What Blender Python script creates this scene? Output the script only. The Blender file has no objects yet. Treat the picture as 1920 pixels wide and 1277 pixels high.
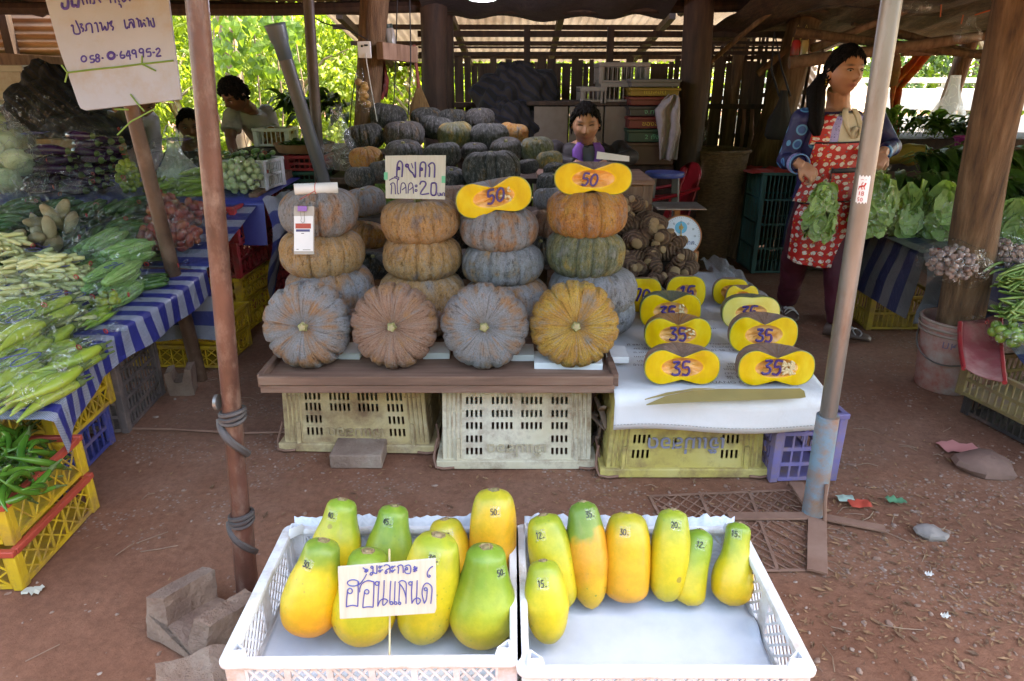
import bpy, math, random
from mathutils import Vector, Matrix, noise
R_ = math.radians
PI = math.pi
SC = bpy.context.scene
COL = SC.collection
rnd = random.Random(7)

# ---------------------------------------------------------------- camera
PITCH = R_(20.9); CAMZ = 1.4; FOC = 1280.0
cam = bpy.data.cameras.new('camera'); camo = bpy.data.objects.new('camera', cam); COL.objects.link(camo)
cam.sensor_width = 36; cam.lens = 24; cam.clip_start = 0.05; cam.clip_end = 500
camo.location = (0, 0, CAMZ); camo.rotation_euler = (PI/2 - PITCH, 0, 0)
SC.camera = camo
# ---------------------------------------------------------------- sky and sun
SUN_EL, SUN_AZ = 64, 68          # from behind the shed, to the right
w = bpy.data.worlds.new('World'); SC.world = w; w.use_nodes = True
wn = w.node_tree.nodes; bg = wn['Background']
sky = wn.new('ShaderNodeTexSky'); sky.sky_type = 'NISHITA'; sky.sun_disc = False
sky.sun_elevation = R_(SUN_EL); sky.sun_rotation = R_(SUN_AZ); sky.dust_density = 2.0
w.node_tree.links.new(sky.outputs[0], bg.inputs[0]); bg.inputs[1].default_value = 0.15
sl = bpy.data.lights.new('sun', 'SUN'); sl.energy = 3.2; sl.angle = R_(0.5); sl.color = (1, .95, .86)
so = bpy.data.objects.new('sun', sl); COL.objects.link(so)
sd = Vector((math.sin(R_(SUN_AZ))*math.cos(R_(SUN_EL)), math.cos(R_(SUN_AZ))*math.cos(R_(SUN_EL)), math.sin(R_(SUN_EL))))
so.rotation_euler = sd.to_track_quat('Z', 'Y').to_euler(); so.location = (6, 6, 12)
SC.view_settings.view_transform = 'Standard'; SC.view_settings.look = 'None'
SC.view_settings.exposure = 3.45; SC.view_settings.gamma = 1
SC.view_settings.use_white_balance = True; SC.view_settings.white_balance_temperature = 8000; SC.view_settings.white_balance_tint = 7   # camera set for open shade
SC.render.engine = 'CYCLES'
SC.cycles.use_denoising = True
SC.cycles.max_bounces = 8; SC.cycles.diffuse_bounces = 5; SC.cycles.glossy_bounces = 3
SC.cycles.transmission_bounces = 4; SC.cycles.transparent_max_bounces = 20
SC.cycles.caustics_reflective = False; SC.cycles.caustics_refractive = False
SC.cycles.sample_clamp_indirect = 6

# ---------------------------------------------------------------- measuring helpers (photo measured in 1920x1277)
_c, _s = math.cos(PITCH), math.sin(PITCH)
def ray(px, py):
    u = (px-960)/FOC; v = (py-638.5)/FOC
    return Vector((u, _c - v*_s, -_s - v*_c))
def at(px, py, Y):
    r = ray(px, py); t = Y/r.y
    return Vector((r.x*t, Y, CAMZ + r.z*t))
def gz(px, py, Z=0.0):
    r = ray(px, py); t = (Z-CAMZ)/r.z
    return Vector((r.x*t, r.y*t, Z))
def mpp(px, py, Y):                       # metres per photo pixel at that distance
    return Y/ray(px, py).y/FOC
def on(px, py, P, n):
    r = ray(px, py); o = Vector((0, 0, CAMZ)); t = (Vector(P)-o).dot(n)/r.dot(n)
    return o + r*t

# ---------------------------------------------------------------- mesh builder
class MB:
    def __init__(s): s.v = []; s.f = []; s.mi = []; s.cur = 0
    def add(s, vs, fs):
        b = len(s.v); s.v += [tuple(x) for x in vs]
        s.f += [tuple(i+b for i in f) for f in fs]; s.mi += [s.cur]*len(fs); return b
    def box(s, c, d, M=None):
        x, y, z = d[0]/2, d[1]/2, d[2]/2; c = Vector(c)
        P = [Vector(p) for p in ((-x,-y,-z),(x,-y,-z),(x,y,-z),(-x,y,-z),(-x,-y,z),(x,-y,z),(x,y,z),(-x,y,z))]
        if M is not None: P = [M @ p for p in P]
        s.add([c+p for p in P], [(0,3,2,1),(4,5,6,7),(0,1,5,4),(1,2,6,5),(2,3,7,6),(3,0,4,7)])
    def bar(s, p, q, wd, ht, up=(0,0,1)):
        p, q = Vector(p), Vector(q); d = q-p; L = d.length; d.normalize(); up = Vector(up)
        x = d.cross(up)
        if x.length < 1e-3: x = d.cross(Vector((0,1,0)))
        x.normalize(); z = x.cross(d)
        s.box((p+q)/2, (wd, L, ht), Matrix((x, d, z)).transposed())
    def tube(s, pts, rad, n=8, cap=True, flat=1.0):
        pts = [Vector(p) for p in pts]; m = len(pts)
        if not hasattr(rad, '__len__'): rad = [rad]*m
        vs = []; fs = []; px = None
        for i in range(m):
            d = (pts[min(i+1, m-1)] - pts[max(i-1, 0)]).normalized()
            if px is None:
                a = Vector((0,0,1)) if abs(d.z) < .9 else Vector((1,0,0)); px = d.cross(a).normalized()
            else:
                px = (px - d*px.dot(d)); px = px.normalized() if px.length > 1e-6 else d.orthogonal().normalized()
            py = d.cross(px)
            for k in range(n):
                a = 2*PI*k/n; vs.append(pts[i] + (px*math.cos(a) + py*math.sin(a)*flat)*rad[i])
        for i in range(m-1):
            for k in range(n):
                k2 = (k+1) % n; fs.append((i*n+k, i*n+k2, (i+1)*n+k2, (i+1)*n+k))
        if cap: fs += [tuple(reversed(range(n))), tuple(range((m-1)*n, m*n))]
        s.add(vs, fs)
    def ell(s, c, r, nu=14, nv=9, M=None, fn=None):
        c = Vector(c); vs = []; fs = []
        for j in range(nv+1):
            la = PI*j/nv
            for i in range(nu):
                a = 2*PI*i/nu
                p = Vector((math.sin(la)*math.cos(a)*r[0], math.sin(la)*math.sin(a)*r[1], math.cos(la)*r[2]))
                if fn: p = fn(p, a, la)
                if M is not None: p = M @ p
                vs.append(c+p)
        for j in range(nv):
            for i in range(nu):
                k = (i+1) % nu
                if j == 0: fs.append((i, (j+1)*nu+i, (j+1)*nu+k))
                elif j == nv-1: fs.append((j*nu+i, (j+1)*nu+i, j*nu+k))
                else: fs.append((j*nu+i, (j+1)*nu+i, (j+1)*nu+k, j*nu+k))
        s.add(vs, fs)
    def grid(s, fn, nu, nv, wrap=False):
        vs = [fn(i/nu, j/nv) for j in range(nv+1) for i in range(nu + (0 if wrap else 1))]
        st = nu if wrap else nu+1; fs = []
        for j in range(nv):
            for i in range(nu):
                k = (i+1) % st
                fs.append((j*st+i, j*st+k, (j+1)*st+k, (j+1)*st+i))
        s.add(vs, fs)
    def rings(s, rs, cap=True):
        n = len(rs[0]); vs = [p for r in rs for p in r]; fs = []
        for i in range(len(rs)-1):
            for k in range(n):
                k2 = (k+1) % n; fs.append((i*n+k, i*n+k2, (i+1)*n+k2, (i+1)*n+k))
        if cap: fs += [tuple(reversed(range(n))), tuple(range((len(rs)-1)*n, len(rs)*n))]
        s.add(vs, fs)
    def lathe(s, c, prof, n=24, M=None, cap=True):
        c = Vector(c); rs = []
        for r, z in prof:
            ring = []
            for k in range(n):
                p = Vector((r*math.cos(2*PI*k/n), r*math.sin(2*PI*k/n), z))
                if M is not None: p = M @ p
                ring.append(c+p)
            rs.append(ring)
        s.rings(rs, cap)
    def poly(s, pts, depth):                    # polygon with a back, depth is a vector
        n = len(pts); d = Vector(depth); pts = [Vector(p) for p in pts]
        fs = [tuple(range(n)), tuple(reversed(range(n, 2*n)))]
        fs += [(i, i+n, (i+1) % n + n, (i+1) % n) for i in range(n)]
        s.add(pts + [p+d for p in pts], fs)
    def build(s, name, mat, parent=None, world=False, smooth=40, bevel=0, solid=0, sub=0):
        vs = [Vector(v) for v in s.v]; off = None
        if parent is not None and world:
            L = Vector(); p = parent
            while p is not None: L += p.location; p = p.parent
            vs = [v-L for v in vs]
        if parent is None and world:
            lo = Vector([min(v[i] for v in vs) for i in range(3)]); hi = Vector([max(v[i] for v in vs) for i in range(3)])
            off = Vector(((lo.x+hi.x)/2, (lo.y+hi.y)/2, lo.z)); vs = [v-off for v in vs]
        me = bpy.data.meshes.new(name); me.from_pydata([tuple(v) for v in vs], [], s.f)
        mats = mat if isinstance(mat, (list, tuple)) else [mat]
        for m in mats: me.materials.append(m)
        if len(mats) > 1: me.polygons.foreach_set('material_index', s.mi)
        if smooth:
            me.polygons.foreach_set('use_smooth', [True]*len(s.f))
            if smooth < 180: me.set_sharp_from_angle(angle=R_(smooth))
        me.update()
        o = bpy.data.objects.new(name, me); COL.objects.link(o)
        if parent is not None: o.parent = parent
        if off is not None: o.location = off
        if solid:
            md = o.modifiers.new('solid', 'SOLIDIFY'); md.thickness = solid; md.offset = 0
        if bevel:
            md = o.modifiers.new('bevel', 'BEVEL'); md.width = bevel; md.segments = 2; md.limit_method = 'ANGLE'
        if sub:
            md = o.modifiers.new('sub', 'SUBSURF'); md.levels = sub; md.render_levels = sub
        return o

def tag(o, label, cat, group=None, kind=None):
    o['label'] = label; o['category'] = cat
    if group: o['group'] = group
    if kind: o['kind'] = kind
    return o
def thing(name, label, cat, loc=(0,0,0), group=None, rot=(0,0,0)):
    o = bpy.data.objects.new(name, None); COL.objects.link(o); o.empty_display_size = .05
    o.location = loc; o.rotation_euler = rot; return tag(o, label, cat, group)
def struct(o): o['kind'] = 'structure'; return o
def stuff(o, label, cat): o['kind'] = 'stuff'; return tag(o, label, cat)
def dup(root, loc=None, rot=None, label=None, group=None, scale=None):
    r = root.copy(); COL.objects.link(r)
    if loc is not None: r.location = loc
    if rot is not None: r.rotation_euler = rot
    if scale is not None: r.scale = scale if hasattr(scale, '__len__') else (scale,)*3
    if label: r['label'] = label
    if group: r['group'] = group
    for ch in list(root.children):
        c = ch.copy(); COL.objects.link(c); c.parent = r
        for g in list(ch.children):
            d = g.copy(); COL.objects.link(d); d.parent = c
    return r
ORD = ['first','second','third','fourth','fifth','sixth','seventh','eighth','ninth','tenth','eleventh','twelfth']
def nz(p, s=1.0, k=0.0): return noise.noise(Vector(p)*s + Vector((k, k*1.7, k*.6)))

# ---------------------------------------------------------------- materials
def newmat(name):
    m = bpy.data.materials.new(name); m.use_nodes = True
    return m, m.node_tree, m.node_tree.nodes['Principled BSDF']
def nd(nt, t, **kw):
    n = nt.nodes.new(t)
    for k, v in kw.items():
        if k.startswith('i_'):
            key = k[2:]; key = int(key) if key.isdigit() else key.replace('_', ' ')
            n.inputs[key].default_value = v
        else: setattr(n, k, v)
    return n
def lk(nt, a, b): nt.links.new(a, b)
def coords(nt, kind='Object', scale=(1,1,1), vary=True):
    tc = nd(nt, 'ShaderNodeTexCoord'); mp = nd(nt, 'ShaderNodeMapping'); mp.inputs['Scale'].default_value = scale
    lk(nt, tc.outputs[kind], mp.inputs['Vector'])
    if vary:
        oi = nd(nt, 'ShaderNodeObjectInfo'); mu = nd(nt, 'ShaderNodeMath', operation='MULTIPLY', i_1=37.0)
        lk(nt, oi.outputs['Random'], mu.inputs[0]); cb = nd(nt, 'ShaderNodeCombineXYZ')
        for k in range(3): lk(nt, mu.outputs[0], cb.inputs[k])
        lk(nt, cb.outputs[0], mp.inputs['Location'])
    return mp.outputs[0]
def ramp(nt, fac, cols, interp='LINEAR'):
    r = nd(nt, 'ShaderNodeValToRGB'); e = r.color_ramp.elements; r.color_ramp.interpolation = interp
    while len(e) < len(cols): e.new(.5)
    for k, (p, c) in enumerate(cols):
        e[k].position = p; e[k].color = (*c, 1) if len(c) == 3 else c
    lk(nt, fac, r.inputs[0]); return r.outputs[0]
def noisen(nt, vec, scale, detail=5, rough=.6, out=0, dist=0):
    n = nd(nt, 'ShaderNodeTexNoise', i_Scale=scale, i_Detail=detail, i_Roughness=rough, i_Distortion=dist)
    lk(nt, vec, n.inputs['Vector']); return n.outputs[out]
def mixc(nt, fac, a, b, mode='MIX'):
    m = nd(nt, 'ShaderNodeMix', data_type='RGBA', blend_type=mode)
    for s_, k in ((fac, 0), (a, 6), (b, 7)):
        if hasattr(s_, 'links'): lk(nt, s_, m.inputs[k])
        elif k == 0: m.inputs[0].default_value = s_
        else: m.inputs[k].default_value = (*s_, 1)
    return m.outputs[2]
def bumpn(nt, bs, h, strength=.3, dist=.01):
    b = nd(nt, 'ShaderNodeBump', i_Strength=strength, i_Distance=dist); lk(nt, h, b.inputs['Height'])
    lk(nt, b.outputs[0], bs.inputs['Normal']); return b
def mth(nt, op, a, b=None, clamp=False):
    m = nd(nt, 'ShaderNodeMath', operation=op); m.use_clamp = clamp
    for s_, k in ((a, 0), (b, 1)):
        if s_ is None: continue
        if hasattr(s_, 'links'): lk(nt, s_, m.inputs[k])
        else: m.inputs[k].default_value = s_
    return m.outputs[0]
def sub_(c, k): return tuple(min(1, max(0, x*k)) for x in c)
_MC = {}
def surf(name, c1, c2=None, scale=8, rough=.6, bump=.2, bscale=60, coat=0, metal=0, stretch=(1,1,1), c3=None, bd=.004,
         spec=.5, vary=True, detail=6, dirt=None, dscale=5, damt=.5):
    if name in _MC: return _MC[name]
    m, nt, bs = newmat(name); c2 = c2 or sub_(c1, .75)
    v = coords(nt, 'Object', stretch, vary)
    f = noisen(nt, v, scale, detail)
    cols = [(.3, c2), (.68, c1)] if c3 is None else [(.28, c2), (.5, c1), (.72, c3)]
    col = ramp(nt, f, cols)
    if dirt:
        f2 = noisen(nt, v, dscale, 8, .7)
        fr = ramp(nt, f2, [(.62-damt*.3, (0,0,0)), (.85-damt*.3, (1,1,1))])
        col = mixc(nt, fr, col, dirt)
    lk(nt, col, bs.inputs['Base Color'])
    bs.inputs['Roughness'].default_value = rough; bs.inputs['Metallic'].default_value = metal
    bs.inputs['Coat Weight'].default_value = coat; bs.inputs['Coat Roughness'].default_value = .12
    bs.inputs['Specular IOR Level'].default_value = spec
    if bump:
        h = noisen(nt, v, bscale, 5, .65); bumpn(nt, bs, h, bump, bd)
    _MC[name] = m; return m

def flat(name, c, rough=.6, **k): return surf(name, c, sub_(c, .86), 6, rough, k.pop('bump', .08), **k)

def pumpkin_mat(name, cols, wart=.5):
    m, nt, bs = newmat(name)
    tc = nd(nt, 'ShaderNodeTexCoord'); sp = nd(nt, 'ShaderNodeSeparateXYZ'); lk(nt, tc.outputs['Object'], sp.inputs[0])
    oi = nd(nt, 'ShaderNodeObjectInfo'); ro = mth(nt, 'MULTIPLY', oi.outputs['Random'], 41.0)
    ang = mth(nt, 'ARCTAN2', sp.outputs[1], sp.outputs[0])
    sn = mth(nt, 'SINE', ang); cs = mth(nt, 'COSINE', ang)
    v = coords(nt, 'Object')
    pol = nd(nt, 'ShaderNodeCombineXYZ'); lk(nt, sn, pol.inputs[0]); lk(nt, cs, pol.inputs[1])
    lk(nt, mth(nt, 'MULTIPLY_ADD', sp.outputs[2], 1.2), pol.inputs[2])
    pa = nd(nt, 'ShaderNodeVectorMath', operation='ADD'); lk(nt, pol.outputs[0], pa.inputs[0])
    cb = nd(nt, 'ShaderNodeCombineXYZ')
    for k in range(3): lk(nt, ro, cb.inputs[k])
    lk(nt, cb.outputs[0], pa.inputs[1])
    big = noisen(nt, v, 4.2, 3, .5)
    streak = noisen(nt, pa.outputs[0], 5.0, 5, .65)
    fine = noisen(nt, v, 55, 6, .75)
    f = mth(nt, 'ADD', mth(nt, 'MULTIPLY', big, .6), mth(nt, 'MULTIPLY', streak, .4))
    f = mth(nt, 'ADD', mth(nt, 'MULTIPLY', mth(nt, 'SUBTRACT', f, .5), 2.3), .5)
    f = mth(nt, 'ADD', f, mth(nt, 'MULTIPLY', mth(nt, 'SUBTRACT', oi.outputs['Random'], .5), .2))
    col = ramp(nt, f, cols)
    rib = noisen(nt, pa.outputs[0], 13, 7, .8)
    col = mixc(nt, ramp(nt, rib, [(.51, (0,0,0)), (.62, (.6,.6,.6))]), col, (.36,.335,.34))
    col = mixc(nt, .9, col, ramp(nt, rib, [(.36, (.28,.22,.19)), (.47, (1,1,1))]), 'MULTIPLY')
    col = mixc(nt, .4, col, ramp(nt, fine, [(.40, (.5,.46,.42)), (.58, (1.1,1.1,1.1))]), 'MULTIPLY')
    lk(nt, col, bs.inputs['Base Color']); bs.inputs['Roughness'].default_value = .62
    vo = nd(nt, 'ShaderNodeTexVoronoi', i_Scale=70.0); lk(nt, v, vo.inputs['Vector'])
    h = mth(nt, 'ADD', mth(nt, 'MULTIPLY', mth(nt, 'SUBTRACT', 1.0, vo.outputs['Distance']), .8*wart), mth(nt, 'MULTIPLY', noisen(nt, pa.outputs[0], 14, 7, .75), 1.6))
    h = mth(nt, 'ADD', h, mth(nt, 'MULTIPLY', fine, .35))
    bumpn(nt, bs, h, .9, .018)
    return m

def papaya_mat(name, cols, spots=.5):
    m, nt, bs = newmat(name)
    tc = nd(nt, 'ShaderNodeTexCoord'); sp = nd(nt, 'ShaderNodeSeparateXYZ'); lk(nt, tc.outputs['Generated'], sp.inputs[0])
    v = coords(nt, 'Object')
    f = mth(nt, 'ADD', sp.outputs[2], mth(nt, 'MULTIPLY', mth(nt, 'SUBTRACT', noisen(nt, v, 9, 3, .55), .5), .95))
    col = ramp(nt, f, cols)
    mo = ramp(nt, noisen(nt, v, 55, 5, .7), [(.4, (.72,.80,.6)), (.62, (1.05,1.03,1))])
    col = mixc(nt, .5, col, mo, 'MULTIPLY')
    vo = nd(nt, 'ShaderNodeTexVoronoi', i_Scale=75.0); lk(nt, v, vo.inputs['Vector'])
    dots = ramp(nt, vo.outputs['Distance'], [(.13, (1,1,1)), (.22, (0,0,0))])
    msk = ramp(nt, noisen(nt, v, 14, 3), [(.5, (0,0,0)), (.65, (spots,spots,spots))])
    col = mixc(nt, mixc(nt, 1, dots, msk, 'MULTIPLY'), col, (.12,.20,.03))
    v3 = nd(nt, 'ShaderNodeTexVoronoi', i_Scale=17.0); lk(nt, v, v3.inputs['Vector'])
    sc = mth(nt, 'MULTIPLY', mth(nt, 'LESS_THAN', mth(nt, 'ADD', v3.outputs['Distance'], mth(nt, 'MULTIPLY', noisen(nt, v, 60, 3), .12)), .16), mth(nt, 'GREATER_THAN', v3.outputs['Color'], .62))
    col = mixc(nt, mth(nt, 'MULTIPLY', sc, .6), col, (.20,.13,.04))
    stn = ramp(nt, noisen(nt, coords(nt, 'Object', (30,30,5)), 1.0, 5, .7), [(.60, (0,0,0)), (.70, (.32,.32,.32))]); col = mixc(nt, stn, col, (.30,.26,.10))
    lk(nt, col, bs.inputs['Base Color']); bs.inputs['Roughness'].default_value = .42
    bs.inputs['Subsurface Weight'].default_value = .12; bs.inputs['Subsurface Radius'].default_value = (.01,.006,.002)
    bs.inputs['Subsurface Scale'].default_value = .5
    bumpn(nt, bs, noisen(nt, v, 35, 5, .7), .25, .004)
    return m

def film_mat(name, tint=(.93,.95,.95), cover=.10, bump=1.0, scale=22, milky=0.0, crease_glint=.22):
    m, nt, bs = newmat(name); nt.nodes.remove(bs)
    out = nt.nodes['Material Output']
    v = coords(nt, 'Object', vary=True)
    h = mth(nt, 'ADD', noisen(nt, v, scale, 3, .6, dist=1.2), mth(nt, 'MULTIPLY', noisen(nt, v, scale*3, 2), .4))
    b = nd(nt, 'ShaderNodeBump', i_Strength=bump, i_Distance=.025); lk(nt, h, b.inputs['Height'])
    gl = nd(nt, 'ShaderNodeBsdfGlossy', i_Roughness=.09); gl.inputs['Color'].default_value = (1,1,1,1); lk(nt, b.outputs[0], gl.inputs['Normal'])
    tr = nd(nt, 'ShaderNodeBsdfTransparent'); tr.inputs[0].default_value = (*tint, 1)
    lw = nd(nt, 'ShaderNodeLayerWeight', i_Blend=.5)
    fc = mth(nt, 'POWER', lw.outputs['Facing'], 3.5)
    wr = ramp(nt, noisen(nt, v, scale*.8, 2, .5, dist=1.3), [(.482, (0,0,0)), (.5, (1,1,1)), (.518, (0,0,0))])  # noise lines put sky glints into the film: more gloss, whiter if milky
    fac = mth(nt, 'ADD', mth(nt, 'ADD', mth(nt, 'MULTIPLY', fc, .02), mth(nt, 'MULTIPLY', wr, crease_glint)), cover, True)
    ge = nd(nt, 'ShaderNodeNewGeometry'); fr = mth(nt, 'SUBTRACT', 1.0, ge.outputs['Backfacing']); fac = mth(nt, 'MULTIPLY', fac, fr)
    mx = nd(nt, 'ShaderNodeMixShader'); lk(nt, fac, mx.inputs[0]); lk(nt, tr.outputs[0], mx.inputs[1]); lk(nt, gl.outputs[0], mx.inputs[2])
    res = mx.outputs[0]
    if milky:
        df = nd(nt, 'ShaderNodeBsdfTranslucent'); df.inputs[0].default_value = (.8,.82,.82,1)
        d2 = nd(nt, 'ShaderNodeBsdfDiffuse'); d2.inputs[0].default_value = (.75,.77,.78,1); lk(nt, b.outputs[0], d2.inputs['Normal'])
        ad = nd(nt, 'ShaderNodeMixShader', i_0=.5); lk(nt, df.outputs[0], ad.inputs[1]); lk(nt, d2.outputs[0], ad.inputs[2])
        m2 = nd(nt, 'ShaderNodeMixShader'); lk(nt, mth(nt, 'MULTIPLY', fr, mth(nt, 'ADD', mth(nt, 'MULTIPLY', wr, .25), milky, True)) if milky < .3 else mth(nt, 'ADD', mth(nt, 'MULTIPLY', wr, .25), milky, True), m2.inputs[0]); lk(nt, res, m2.inputs[1]); lk(nt, ad.outputs[0], m2.inputs[2]); res = m2.outputs[0]
    lk(nt, res, out.inputs['Surface'])
    return m

def leaf_mat(name, c1, c2, tr=.45, rough=.45, scale=3.0):
    m, nt, bs = newmat(name); out = nt.nodes['Material Output']
    ge = nd(nt, 'ShaderNodeNewGeometry'); 
    rm = ramp(nt, ge.outputs['Random Per Island'], [(0, c2), (.55, c1), (1, sub_(c1, 1.35))])
    vv = coords(nt, 'Object'); fn_ = noisen(nt, vv, 45, 4, .7, dist=.8); rm = mixc(nt, .7, rm, ramp(nt, fn_, [(.35, (.6,.66,.55)), (.6, (1.12,1.1,1.05))]), 'MULTIPLY'); bumpn(nt, bs, fn_, .5, .006)
    lk(nt, rm, bs.inputs['Base Color']); bs.inputs['Roughness'].default_value = rough
    t = nd(nt, 'ShaderNodeBsdfTranslucent'); col = mixc(nt, 1, rm, (1.5,1.55,.75), 'MULTIPLY'); lk(nt, col, t.inputs[0])
    mx = nd(nt, 'ShaderNodeMixShader', i_0=tr); lk(nt, bs.outputs[0], mx.inputs[1]); lk(nt, t.outputs[0], mx.inputs[2])
    lk(nt, mx.outputs[0], out.inputs['Surface']); return m

def stripe_mat(name, A, B, period, axis=0, weave=True, w=.5, third=None, rough=.45, coat=0.15):
    m, nt, bs = newmat(name)
    uv = nd(nt, 'ShaderNodeUVMap'); sp = nd(nt, 'ShaderNodeSeparateXYZ'); lk(nt, uv.outputs[0], sp.inputs[0])
    f = mth(nt, 'FRACT', mth(nt, 'DIVIDE', sp.outputs[axis], period))
    st = mth(nt, 'LESS_THAN', f, w)
    v = coords(nt, 'UV', vary=False)
    ck = nd(nt, 'ShaderNodeTexChecker', i_Scale=260.0); lk(nt, v, ck.inputs[0])
    col2 = mixc(nt, ck.outputs[1], B, sub_(B, .45)) if weave else B
    col = mixc(nt, st, A, col2)
    if third:
        s3 = mth(nt, 'LESS_THAN', mth(nt, 'ABSOLUTE', mth(nt, 'SUBTRACT', f, w/2)), w*.12)
        col = mixc(nt, s3, col, third)
    vo = coords(nt, 'Object')
    col = mixc(nt, .6, col, ramp(nt, noisen(nt, vo, 7, 6, .7), [(.3, (.6,.56,.54)), (.65, (1,1,1))]), 'MULTIPLY')
    lk(nt, col, bs.inputs['Base Color']); bs.inputs['Roughness'].default_value = rough; bs.inputs['Coat Weight'].default_value = coat
    bumpn(nt, bs, noisen(nt, vo, 16, 4, .6, dist=.6), .5, .02)
    return m
# ================================================================ shared materials
WOOD = surf('old_wood', (.19,.105,.065), (.085,.045,.03), 5, .75, .5, 40, stretch=(6,6,.8), c3=(.25,.16,.11))
WOODX = surf('plank_wood', (.19,.10,.068), (.105,.055,.038), 4, .7, .4, 30, stretch=(.6,7,7), c3=(.25,.15,.105), dirt=(.31,.22,.17), damt=.2)
DARKW = surf('dark_wood', (.040,.021,.014), (.016,.009,.007), 5, .8, .5, 40, stretch=(5,5,.8), c3=(.065,.036,.022))
LOG = surf('log_bark', (.125,.066,.030), (.045,.022,.011), 5, .85, 1.0, 22, stretch=(6,6,.7), c3=(.21,.125,.068), bd=.012)
RUST = surf('rusty_paint', (.080,.032,.023), (.030,.012,.010), 12, .36, .45, 70, c3=(.12,.050,.036), dirt=(.17,.11,.085), dscale=22, damt=.42, stretch=(1,1,.5))
STEEL = surf('galvanised', (.20,.19,.18), (.13,.115,.10), 7, .40, .2, 80, metal=.6, c3=(.26,.26,.26), dirt=(.13,.07,.04), dscale=9, damt=.4, stretch=(1,1,.25), bd=.003)
BLUERUST = surf('flaking_blue_paint', (.16,.25,.32), (.18,.17,.15), 8, .6, .4, 50, c3=(.25,.22,.19), dirt=(.30,.15,.08), dscale=11, damt=.6)
CONC = surf('dusty_concrete', (.27,.18,.135), (.17,.10,.075), 6, .95, 1.0, 60, c3=(.36,.28,.22), bd=.012)
TIN = surf('weathered_tin', (.44,.38,.33), (.24,.17,.13), 2.2, .5, .2, 30, metal=.2, c3=(.52,.48,.44), dirt=(.2,.09,.045), dscale=2.5, damt=.45)
TINR = surf('rusted_tin', (.13,.065,.035), (.06,.03,.018), 2.5, .7, .2, 30, c3=(.18,.10,.06))
WHITEP = surf('white_plastic', (.80,.80,.82), (.68,.68,.70), 5, .38, .1, 30, dirt=(.50,.43,.36), dscale=7, damt=.22)
BLACK = flat('black_cloth', (.018,.016,.018), .85, bump=.4, bscale=25)
WIRE = flat('grey_wire', (.16,.14,.13), .5)
EXPLEAF = None

# ================================================================ ground
def spaced(a, b, lo, hi, step, coarse):
    xs = []; x = a
    while x < b:
        xs.append(x); x += step if lo <= x < hi else coarse
    xs.append(b); return xs
def ground_z(x, y):
    if abs(x) > 4.5 or y > 9: return 0.0
    return .006*nz((x, y, 0), 2.2) + .006*nz((x, y, 3), 9) - .004
gx = spaced(-45, 45, -3.2, 3.2, .045, 1.6); gy = spaced(-25, 70, .6, 6, .045, 1.6)
mb = MB(); mb.grid(lambda u, v: (lambda x, y: (x, y, ground_z(x, y)))(gx[round(u*(len(gx)-1))], gy[round(v*(len(gy)-1))]), len(gx)-1, len(gy)-1)
m, nt, bs = newmat('red_dirt'); v = coords(nt, 'Object', vary=False)
c = ramp(nt, noisen(nt, v, 1.3, 6, .65), [(.3, (.185,.078,.046)), (.5, (.245,.108,.065)), (.72, (.29,.148,.095))])
c = mixc(nt, ramp(nt, noisen(nt, v, .9, 4, .6), [(.45, (0,0,0)), (.7, (.55,.55,.55))]), c, (.33,.20,.145))
c = mixc(nt, .6, c, ramp(nt, noisen(nt, v, 38, 8, .8), [(.35, (.55,.5,.48)), (.62, (1.15,1.15,1.15))]), 'MULTIPLY')
vo = nd(nt, 'ShaderNodeTexVoronoi', i_Scale=58.0); lk(nt, v, vo.inputs['Vector'])
peb = mth(nt, 'MULTIPLY', mth(nt, 'LESS_THAN', vo.outputs['Distance'], .28), mth(nt, 'GREATER_THAN', noisen(nt, v, 2.6, 3), .53))
pc = mixc(nt, vo.outputs['Color'], (.23,.15,.12), (.38,.31,.27))
c = mixc(nt, mth(nt, 'MULTIPLY', peb, .6), c, pc)
lk(nt, c, bs.inputs['Base Color']); bs.inputs['Roughness'].default_value = .92; bs.inputs['Specular IOR Level'].default_value = .25
h = mth(nt, 'ADD', mth(nt, 'MULTIPLY', noisen(nt, v, 45, 8, .8), .9), mth(nt, 'MULTIPLY', peb, .35))
bumpn(nt, bs, h, .7, .012)
struct(mb.build('ground', m, smooth=180))

# leaf litter and gravel
LITTER = leaf_mat('dry_leaves', (.26,.14,.075), (.13,.065,.04), .1, .75)
lm = MB(); gm = MB()
def litter_leaf(mb, x, y, s):
    a = rnd.random()*6.28; t = rnd.uniform(-.5, .5); wv = s*rnd.uniform(.22, .45)
    ca, sa = math.cos(a), math.sin(a); z = ground_z(x, y)+.004
    def P(u, v_, h): return (x+ca*u-sa*v_, y+sa*u+ca*v_, z+h)
    k = abs(t)*s*.35
    mb.add([P(-s/2,0,.002), P(-s*.1,-wv/2,k), P(s/2,0,.003+k*.6), P(-s*.1,wv/2,k*.7), P(0,0,.001)], [(0,1,4),(1,2,4),(2,3,4),(3,0,4)])
for i in range(3600):
    if rnd.random() < .78: x, y = rnd.gauss(1.35, .5), rnd.gauss(1.6, .36)
    elif rnd.random() < .6: x, y = rnd.gauss(.1, .6), rnd.gauss(2.1, .2)
    else: x, y = rnd.uniform(-2.2, 2.6), rnd.uniform(.9, 5.2)
    if y < .85: continue
    litter_leaf(lm, x, y, abs(rnd.gauss(.011, .008))+.006)
stuff(lm.build('leaf_litter', LITTER, smooth=0), 'small dry brown leaves and twigs scattered over the red dirt', 'leaf litter')
PEB = surf('pebbles', (.25,.15,.11), (.18,.095,.068), 30, .9, .3, 90, c3=(.36,.28,.235), vary=False)
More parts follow.
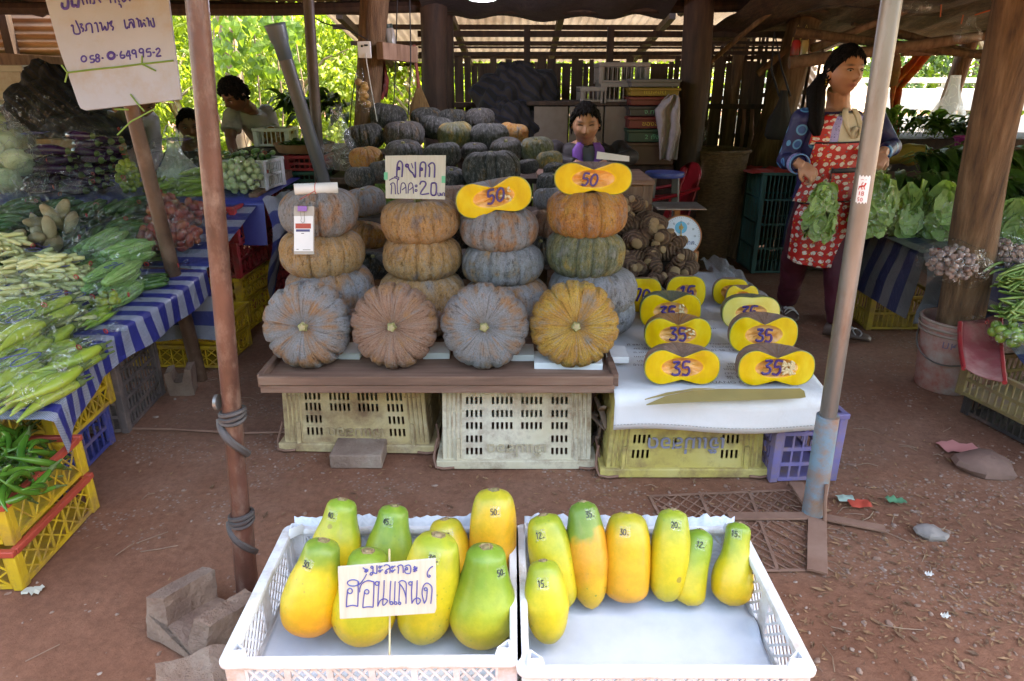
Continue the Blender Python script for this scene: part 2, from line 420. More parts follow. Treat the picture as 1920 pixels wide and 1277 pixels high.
for i in range(1900):
    x, y = (rnd.gauss(1.5, .6), rnd.gauss(1.7, .5)) if rnd.random() < .6 else (rnd.uniform(-2, 2.6), rnd.uniform(.9, 4.2))
    if y < .85: continue
    s = abs(rnd.gauss(.0018, .0026))+.0018
    kk = rnd.random()*50; gm.ell((x, y, ground_z(x, y)+s*.1), (s*rnd.uniform(.8,1.6), s*rnd.uniform(.7,1.1), s*.6), 7, 5, Matrix.Rotation(rnd.random()*6, 3, 'Z'), lambda q, a, l: q*(1+.55*nz(q/s, .9, kk)))
stuff(gm.build('gravel', PEB, smooth=25), 'fine grey gravel strewn over the red dirt', 'gravel')
tw = MB()
for i in range(150):
    x, y = (rnd.gauss(1.4, .5), rnd.gauss(1.7, .45)) if i % 2 else (rnd.uniform(-1.6, 2.2), rnd.uniform(1, 3.5))
    if y < .9: continue
    a = rnd.random()*6.28; L = rnd.uniform(.03, .11); z = ground_z(x, y)+.004
    tw.tube([(x, y, z), (x+L*.5*math.cos(a), y+L*.5*math.sin(a), z+.006), (x+L*math.cos(a+.2), y+L*math.sin(a+.2), z)], .0013, 4)
stuff(tw.build('twigs', surf('twig', (.30,.20,.13), (.16,.09,.06), 20), smooth=60), 'thin dry twigs lying among the leaf litter', 'twigs')
# bits of litter that can be told apart
def scrap(px, py, s, colr, label, cat='litter', n=5):
    p = gz(px, py, .006); mb = MB(); k = rnd.random()*9
    mb.grid(lambda u, v: Vector((p.x+(u-.5)*s, p.y+(v-.5)*s*.6+.2*s*nz((u*2,v*2,k)), .006+.02*abs(nz((u*3,v*3,k))))), 6, 4)
    tag(mb.build('plastic_scrap', flat('scrap_%d%d%d' % tuple(int(c*99) for c in colr), colr, .5), world=True, smooth=60), label, cat)
scrap(1612, 945, .075, (.55,.08,.05), 'torn red plastic scrap on the dirt right of the steel pole foot')
scrap(1585, 935, .06, (.35,.45,.38), 'pale green plastic scrap left of the torn red scrap')
scrap(1680, 940, .06, (.10,.26,.14), 'dark green plastic scrap right of the torn red scrap')
scrap(1800, 842, .14, (.55,.22,.20), 'faded pink plastic strip lying on the dirt at right')
scrap(1772, 1156, .022, (.75,.72,.66), 'small white paper bit on the dirt at lower right')
scrap(62, 1108, .05, (.52,.5,.42), 'crumpled pale wrapper beside the lower yellow crate corner')
scrap(1742, 1078, .022, (.75,.72,.7), 'torn white shell-like scrap right of the steel pole base')
def stone(px, py, s, label, colr=(.4,.36,.33)):
    p = gz(px, py, 0); mb = MB(); k = rnd.random()*9
    mb.ell((p.x, p.y, s*.18), (s, s*.8, s*.42), 12, 8, None, lambda q, a, l: q*(1+.35*nz(q/s, 1.6, k)))
    tag(mb.build('stone', surf('stone_%d' % int(px), colr, sub_(colr, .7), 12, .85, .5), world=True, smooth=30), label, 'stone')
stone(1745, 1003, .05, 'pale half buried stone right of the steel pole base', (.27,.23,.21))
stone(1850, 880, .11, 'flat brown dirt covered stone near the right crate', (.2,.11,.085))
stone(1262, 1290, .03, 'small grey stone by the papaya crate')

# ================================================================ far setting: bank, road, barrier, trees
BANK = surf('dry_bank', (.30,.21,.12), (.18,.12,.07), 3, .95, .8, 14, c3=(.36,.27,.16), bd=.03)
mb = MB(); mb.grid(lambda u, v: Vector((2.6+u*22, 8.7+v*2.2, (.62*min(1, v*1.6)) + .05*nz((u*30, v*4, 2)))), 60, 8)
struct(mb.build('bank', BANK, smooth=180))
mb = MB(); mb.box((18, 13.4, .63), (34, 5.2, .05)); struct(mb.build('road', surf('asphalt', (.3,.29,.28), (.22,.21,.2), 6, .9, .4, 80)))
BARC = surf('barrier_concrete', (.62,.60,.56), (.45,.43,.40), 2.5, .8, .2, 25, dirt=(.2,.19,.17), dscale=3, damt=.25)
t = thing('road_barrier', 'pale concrete road barrier of rails and posts on the bank at right', 'barrier', (9, 10.6, .6))
mb = MB(); mb.box((9, 10.6, .76), (14, .32, .24)); mb.build('kerb_beam', BARC, t, True, bevel=.01)
mb = MB(); mb.box((9, 10.6, 1.13), (14, .22, .30)); mb.build('rail', BARC, t, True, bevel=.01)
mb = MB(); mb.box((9, 10.63, 1.39), (14, .16, .07)); mb.build('rail', BARC, t, True, bevel=.01)
for k in range(8):
    mb = MB(); mb.box((2.6+k*1.9, 10.61, 1.12), (.2, .2, .50)); mb.build('post', BARC, t, True, bevel=.01)

BLOCKM = surf('sky_blocker_green', (.05,.075,.025), (.025,.04,.015), 1.5, .95, .5, 6)  # unseen green slope added behind the camera to block low sky light
mb = MB(); mb.grid(lambda u, v: Vector((-30+60*u, -6.5-9*v, 7.5*v**.8*(1+.15*nz((u*9, v*3, 2)))-.05)), 40, 12); struct(mb.build('sky_blocker', BLOCKM, smooth=180))
LEAF1 = leaf_mat('bright_leaf', (.16,.25,.035), (.075,.145,.022), .5)
LEAF2 = leaf_mat('yellow_leaf', (.24,.30,.045), (.12,.19,.03), .5)
LEAF3 = leaf_mat('deep_leaf', (.085,.15,.032), (.04,.08,.02), .4)
BARK = surf('pale_bark', (.30,.22,.15), (.17,.12,.08), 5, .85, .6, 18, c3=(.40,.33,.26))
def leaf(mb, p, d, n, L, W):
    d = d.normalized(); s = d.cross(n)
    if s.length < 1e-4: s = d.orthogonal()
    s.normalize(); n = s.cross(d)
    mb.add([p, p+d*L*.4+s*W/2-n*L*.06, p+d*L-n*L*.12, p+d*L*.4-s*W/2-n*L*.06, p+d*L*.45+n*L*.05], [(0,1,4),(1,2,4),(2,3,4),(3,0,4)])
def rv(): 
    while True:
        p = Vector((rnd.uniform(-1,1), rnd.uniform(-1,1), rnd.uniform(-1,1)))
        if .05 < p.length < 1: return p
def crown(mb, c, r, nclump, per, size, heart=.6):
    for i in range(nclump):
        q = rv(); q = q.normalized()*(q.length**.5); cc = Vector(c)+Vector((q.x*r[0], q.y*r[1], q.z*r[2])); cr = rnd.uniform(.16, .36)*min(r)
        for k in range(per):
            o = rv(); p = cc + o*cr
            d = (o*.6 + Vector((rnd.uniform(-.6,.6), rnd.uniform(-.6,.6), -.5+rnd.uniform(-.4,.4))))
            s = size*rnd.uniform(.6, 1.3)
            leaf(mb, p, d, (rv()*.8+Vector((0,-.2,.8))), s, s*heart)
def make_tree(name, label, cat, loc, H, r, nclump, per, size, mat, tr=.1, trunk_h=None, group=None, cz=None):
    t = thing(name, label, cat, loc, group); th = trunk_h or H*.6
    mb = MB(); k = rnd.random()*50
    pts = [Vector((.12*nz((i*.4, k, 0)), .12*nz((k, i*.4, 0)), th*i/7)) for i in range(8)]
    mb.tube(pts, [tr*(1.15-.09*i) for i in range(8)], 10)
    for b in range(7):
        a = rnd.random()*6.28; z0 = th*rnd.uniform(.45, .98); e = Vector((math.cos(a)*r[0]*.7, math.sin(a)*r[1]*.7, z0+rnd.uniform(.1,.5)*r[2]))
        s0 = Vector((pts[4].x, pts[4].y, z0)); mid = (s0+e)/2+Vector((0,0,.1))
        mb.tube([s0, mid, e], [tr*.45, tr*.3, tr*.12], 6)
    mb.build('trunk', BARK, t)
    mb = MB(); crown(mb, (0, 0, cz or H*.62), r, nclump, per, size); mb.build('crown', mat, t, smooth=0)
    return t
P = at(418, 60, 7.6)
make_tree('tree', 'pale trunked tree behind the left stall', 'tree', (P.x, 7.6, 0), 4.2, (1.5,1.1,1.1), 40, 34, .13, LEAF2, .10, 3.4, cz=2.75)
tb = make_tree('shrub', 'dense sunlit shrub beyond the boy in the patterned shirt', 'shrub', (-2.6, 8.9, 0), 2.2, (1.15,.9,1.15), 110, 42, .085, LEAF2, .05, 1.4, 'shrubs behind the stalls', cz=1.3)
for x, y, sc, lb in ((-4.3, 9.3, 1.05, 'sunlit shrub behind the hanging price board'), (-1.2, 9.2, 1.0, 'sunlit shrub seen between the two wooden posts'), (-3.4, 10.6, 1.5, 'tall sunlit bush farther back behind the pale trunk'),
                     (-1.6, 11.0, 1.5, 'tall bush farther back behind the wooden post with the socket'), (1.9, 9.6, .85, 'low green shrub behind the bamboo screen'),
                     (-6.0, 10.5, 1.4, 'broad bush behind the rusty tin wall'), (.6, 10.4, .9, 'green bush behind the slat wall')):
    dup(tb, (x, y, 0), (0, 0, rnd.random()*6), lb, scale=sc)
tc_ = make_tree('tree', 'dark leafy tree beyond the road barrier', 'tree', (7.6, 16.5, .3), 4.6, (2.2,1.6,1.7), 80, 40, .16, LEAF3, .12, 3, 'trees beyond the road', cz=2.2)
for x, y, sc, lb in ((10.8, 17, 1.1, 'dark leafy tree farther right beyond the road barrier'), (4.6, 17, 1.0, 'dark leafy tree behind the hanging cloth at right')):
    dup(tc_, (x, y, .3), (0, 0, rnd.random()*6), lb, scale=sc)
mb = MB()
for i in range(6500):
    x = rnd.uniform(-16, 22); p = Vector((x, 19.5+rnd.uniform(-1.2, 1.2), rnd.uniform(0, 1)*(9+1.5*nz((x*.3, 0, 0)))))
    leaf(mb, p, rv()+Vector((0,0,-.3)), rv()+Vector((0,-.3,.6)), rnd.uniform(.35,.6), .32)
for i in range(3000):
    x = rnd.uniform(-9, 1.4); p = Vector((x, 12.8+rnd.uniform(-.5, .5), rnd.uniform(0, 1)**.8*(3.6+.6*nz((x*.5, 0, 4)))))
    leaf(mb, p, rv()+Vector((0,0,-.3)), rv()+Vector((0,-.3,.6)), rnd.uniform(.2,.36), .2)
stuff(mb.build('far_wood', LEAF1, smooth=0), 'mass of green foliage far behind the stalls', 'foliage')

mb = MB()
for i in range(3600):
    x = rnd.uniform(-8, 8); p = Vector((x, rnd.uniform(6.5, 8.9), .02+.42*rnd.random()**1.5))
    leaf(mb, p, rv()+Vector((0,0,.3)), rv()+Vector((0,-.2,.8)), rnd.uniform(.16,.3), .17)
stuff(mb.build('undergrowth', LEAF3, smooth=0), 'low dark green undergrowth behind the shed', 'undergrowth')
# broad hanging leaves in front of the shrubs
mb = MB()
for i in range(150):
    px_, py_ = rnd.uniform(395, 560), rnd.uniform(22, 130)
    if px_ < 440 and rnd.random() < .5: continue
    p = at(px_, py_, 7.0+rnd.uniform(-.3,.3)); leaf(mb, p, Vector((rnd.uniform(-.4,.4), -.2, -1)), Vector((rnd.uniform(-.5,.5), -1, .5)), rnd.uniform(.09,.14), .10)
vt = thing('climbing_vine', 'climbing vine with broad heart shaped leaves by the pale trunk', 'vine', (at(470, 300, 7.0).x, 7.0, 0))
mb.build('leaves', LEAF1, vt, True, smooth=0)
mb = MB()
for k in range(5):
    a = at(470+k*14, 330, 7.05); a.z = 0; b = at(400+k*35, -10, 7.05)
    mb.tube([a, (a+b)/2+Vector((.1*k-.2, 0, .1)), b], .008, 5)
mb.build('stem', BARK, vt, True)

# ================================================================ shed roof, walls, posts
def corr(mb, A, B, Cc, pitch=.076, amp=.011, nv=2):
    A, B, Cc = Vector(A), Vector(B), Vector(Cc); U = B-A; V = Cc-A; L = U.length; N = U.cross(V).normalized(); nw = int(L/pitch*6)
    mb.grid(lambda u, v: A+U*u+V*v+N*amp*math.sin(u*L/pitch*2*PI), nw, nv)
RF0, RZ0, RF1, RZ1 = 1.06, 2.30, 6.0, 1.97
t = thing('shed_roof', 'rusty corrugated tin roof over the whole stall on log rafters', 'roof', (0, 3.5, 2.2))
mb = MB(); corr(mb, (-7.5, RF0, RZ0), (8.5, RF0, RZ0), (-7.5, RF1, RZ1)); mb.build('roof_sheet', TINR, t, True, smooth=180)
for k in range(13):
    x = -4.6+k*.85; mb = MB(); z0 = RZ0-.06; z1 = RZ1-.06
    mb.tube([(x+.1*nz((k,i,0)), RF0+.02+(RF1-RF0)*i/5, z0+(z1-z0)*i/5+.02*nz((i,k,1))) for i in range(6)], .035+.01*rnd.random(), 8)
    mb.build('rafter', DARKW, t, True)
for y in (2.0, 3.3, 4.6, 5.4):
    z = RZ0+(RZ1-RZ0)*(y-RF0)/(RF1-RF0)-.13
    mb = MB(); mb.tube([(-5+i*1.1, y+.03*nz((i,y,0)), z+.02*nz((y,i,0))) for i in range(11)], .042, 8); mb.build('purlin', DARKW, t, True)
# left eave beam
mb = MB(); a, b = at(250, 10, 5.6), at(700, 18, 5.6); mb.bar(a, b, .05, .075)
tag(mb.build('eave_beam', DARKW, world=True, bevel=.004), 'straight dark eave beam above the boy at left', 'beam')
# low back roof, bright weathered sheets
t = thing('back_roof', 'pale weathered corrugated lean-to roof behind the slat wall', 'roof', (.8, 7.3, 1.6))
m, nt, bs = newmat('pale_sheet'); v = coords(nt, 'Object')
cc = ramp(nt, noisen(nt, v, 1.8, 5), [(.3, (.20,.14,.10)), (.65, (.38,.31,.25))]); lk(nt, cc, bs.inputs['Base Color']); bs.inputs['Roughness'].default_value = .6
bs.inputs['Transmission Weight'].default_value = 0
tl = nd(nt, 'ShaderNodeBsdfTranslucent'); lk(nt, cc, tl.inputs[0]); mx = nd(nt, 'ShaderNodeMixShader', i_0=.14)
lk(nt, bs.outputs[0], mx.inputs[1]); lk(nt, tl.outputs[0], mx.inputs[2]); lk(nt, mx.outputs[0], nt.nodes['Material Output'].inputs['Surface'])
PALES = m
mb = MB(); corr(mb, (-1.6, 6.1, 1.98), (3.4, 6.1, 1.98), (-1.6, 8.7, 1.60)); mb.build('roof_sheet', PALES, t, True, smooth=180)
for y in (6.7, 7.4, 8.1, 8.6):
    z = 1.98-.38*(y-6.1)/2.6-.05
    mb = MB(); mb.bar((-1.6, y, z), (3.4, y, z-.01), .05, .04); mb.build('batten', DARKW, t, True)
for k in range(6):
    x = -1.4+k*.9; mb = MB(); mb.bar((x, 6.1, 1.89), (x+.03, 8.7, 1.51), .05, .06); mb.build('rafter', DARKW, t, True)
# slats
BAMB = surf('grey_slats', (.060,.034,.022), (.024,.014,.010), 3, .8, .4, 25, stretch=(9,3,.8), c3=(.085,.052,.034))
t = thing('slat_wall', 'dark wall of upright bamboo slats with light gaps behind the man', 'wall', (.5, 6.0, 0))
mb = MB(); x = -.75
while x < 2.3:
    wd = rnd.uniform(.03, .075); top = 1.53+rnd.uniform(-.03, .05); mb.bar((x+wd/2, 6.0+rnd.uniform(-.01,.01), .02), (x+wd/2+rnd.uniform(-.012,.012), 6.0, top), wd, .008, up=(0,1,0))
    x += wd+ (rnd.uniform(.003, .010) if rnd.random() < .35 else .0015)
mb.build('slats', BAMB, t, True, smooth=0)
for z, hh in ((1.745,.045), (1.685,.02), (1.645,.016), (1.60,.028), (1.2,.04), (.8,.05)):
    mb = MB(); mb.bar((-.75, 5.95, z+rnd.uniform(-.01,.01)), (2.3, 5.95, z+rnd.uniform(-.012,.012)), .035, hh); mb.build('rail', DARKW, t, True)
for x in (.12, .78, 1.5, 2.25):
    mb = MB(); mb.bar((x, 5.90, 0), (x, 5.90, 1.79), .05, .06); mb.build('upright', DARKW, t, True)
# rusty side wall at left
t = thing('tin_wall', 'rusty ribbed tin wall at the far left behind the vegetables', 'wall', (-4.2, 6.1, 0))
A = at(-60, 230, 5.9); mb = MB()
mb.grid(lambda u, v: Vector((-5.2+u*2.05, 6.15+.012*math.sin(v*1.9/.07*2*PI), .35+v*1.6)), 2, 150); mb.build('tin_sheet', surf('brown_tin', (.34,.19,.10), (.2,.10,.05), 2.5, .6, .3, 20, c3=(.42,.27,.16), stretch=(1,1,5)), t, True, smooth=180)
for x in (-5.1, -4.1, -3.2):
    mb = MB(); mb.bar((x, 6.08, 0), (x, 6.08, 1.9), .07, .07); mb.build('upright', DARKW, t, True)
mb = MB(); mb.bar((-5.2, 6.07, 1.62), (-3.15, 6.07, 1.50), .06, .09); mb.build('rail', WOOD, t, True)

def post(name, p, q, r0, r1, mat, label, cat='post', wob=.015, n=12, rough=.1, segs=9):
    p, q = Vector(p), Vector(q); k = rnd.random()*40; mb = MB(); rs = []
    d = (q-p); ax = d.normalized(); X = ax.orthogonal().normalized(); Y = ax.cross(X)
    for i in range(segs):
        f = i/(segs-1); c0 = p+d*f+X*wob*nz((f*2.5, k, 0))+Y*wob*nz((k, f*2.5, 1)); r = r0+(r1-r0)*f
        rs.append([c0+(X*math.cos(2*PI*j/n)+Y*math.sin(2*PI*j/n))*r*(1+rough*nz((math.cos(2*PI*j/n)*1.4, math.sin(2*PI*j/n)*1.4, f*4+k), 1)) for j in range(n)])
    mb.rings(rs); return tag(mb.build(name, mat, world=True), label, cat)
def pxpost(name, a, b, Y, w0, w1, mat, label, Y2=None, **kw):
    p = at(a[0], a[1], Y); q = at(b[0], b[1], Y2 or Y); q = q+(q-p)*.22
    if p.z > .02:                                   # carry it down to the ground
        d = (p-q); p = p + d*(p.z/(-d.z)) if d.z < 0 else p
    return post(name, p, q, w0*mpp(*a, Y)/2, w1*mpp(*b, Y2 or Y)/2, mat, label, **kw)
pxpost('wooden_post', (682, 300), (702, 0), 4.7, 46, 52, LOG, 'thick brown wooden post carrying the socket box behind the pumpkins', rough=.16)
pxpost('wooden_post', (815, 250), (814, 0), 5.3, 44, 50, DARKW, 'thick dark post beside the hanging broom', rough=.2)
pxpost('wooden_post', (845, 250), (838, 0), 5.7, 20, 20, DARKW, 'thinner dark post at the left end of the slat wall')
pxpost('wooden_post', (1288, 330), (1312, 0), 5.3, 44, 60, DARKW, 'thick dark post right of the stacked coloured crates', rough=.2)
pxpost('wooden_post', (1386, 462), (1520, 0), 5.7, 66, 52, LOG, 'big leaning grooved wooden post left of the woman', rough=.22, n=18, segs=14, wob=.04)
pxpost('wooden_post', (1738, 310), (1815, 85), 6.3, 34, 30, LOG, 'slim leaning post with the white bag tied to it')
pxpost('wooden_post', (1345, 380), (1392, 60), 6.0, 22, 20, LOG, 'thin post behind the woven basket')
p = gz(1775, 700, .0); p = Vector((2.13, 3.06, .02)); q = at(1908, 0, 2.95)
post('log_post', p, p+(q-p)*1.3, .100, .085, LOG, 'smooth round log post standing in the dirty paint bucket', n=20, segs=14, rough=.06, wob=.02)
pxpost('iron_pole', (603, 380), (578, 0), 4.2, 21, 20, surf('dark_iron', (.10,.07,.06), (.05,.035,.03), 9, .55, .2), 'thin dark iron pole beside the grey pipe', rough=.02, wob=.003)
# leaning drain pipe with a flared socket
t = thing('drain_pipe', 'dark grey plastic pipe leaning with its blue flared end up', 'pipe', (0,0,0))
PVC = flat('grey_pvc', (.075,.08,.095), .45); PVCB = flat('blue_pvc', (.11,.16,.22), .4)
a, b = at(515, 45, 4.05), at(592, 290, 4.1); d = (b-a).normalized(); foot = b + d*((b.z-.0)/-d.z) if d.z < 0 else b
t.location = (foot.x, foot.y, 0); s = mpp(550, 150, 4.05)
mb = MB(); mb.tube([foot, a+(b-a)*.25], 13*s, 14); mb.build('pipe', PVC, t, True)
mb = MB(); mb.tube([a+(b-a)*.26, a+(b-a)*.14, a+(b-a)*.12, a+(b-a)*.02, a], [13*s, 13.5*s, 16*s, 18*s, 19*s], 16, cap=False); mb.build('socket_end', PVCB, t, True, solid=.004)
# front poles
t = thing('rusty_pole', 'red rusty iron pole wrapped with black rubber strips at front left', 'pole', (-.755, 1.56, 0))
bt = Vector((-.755, 1.56, 0)); tp = Vector((-.640, 1.57, 1.72)); top2 = tp+(tp-bt)*.62
def along(z): f = z/1.72; return bt+(tp-bt)*f
mb = MB(); mb.tube([along(.27), along(.6), along(1.0), along(1.4), top2], .0235, 18); mb.build('pole', RUST, t, True)
mb = MB(); mb.tube([along(0), along(.15), along(.30)], [.031,.030,.0295], 18); mb.build('sleeve', RUST, t, True)
RUB = flat('black_rubber', (.055,.045,.045), .6, bump=.4)
for z in (.29, .60):
    mb = MB()
    for j in range(3):
        mb.tube([along(z+.009*j-.009)+Vector((math.cos(a*PI/10)*.0295, math.sin(a*PI/10)*.0295, .006*math.sin(a*PI/10+j))) for a in range(21)], .0062, 6)
    rr = [along(z-.01-.11*i/14)+Vector((math.cos(PI*1.05+i*PI/14)*.0305, math.sin(PI*1.05+i*PI/14)*.0305, 0)) for i in range(15)]
    mb.tube(rr, .010, 6, flat=.5)
    mb.build('rubber_strip', RUB, t, True)
mb = MB(); mb.lathe(along(.64)+Vector((-.032, -.01, 0)), [(0,-.004),(.02,-.004),(.02,.004),(0,.004)], 14, Matrix.Rotation(PI/2, 3, 'Y')); mb.build('washer', STEEL, t, True)

t = thing('steel_pole', 'grey galvanised steel pole in a blue flaking sleeve on a flat iron cross', 'pole', (1.035, 1.98, 0))
bt2 = Vector((1.035, 1.98, 0)); tp2 = Vector((.985, 1.97, 1.6))
def al2(z): return bt2+(tp2-bt2)*(z/1.6)
mb = MB(); mb.tube([al2(.37), al2(.8), al2(1.3), al2(2.33)], .0265, 20); mb.build('pole', STEEL, t, True)
mb = MB(); mb.tube([al2(.012), al2(.2), al2(.385)], [.037,.036,.0355], 20); mb.build('sleeve', BLUERUST, t, True)
IRON = surf('dirt_iron', (.24,.125,.085), (.17,.085,.058), 7, .85, .3, 60, c3=(.29,.165,.12))
c0 = Vector((1.04, 1.96, .012))
for q, wd in ((gz(1365, 968, .012), .038), (gz(1660, 992, .012), .036), (gz(1532, 1072, .012), .058), (gz(1492, 905, .012), .05)):
    mb = MB(); mb.bar(c0+(q-c0).normalized()*.02, q, wd, .007+.001*wd*30); mb.build('base_arm', IRON, t, True, bevel=.001)
mb = MB(); mb.tube([al2(.15)+Vector((.01,-.041,0)), al2(.08)+Vector((.012,-.045,0)), al2(.01)+Vector((.016,-.055,0))], .006, 6); mb.build('weld_rod', IRON, t, True)
# round sticker on the steel pole
STW = flat('sticker_white', (.72,.72,.73), .4); STR = flat('sticker_red', (.5,.03,.03), .4)
zs = at(1612, 357, 1.945).z; zs = (zs-.0)
a0 = R_(-90)
ax = al2(zs)
def cyl(u, v, r=.0272): return Vector((ax.x+math.sin(u)*r, ax.y-math.cos(u)*r, zs+v)) + (al2(zs+v)-ax)*Vector((1,1,0))
mb = MB(); mb.grid(lambda u, v: cyl(-1.0+1.15*u, -.036+.075*v+(.003*math.sin(u*23) if v in (0,1) else 0)), 12, 6); stk = mb.build('sticker', STW, t, True)
mb = MB()
def stroke(mb, pts, r=.0011): mb.tube([cyl(u, v, .0278) for u, v in pts], r, 5)
stroke(mb, [(-.75,.028),(-.6,.030),(-.5,.029)], .0006); stroke(mb, [(-.35,.029),(-.2,.029)], .0006)
stroke(mb, [(-.82,.008),(-.6,.011),(-.35,.012),(-.25,.020)], .0022); stroke(mb, [(-.55,.010),(-.62,.017),(-.5,.022)], .0011)
stroke(mb, [(-.8,.008),(-.88,.001)]); stroke(mb, [(-.4,.011),(-.28,.002)]); stroke(mb, [(-.62,.010),(-.52,.001)])
stroke(mb, [(-.72,-.004),(-.72,-.014)]); 
for cu, cv, ru, rv_ in ((-.42,-.0065,.10,.0026),(-.42,-.0118,.12,.003),(-.45,-.0265,.10,.0045)):
    stroke(mb, [(cu+ru*math.cos(k*PI/6), cv+rv_*math.sin(k*PI/6)) for k in range(13)], .0009)
stroke(mb, [(-.66,-.021),(-.78,-.021),(-.79,-.026),(-.7,-.026),(-.68,-.030),(-.8,-.031)], .0009)
mb.build('print', STR, stk, True)
# ================================================================ handwriting and lettering
def circ(cx, cy, r, ry=None, n=14, a0=0): ry = ry or r; return [(cx+r*math.cos(a0+2*PI*i/n), cy+ry*math.sin(a0+2*PI*i/n)) for i in range(n+1)]
DG = {'0': [circ(.3,.5,.28,.48)], '1': [[(.12,.8),(.35,1),(.35,0)]], '2': [[(.05,.8),(.2,1),(.45,.95),(.5,.7),(.05,.03),(.55,0)]],
      '3': [[(.05,.95),(.5,.98),(.2,.58),(.5,.45),(.5,.1),(.2,0),(0,.1)]], '4': [[(.4,0),(.4,1),(.02,.3),(.58,.3)]],
      '5': [[(.52,1),(.1,1),(.08,.55),(.4,.6),(.52,.3),(.35,0),(.02,.06)]], '7': [[(.03,1),(.55,1),(.2,0)]], '-': [[(.1,.1),(.45,.1)]]}
def write(mb, text, fn, r, sp=.72, squash=.5):
    for k, ch in enumerate(text):
        for pl in DG.get(ch, []): mb.tube([fn(u+k*sp, v) for u, v in smooth_pl(pl)], r, 5, flat=1)
def smooth_pl(pl, k=3):
    if len(pl) < 3 or len(pl) > 12: return pl
    out = []
    for i in range(len(pl)-1):
        p0 = pl[max(i-1,0)]; p1 = pl[i]; p2 = pl[i+1]; p3 = pl[min(i+2,len(pl)-1)]
        for j in range(k):
            t = j/k; out.append(tuple(.5*(2*b+(c-a)*t+(2*a-5*b+4*c-d)*t*t+(3*b-a-3*c+d)*t**3) for a, b, c, d in zip(p0,p1,p2,p3)))
    out.append(pl[-1]); return out
def text_mesh(txt, size, extr=.0008, bold=0):
    cu = bpy.data.curves.new('lettering', 'FONT'); cu.body = txt; cu.size = size; cu.extrude = extr; cu.align_x = 'CENTER'; cu.resolution_u = 2; cu.offset = bold
    ob = bpy.data.objects.new('lettering', cu); COL.objects.link(ob); bpy.context.view_layer.update()
    me = bpy.data.meshes.new_from_object(ob.evaluated_get(bpy.context.evaluated_depsgraph_get()))
    bpy.data.objects.remove(ob); vs = [v.co.copy() for v in me.vertices]; fs = [tuple(p.vertices) for p in me.polygons]; return vs, fs
INK = flat('blue_ink', (.045,.05,.25), .5, bump=0); INKP = flat('purple_ink', (.05,.025,.16), .4, bump=0)
INKB = flat('black_ink', (.015,.013,.03), .5, bump=0)
CARD = surf('cardboard', (.42,.41,.34), (.37,.36,.29), 4, .85, .1, 40, stretch=(30,2,2), c3=(.46,.45,.38))

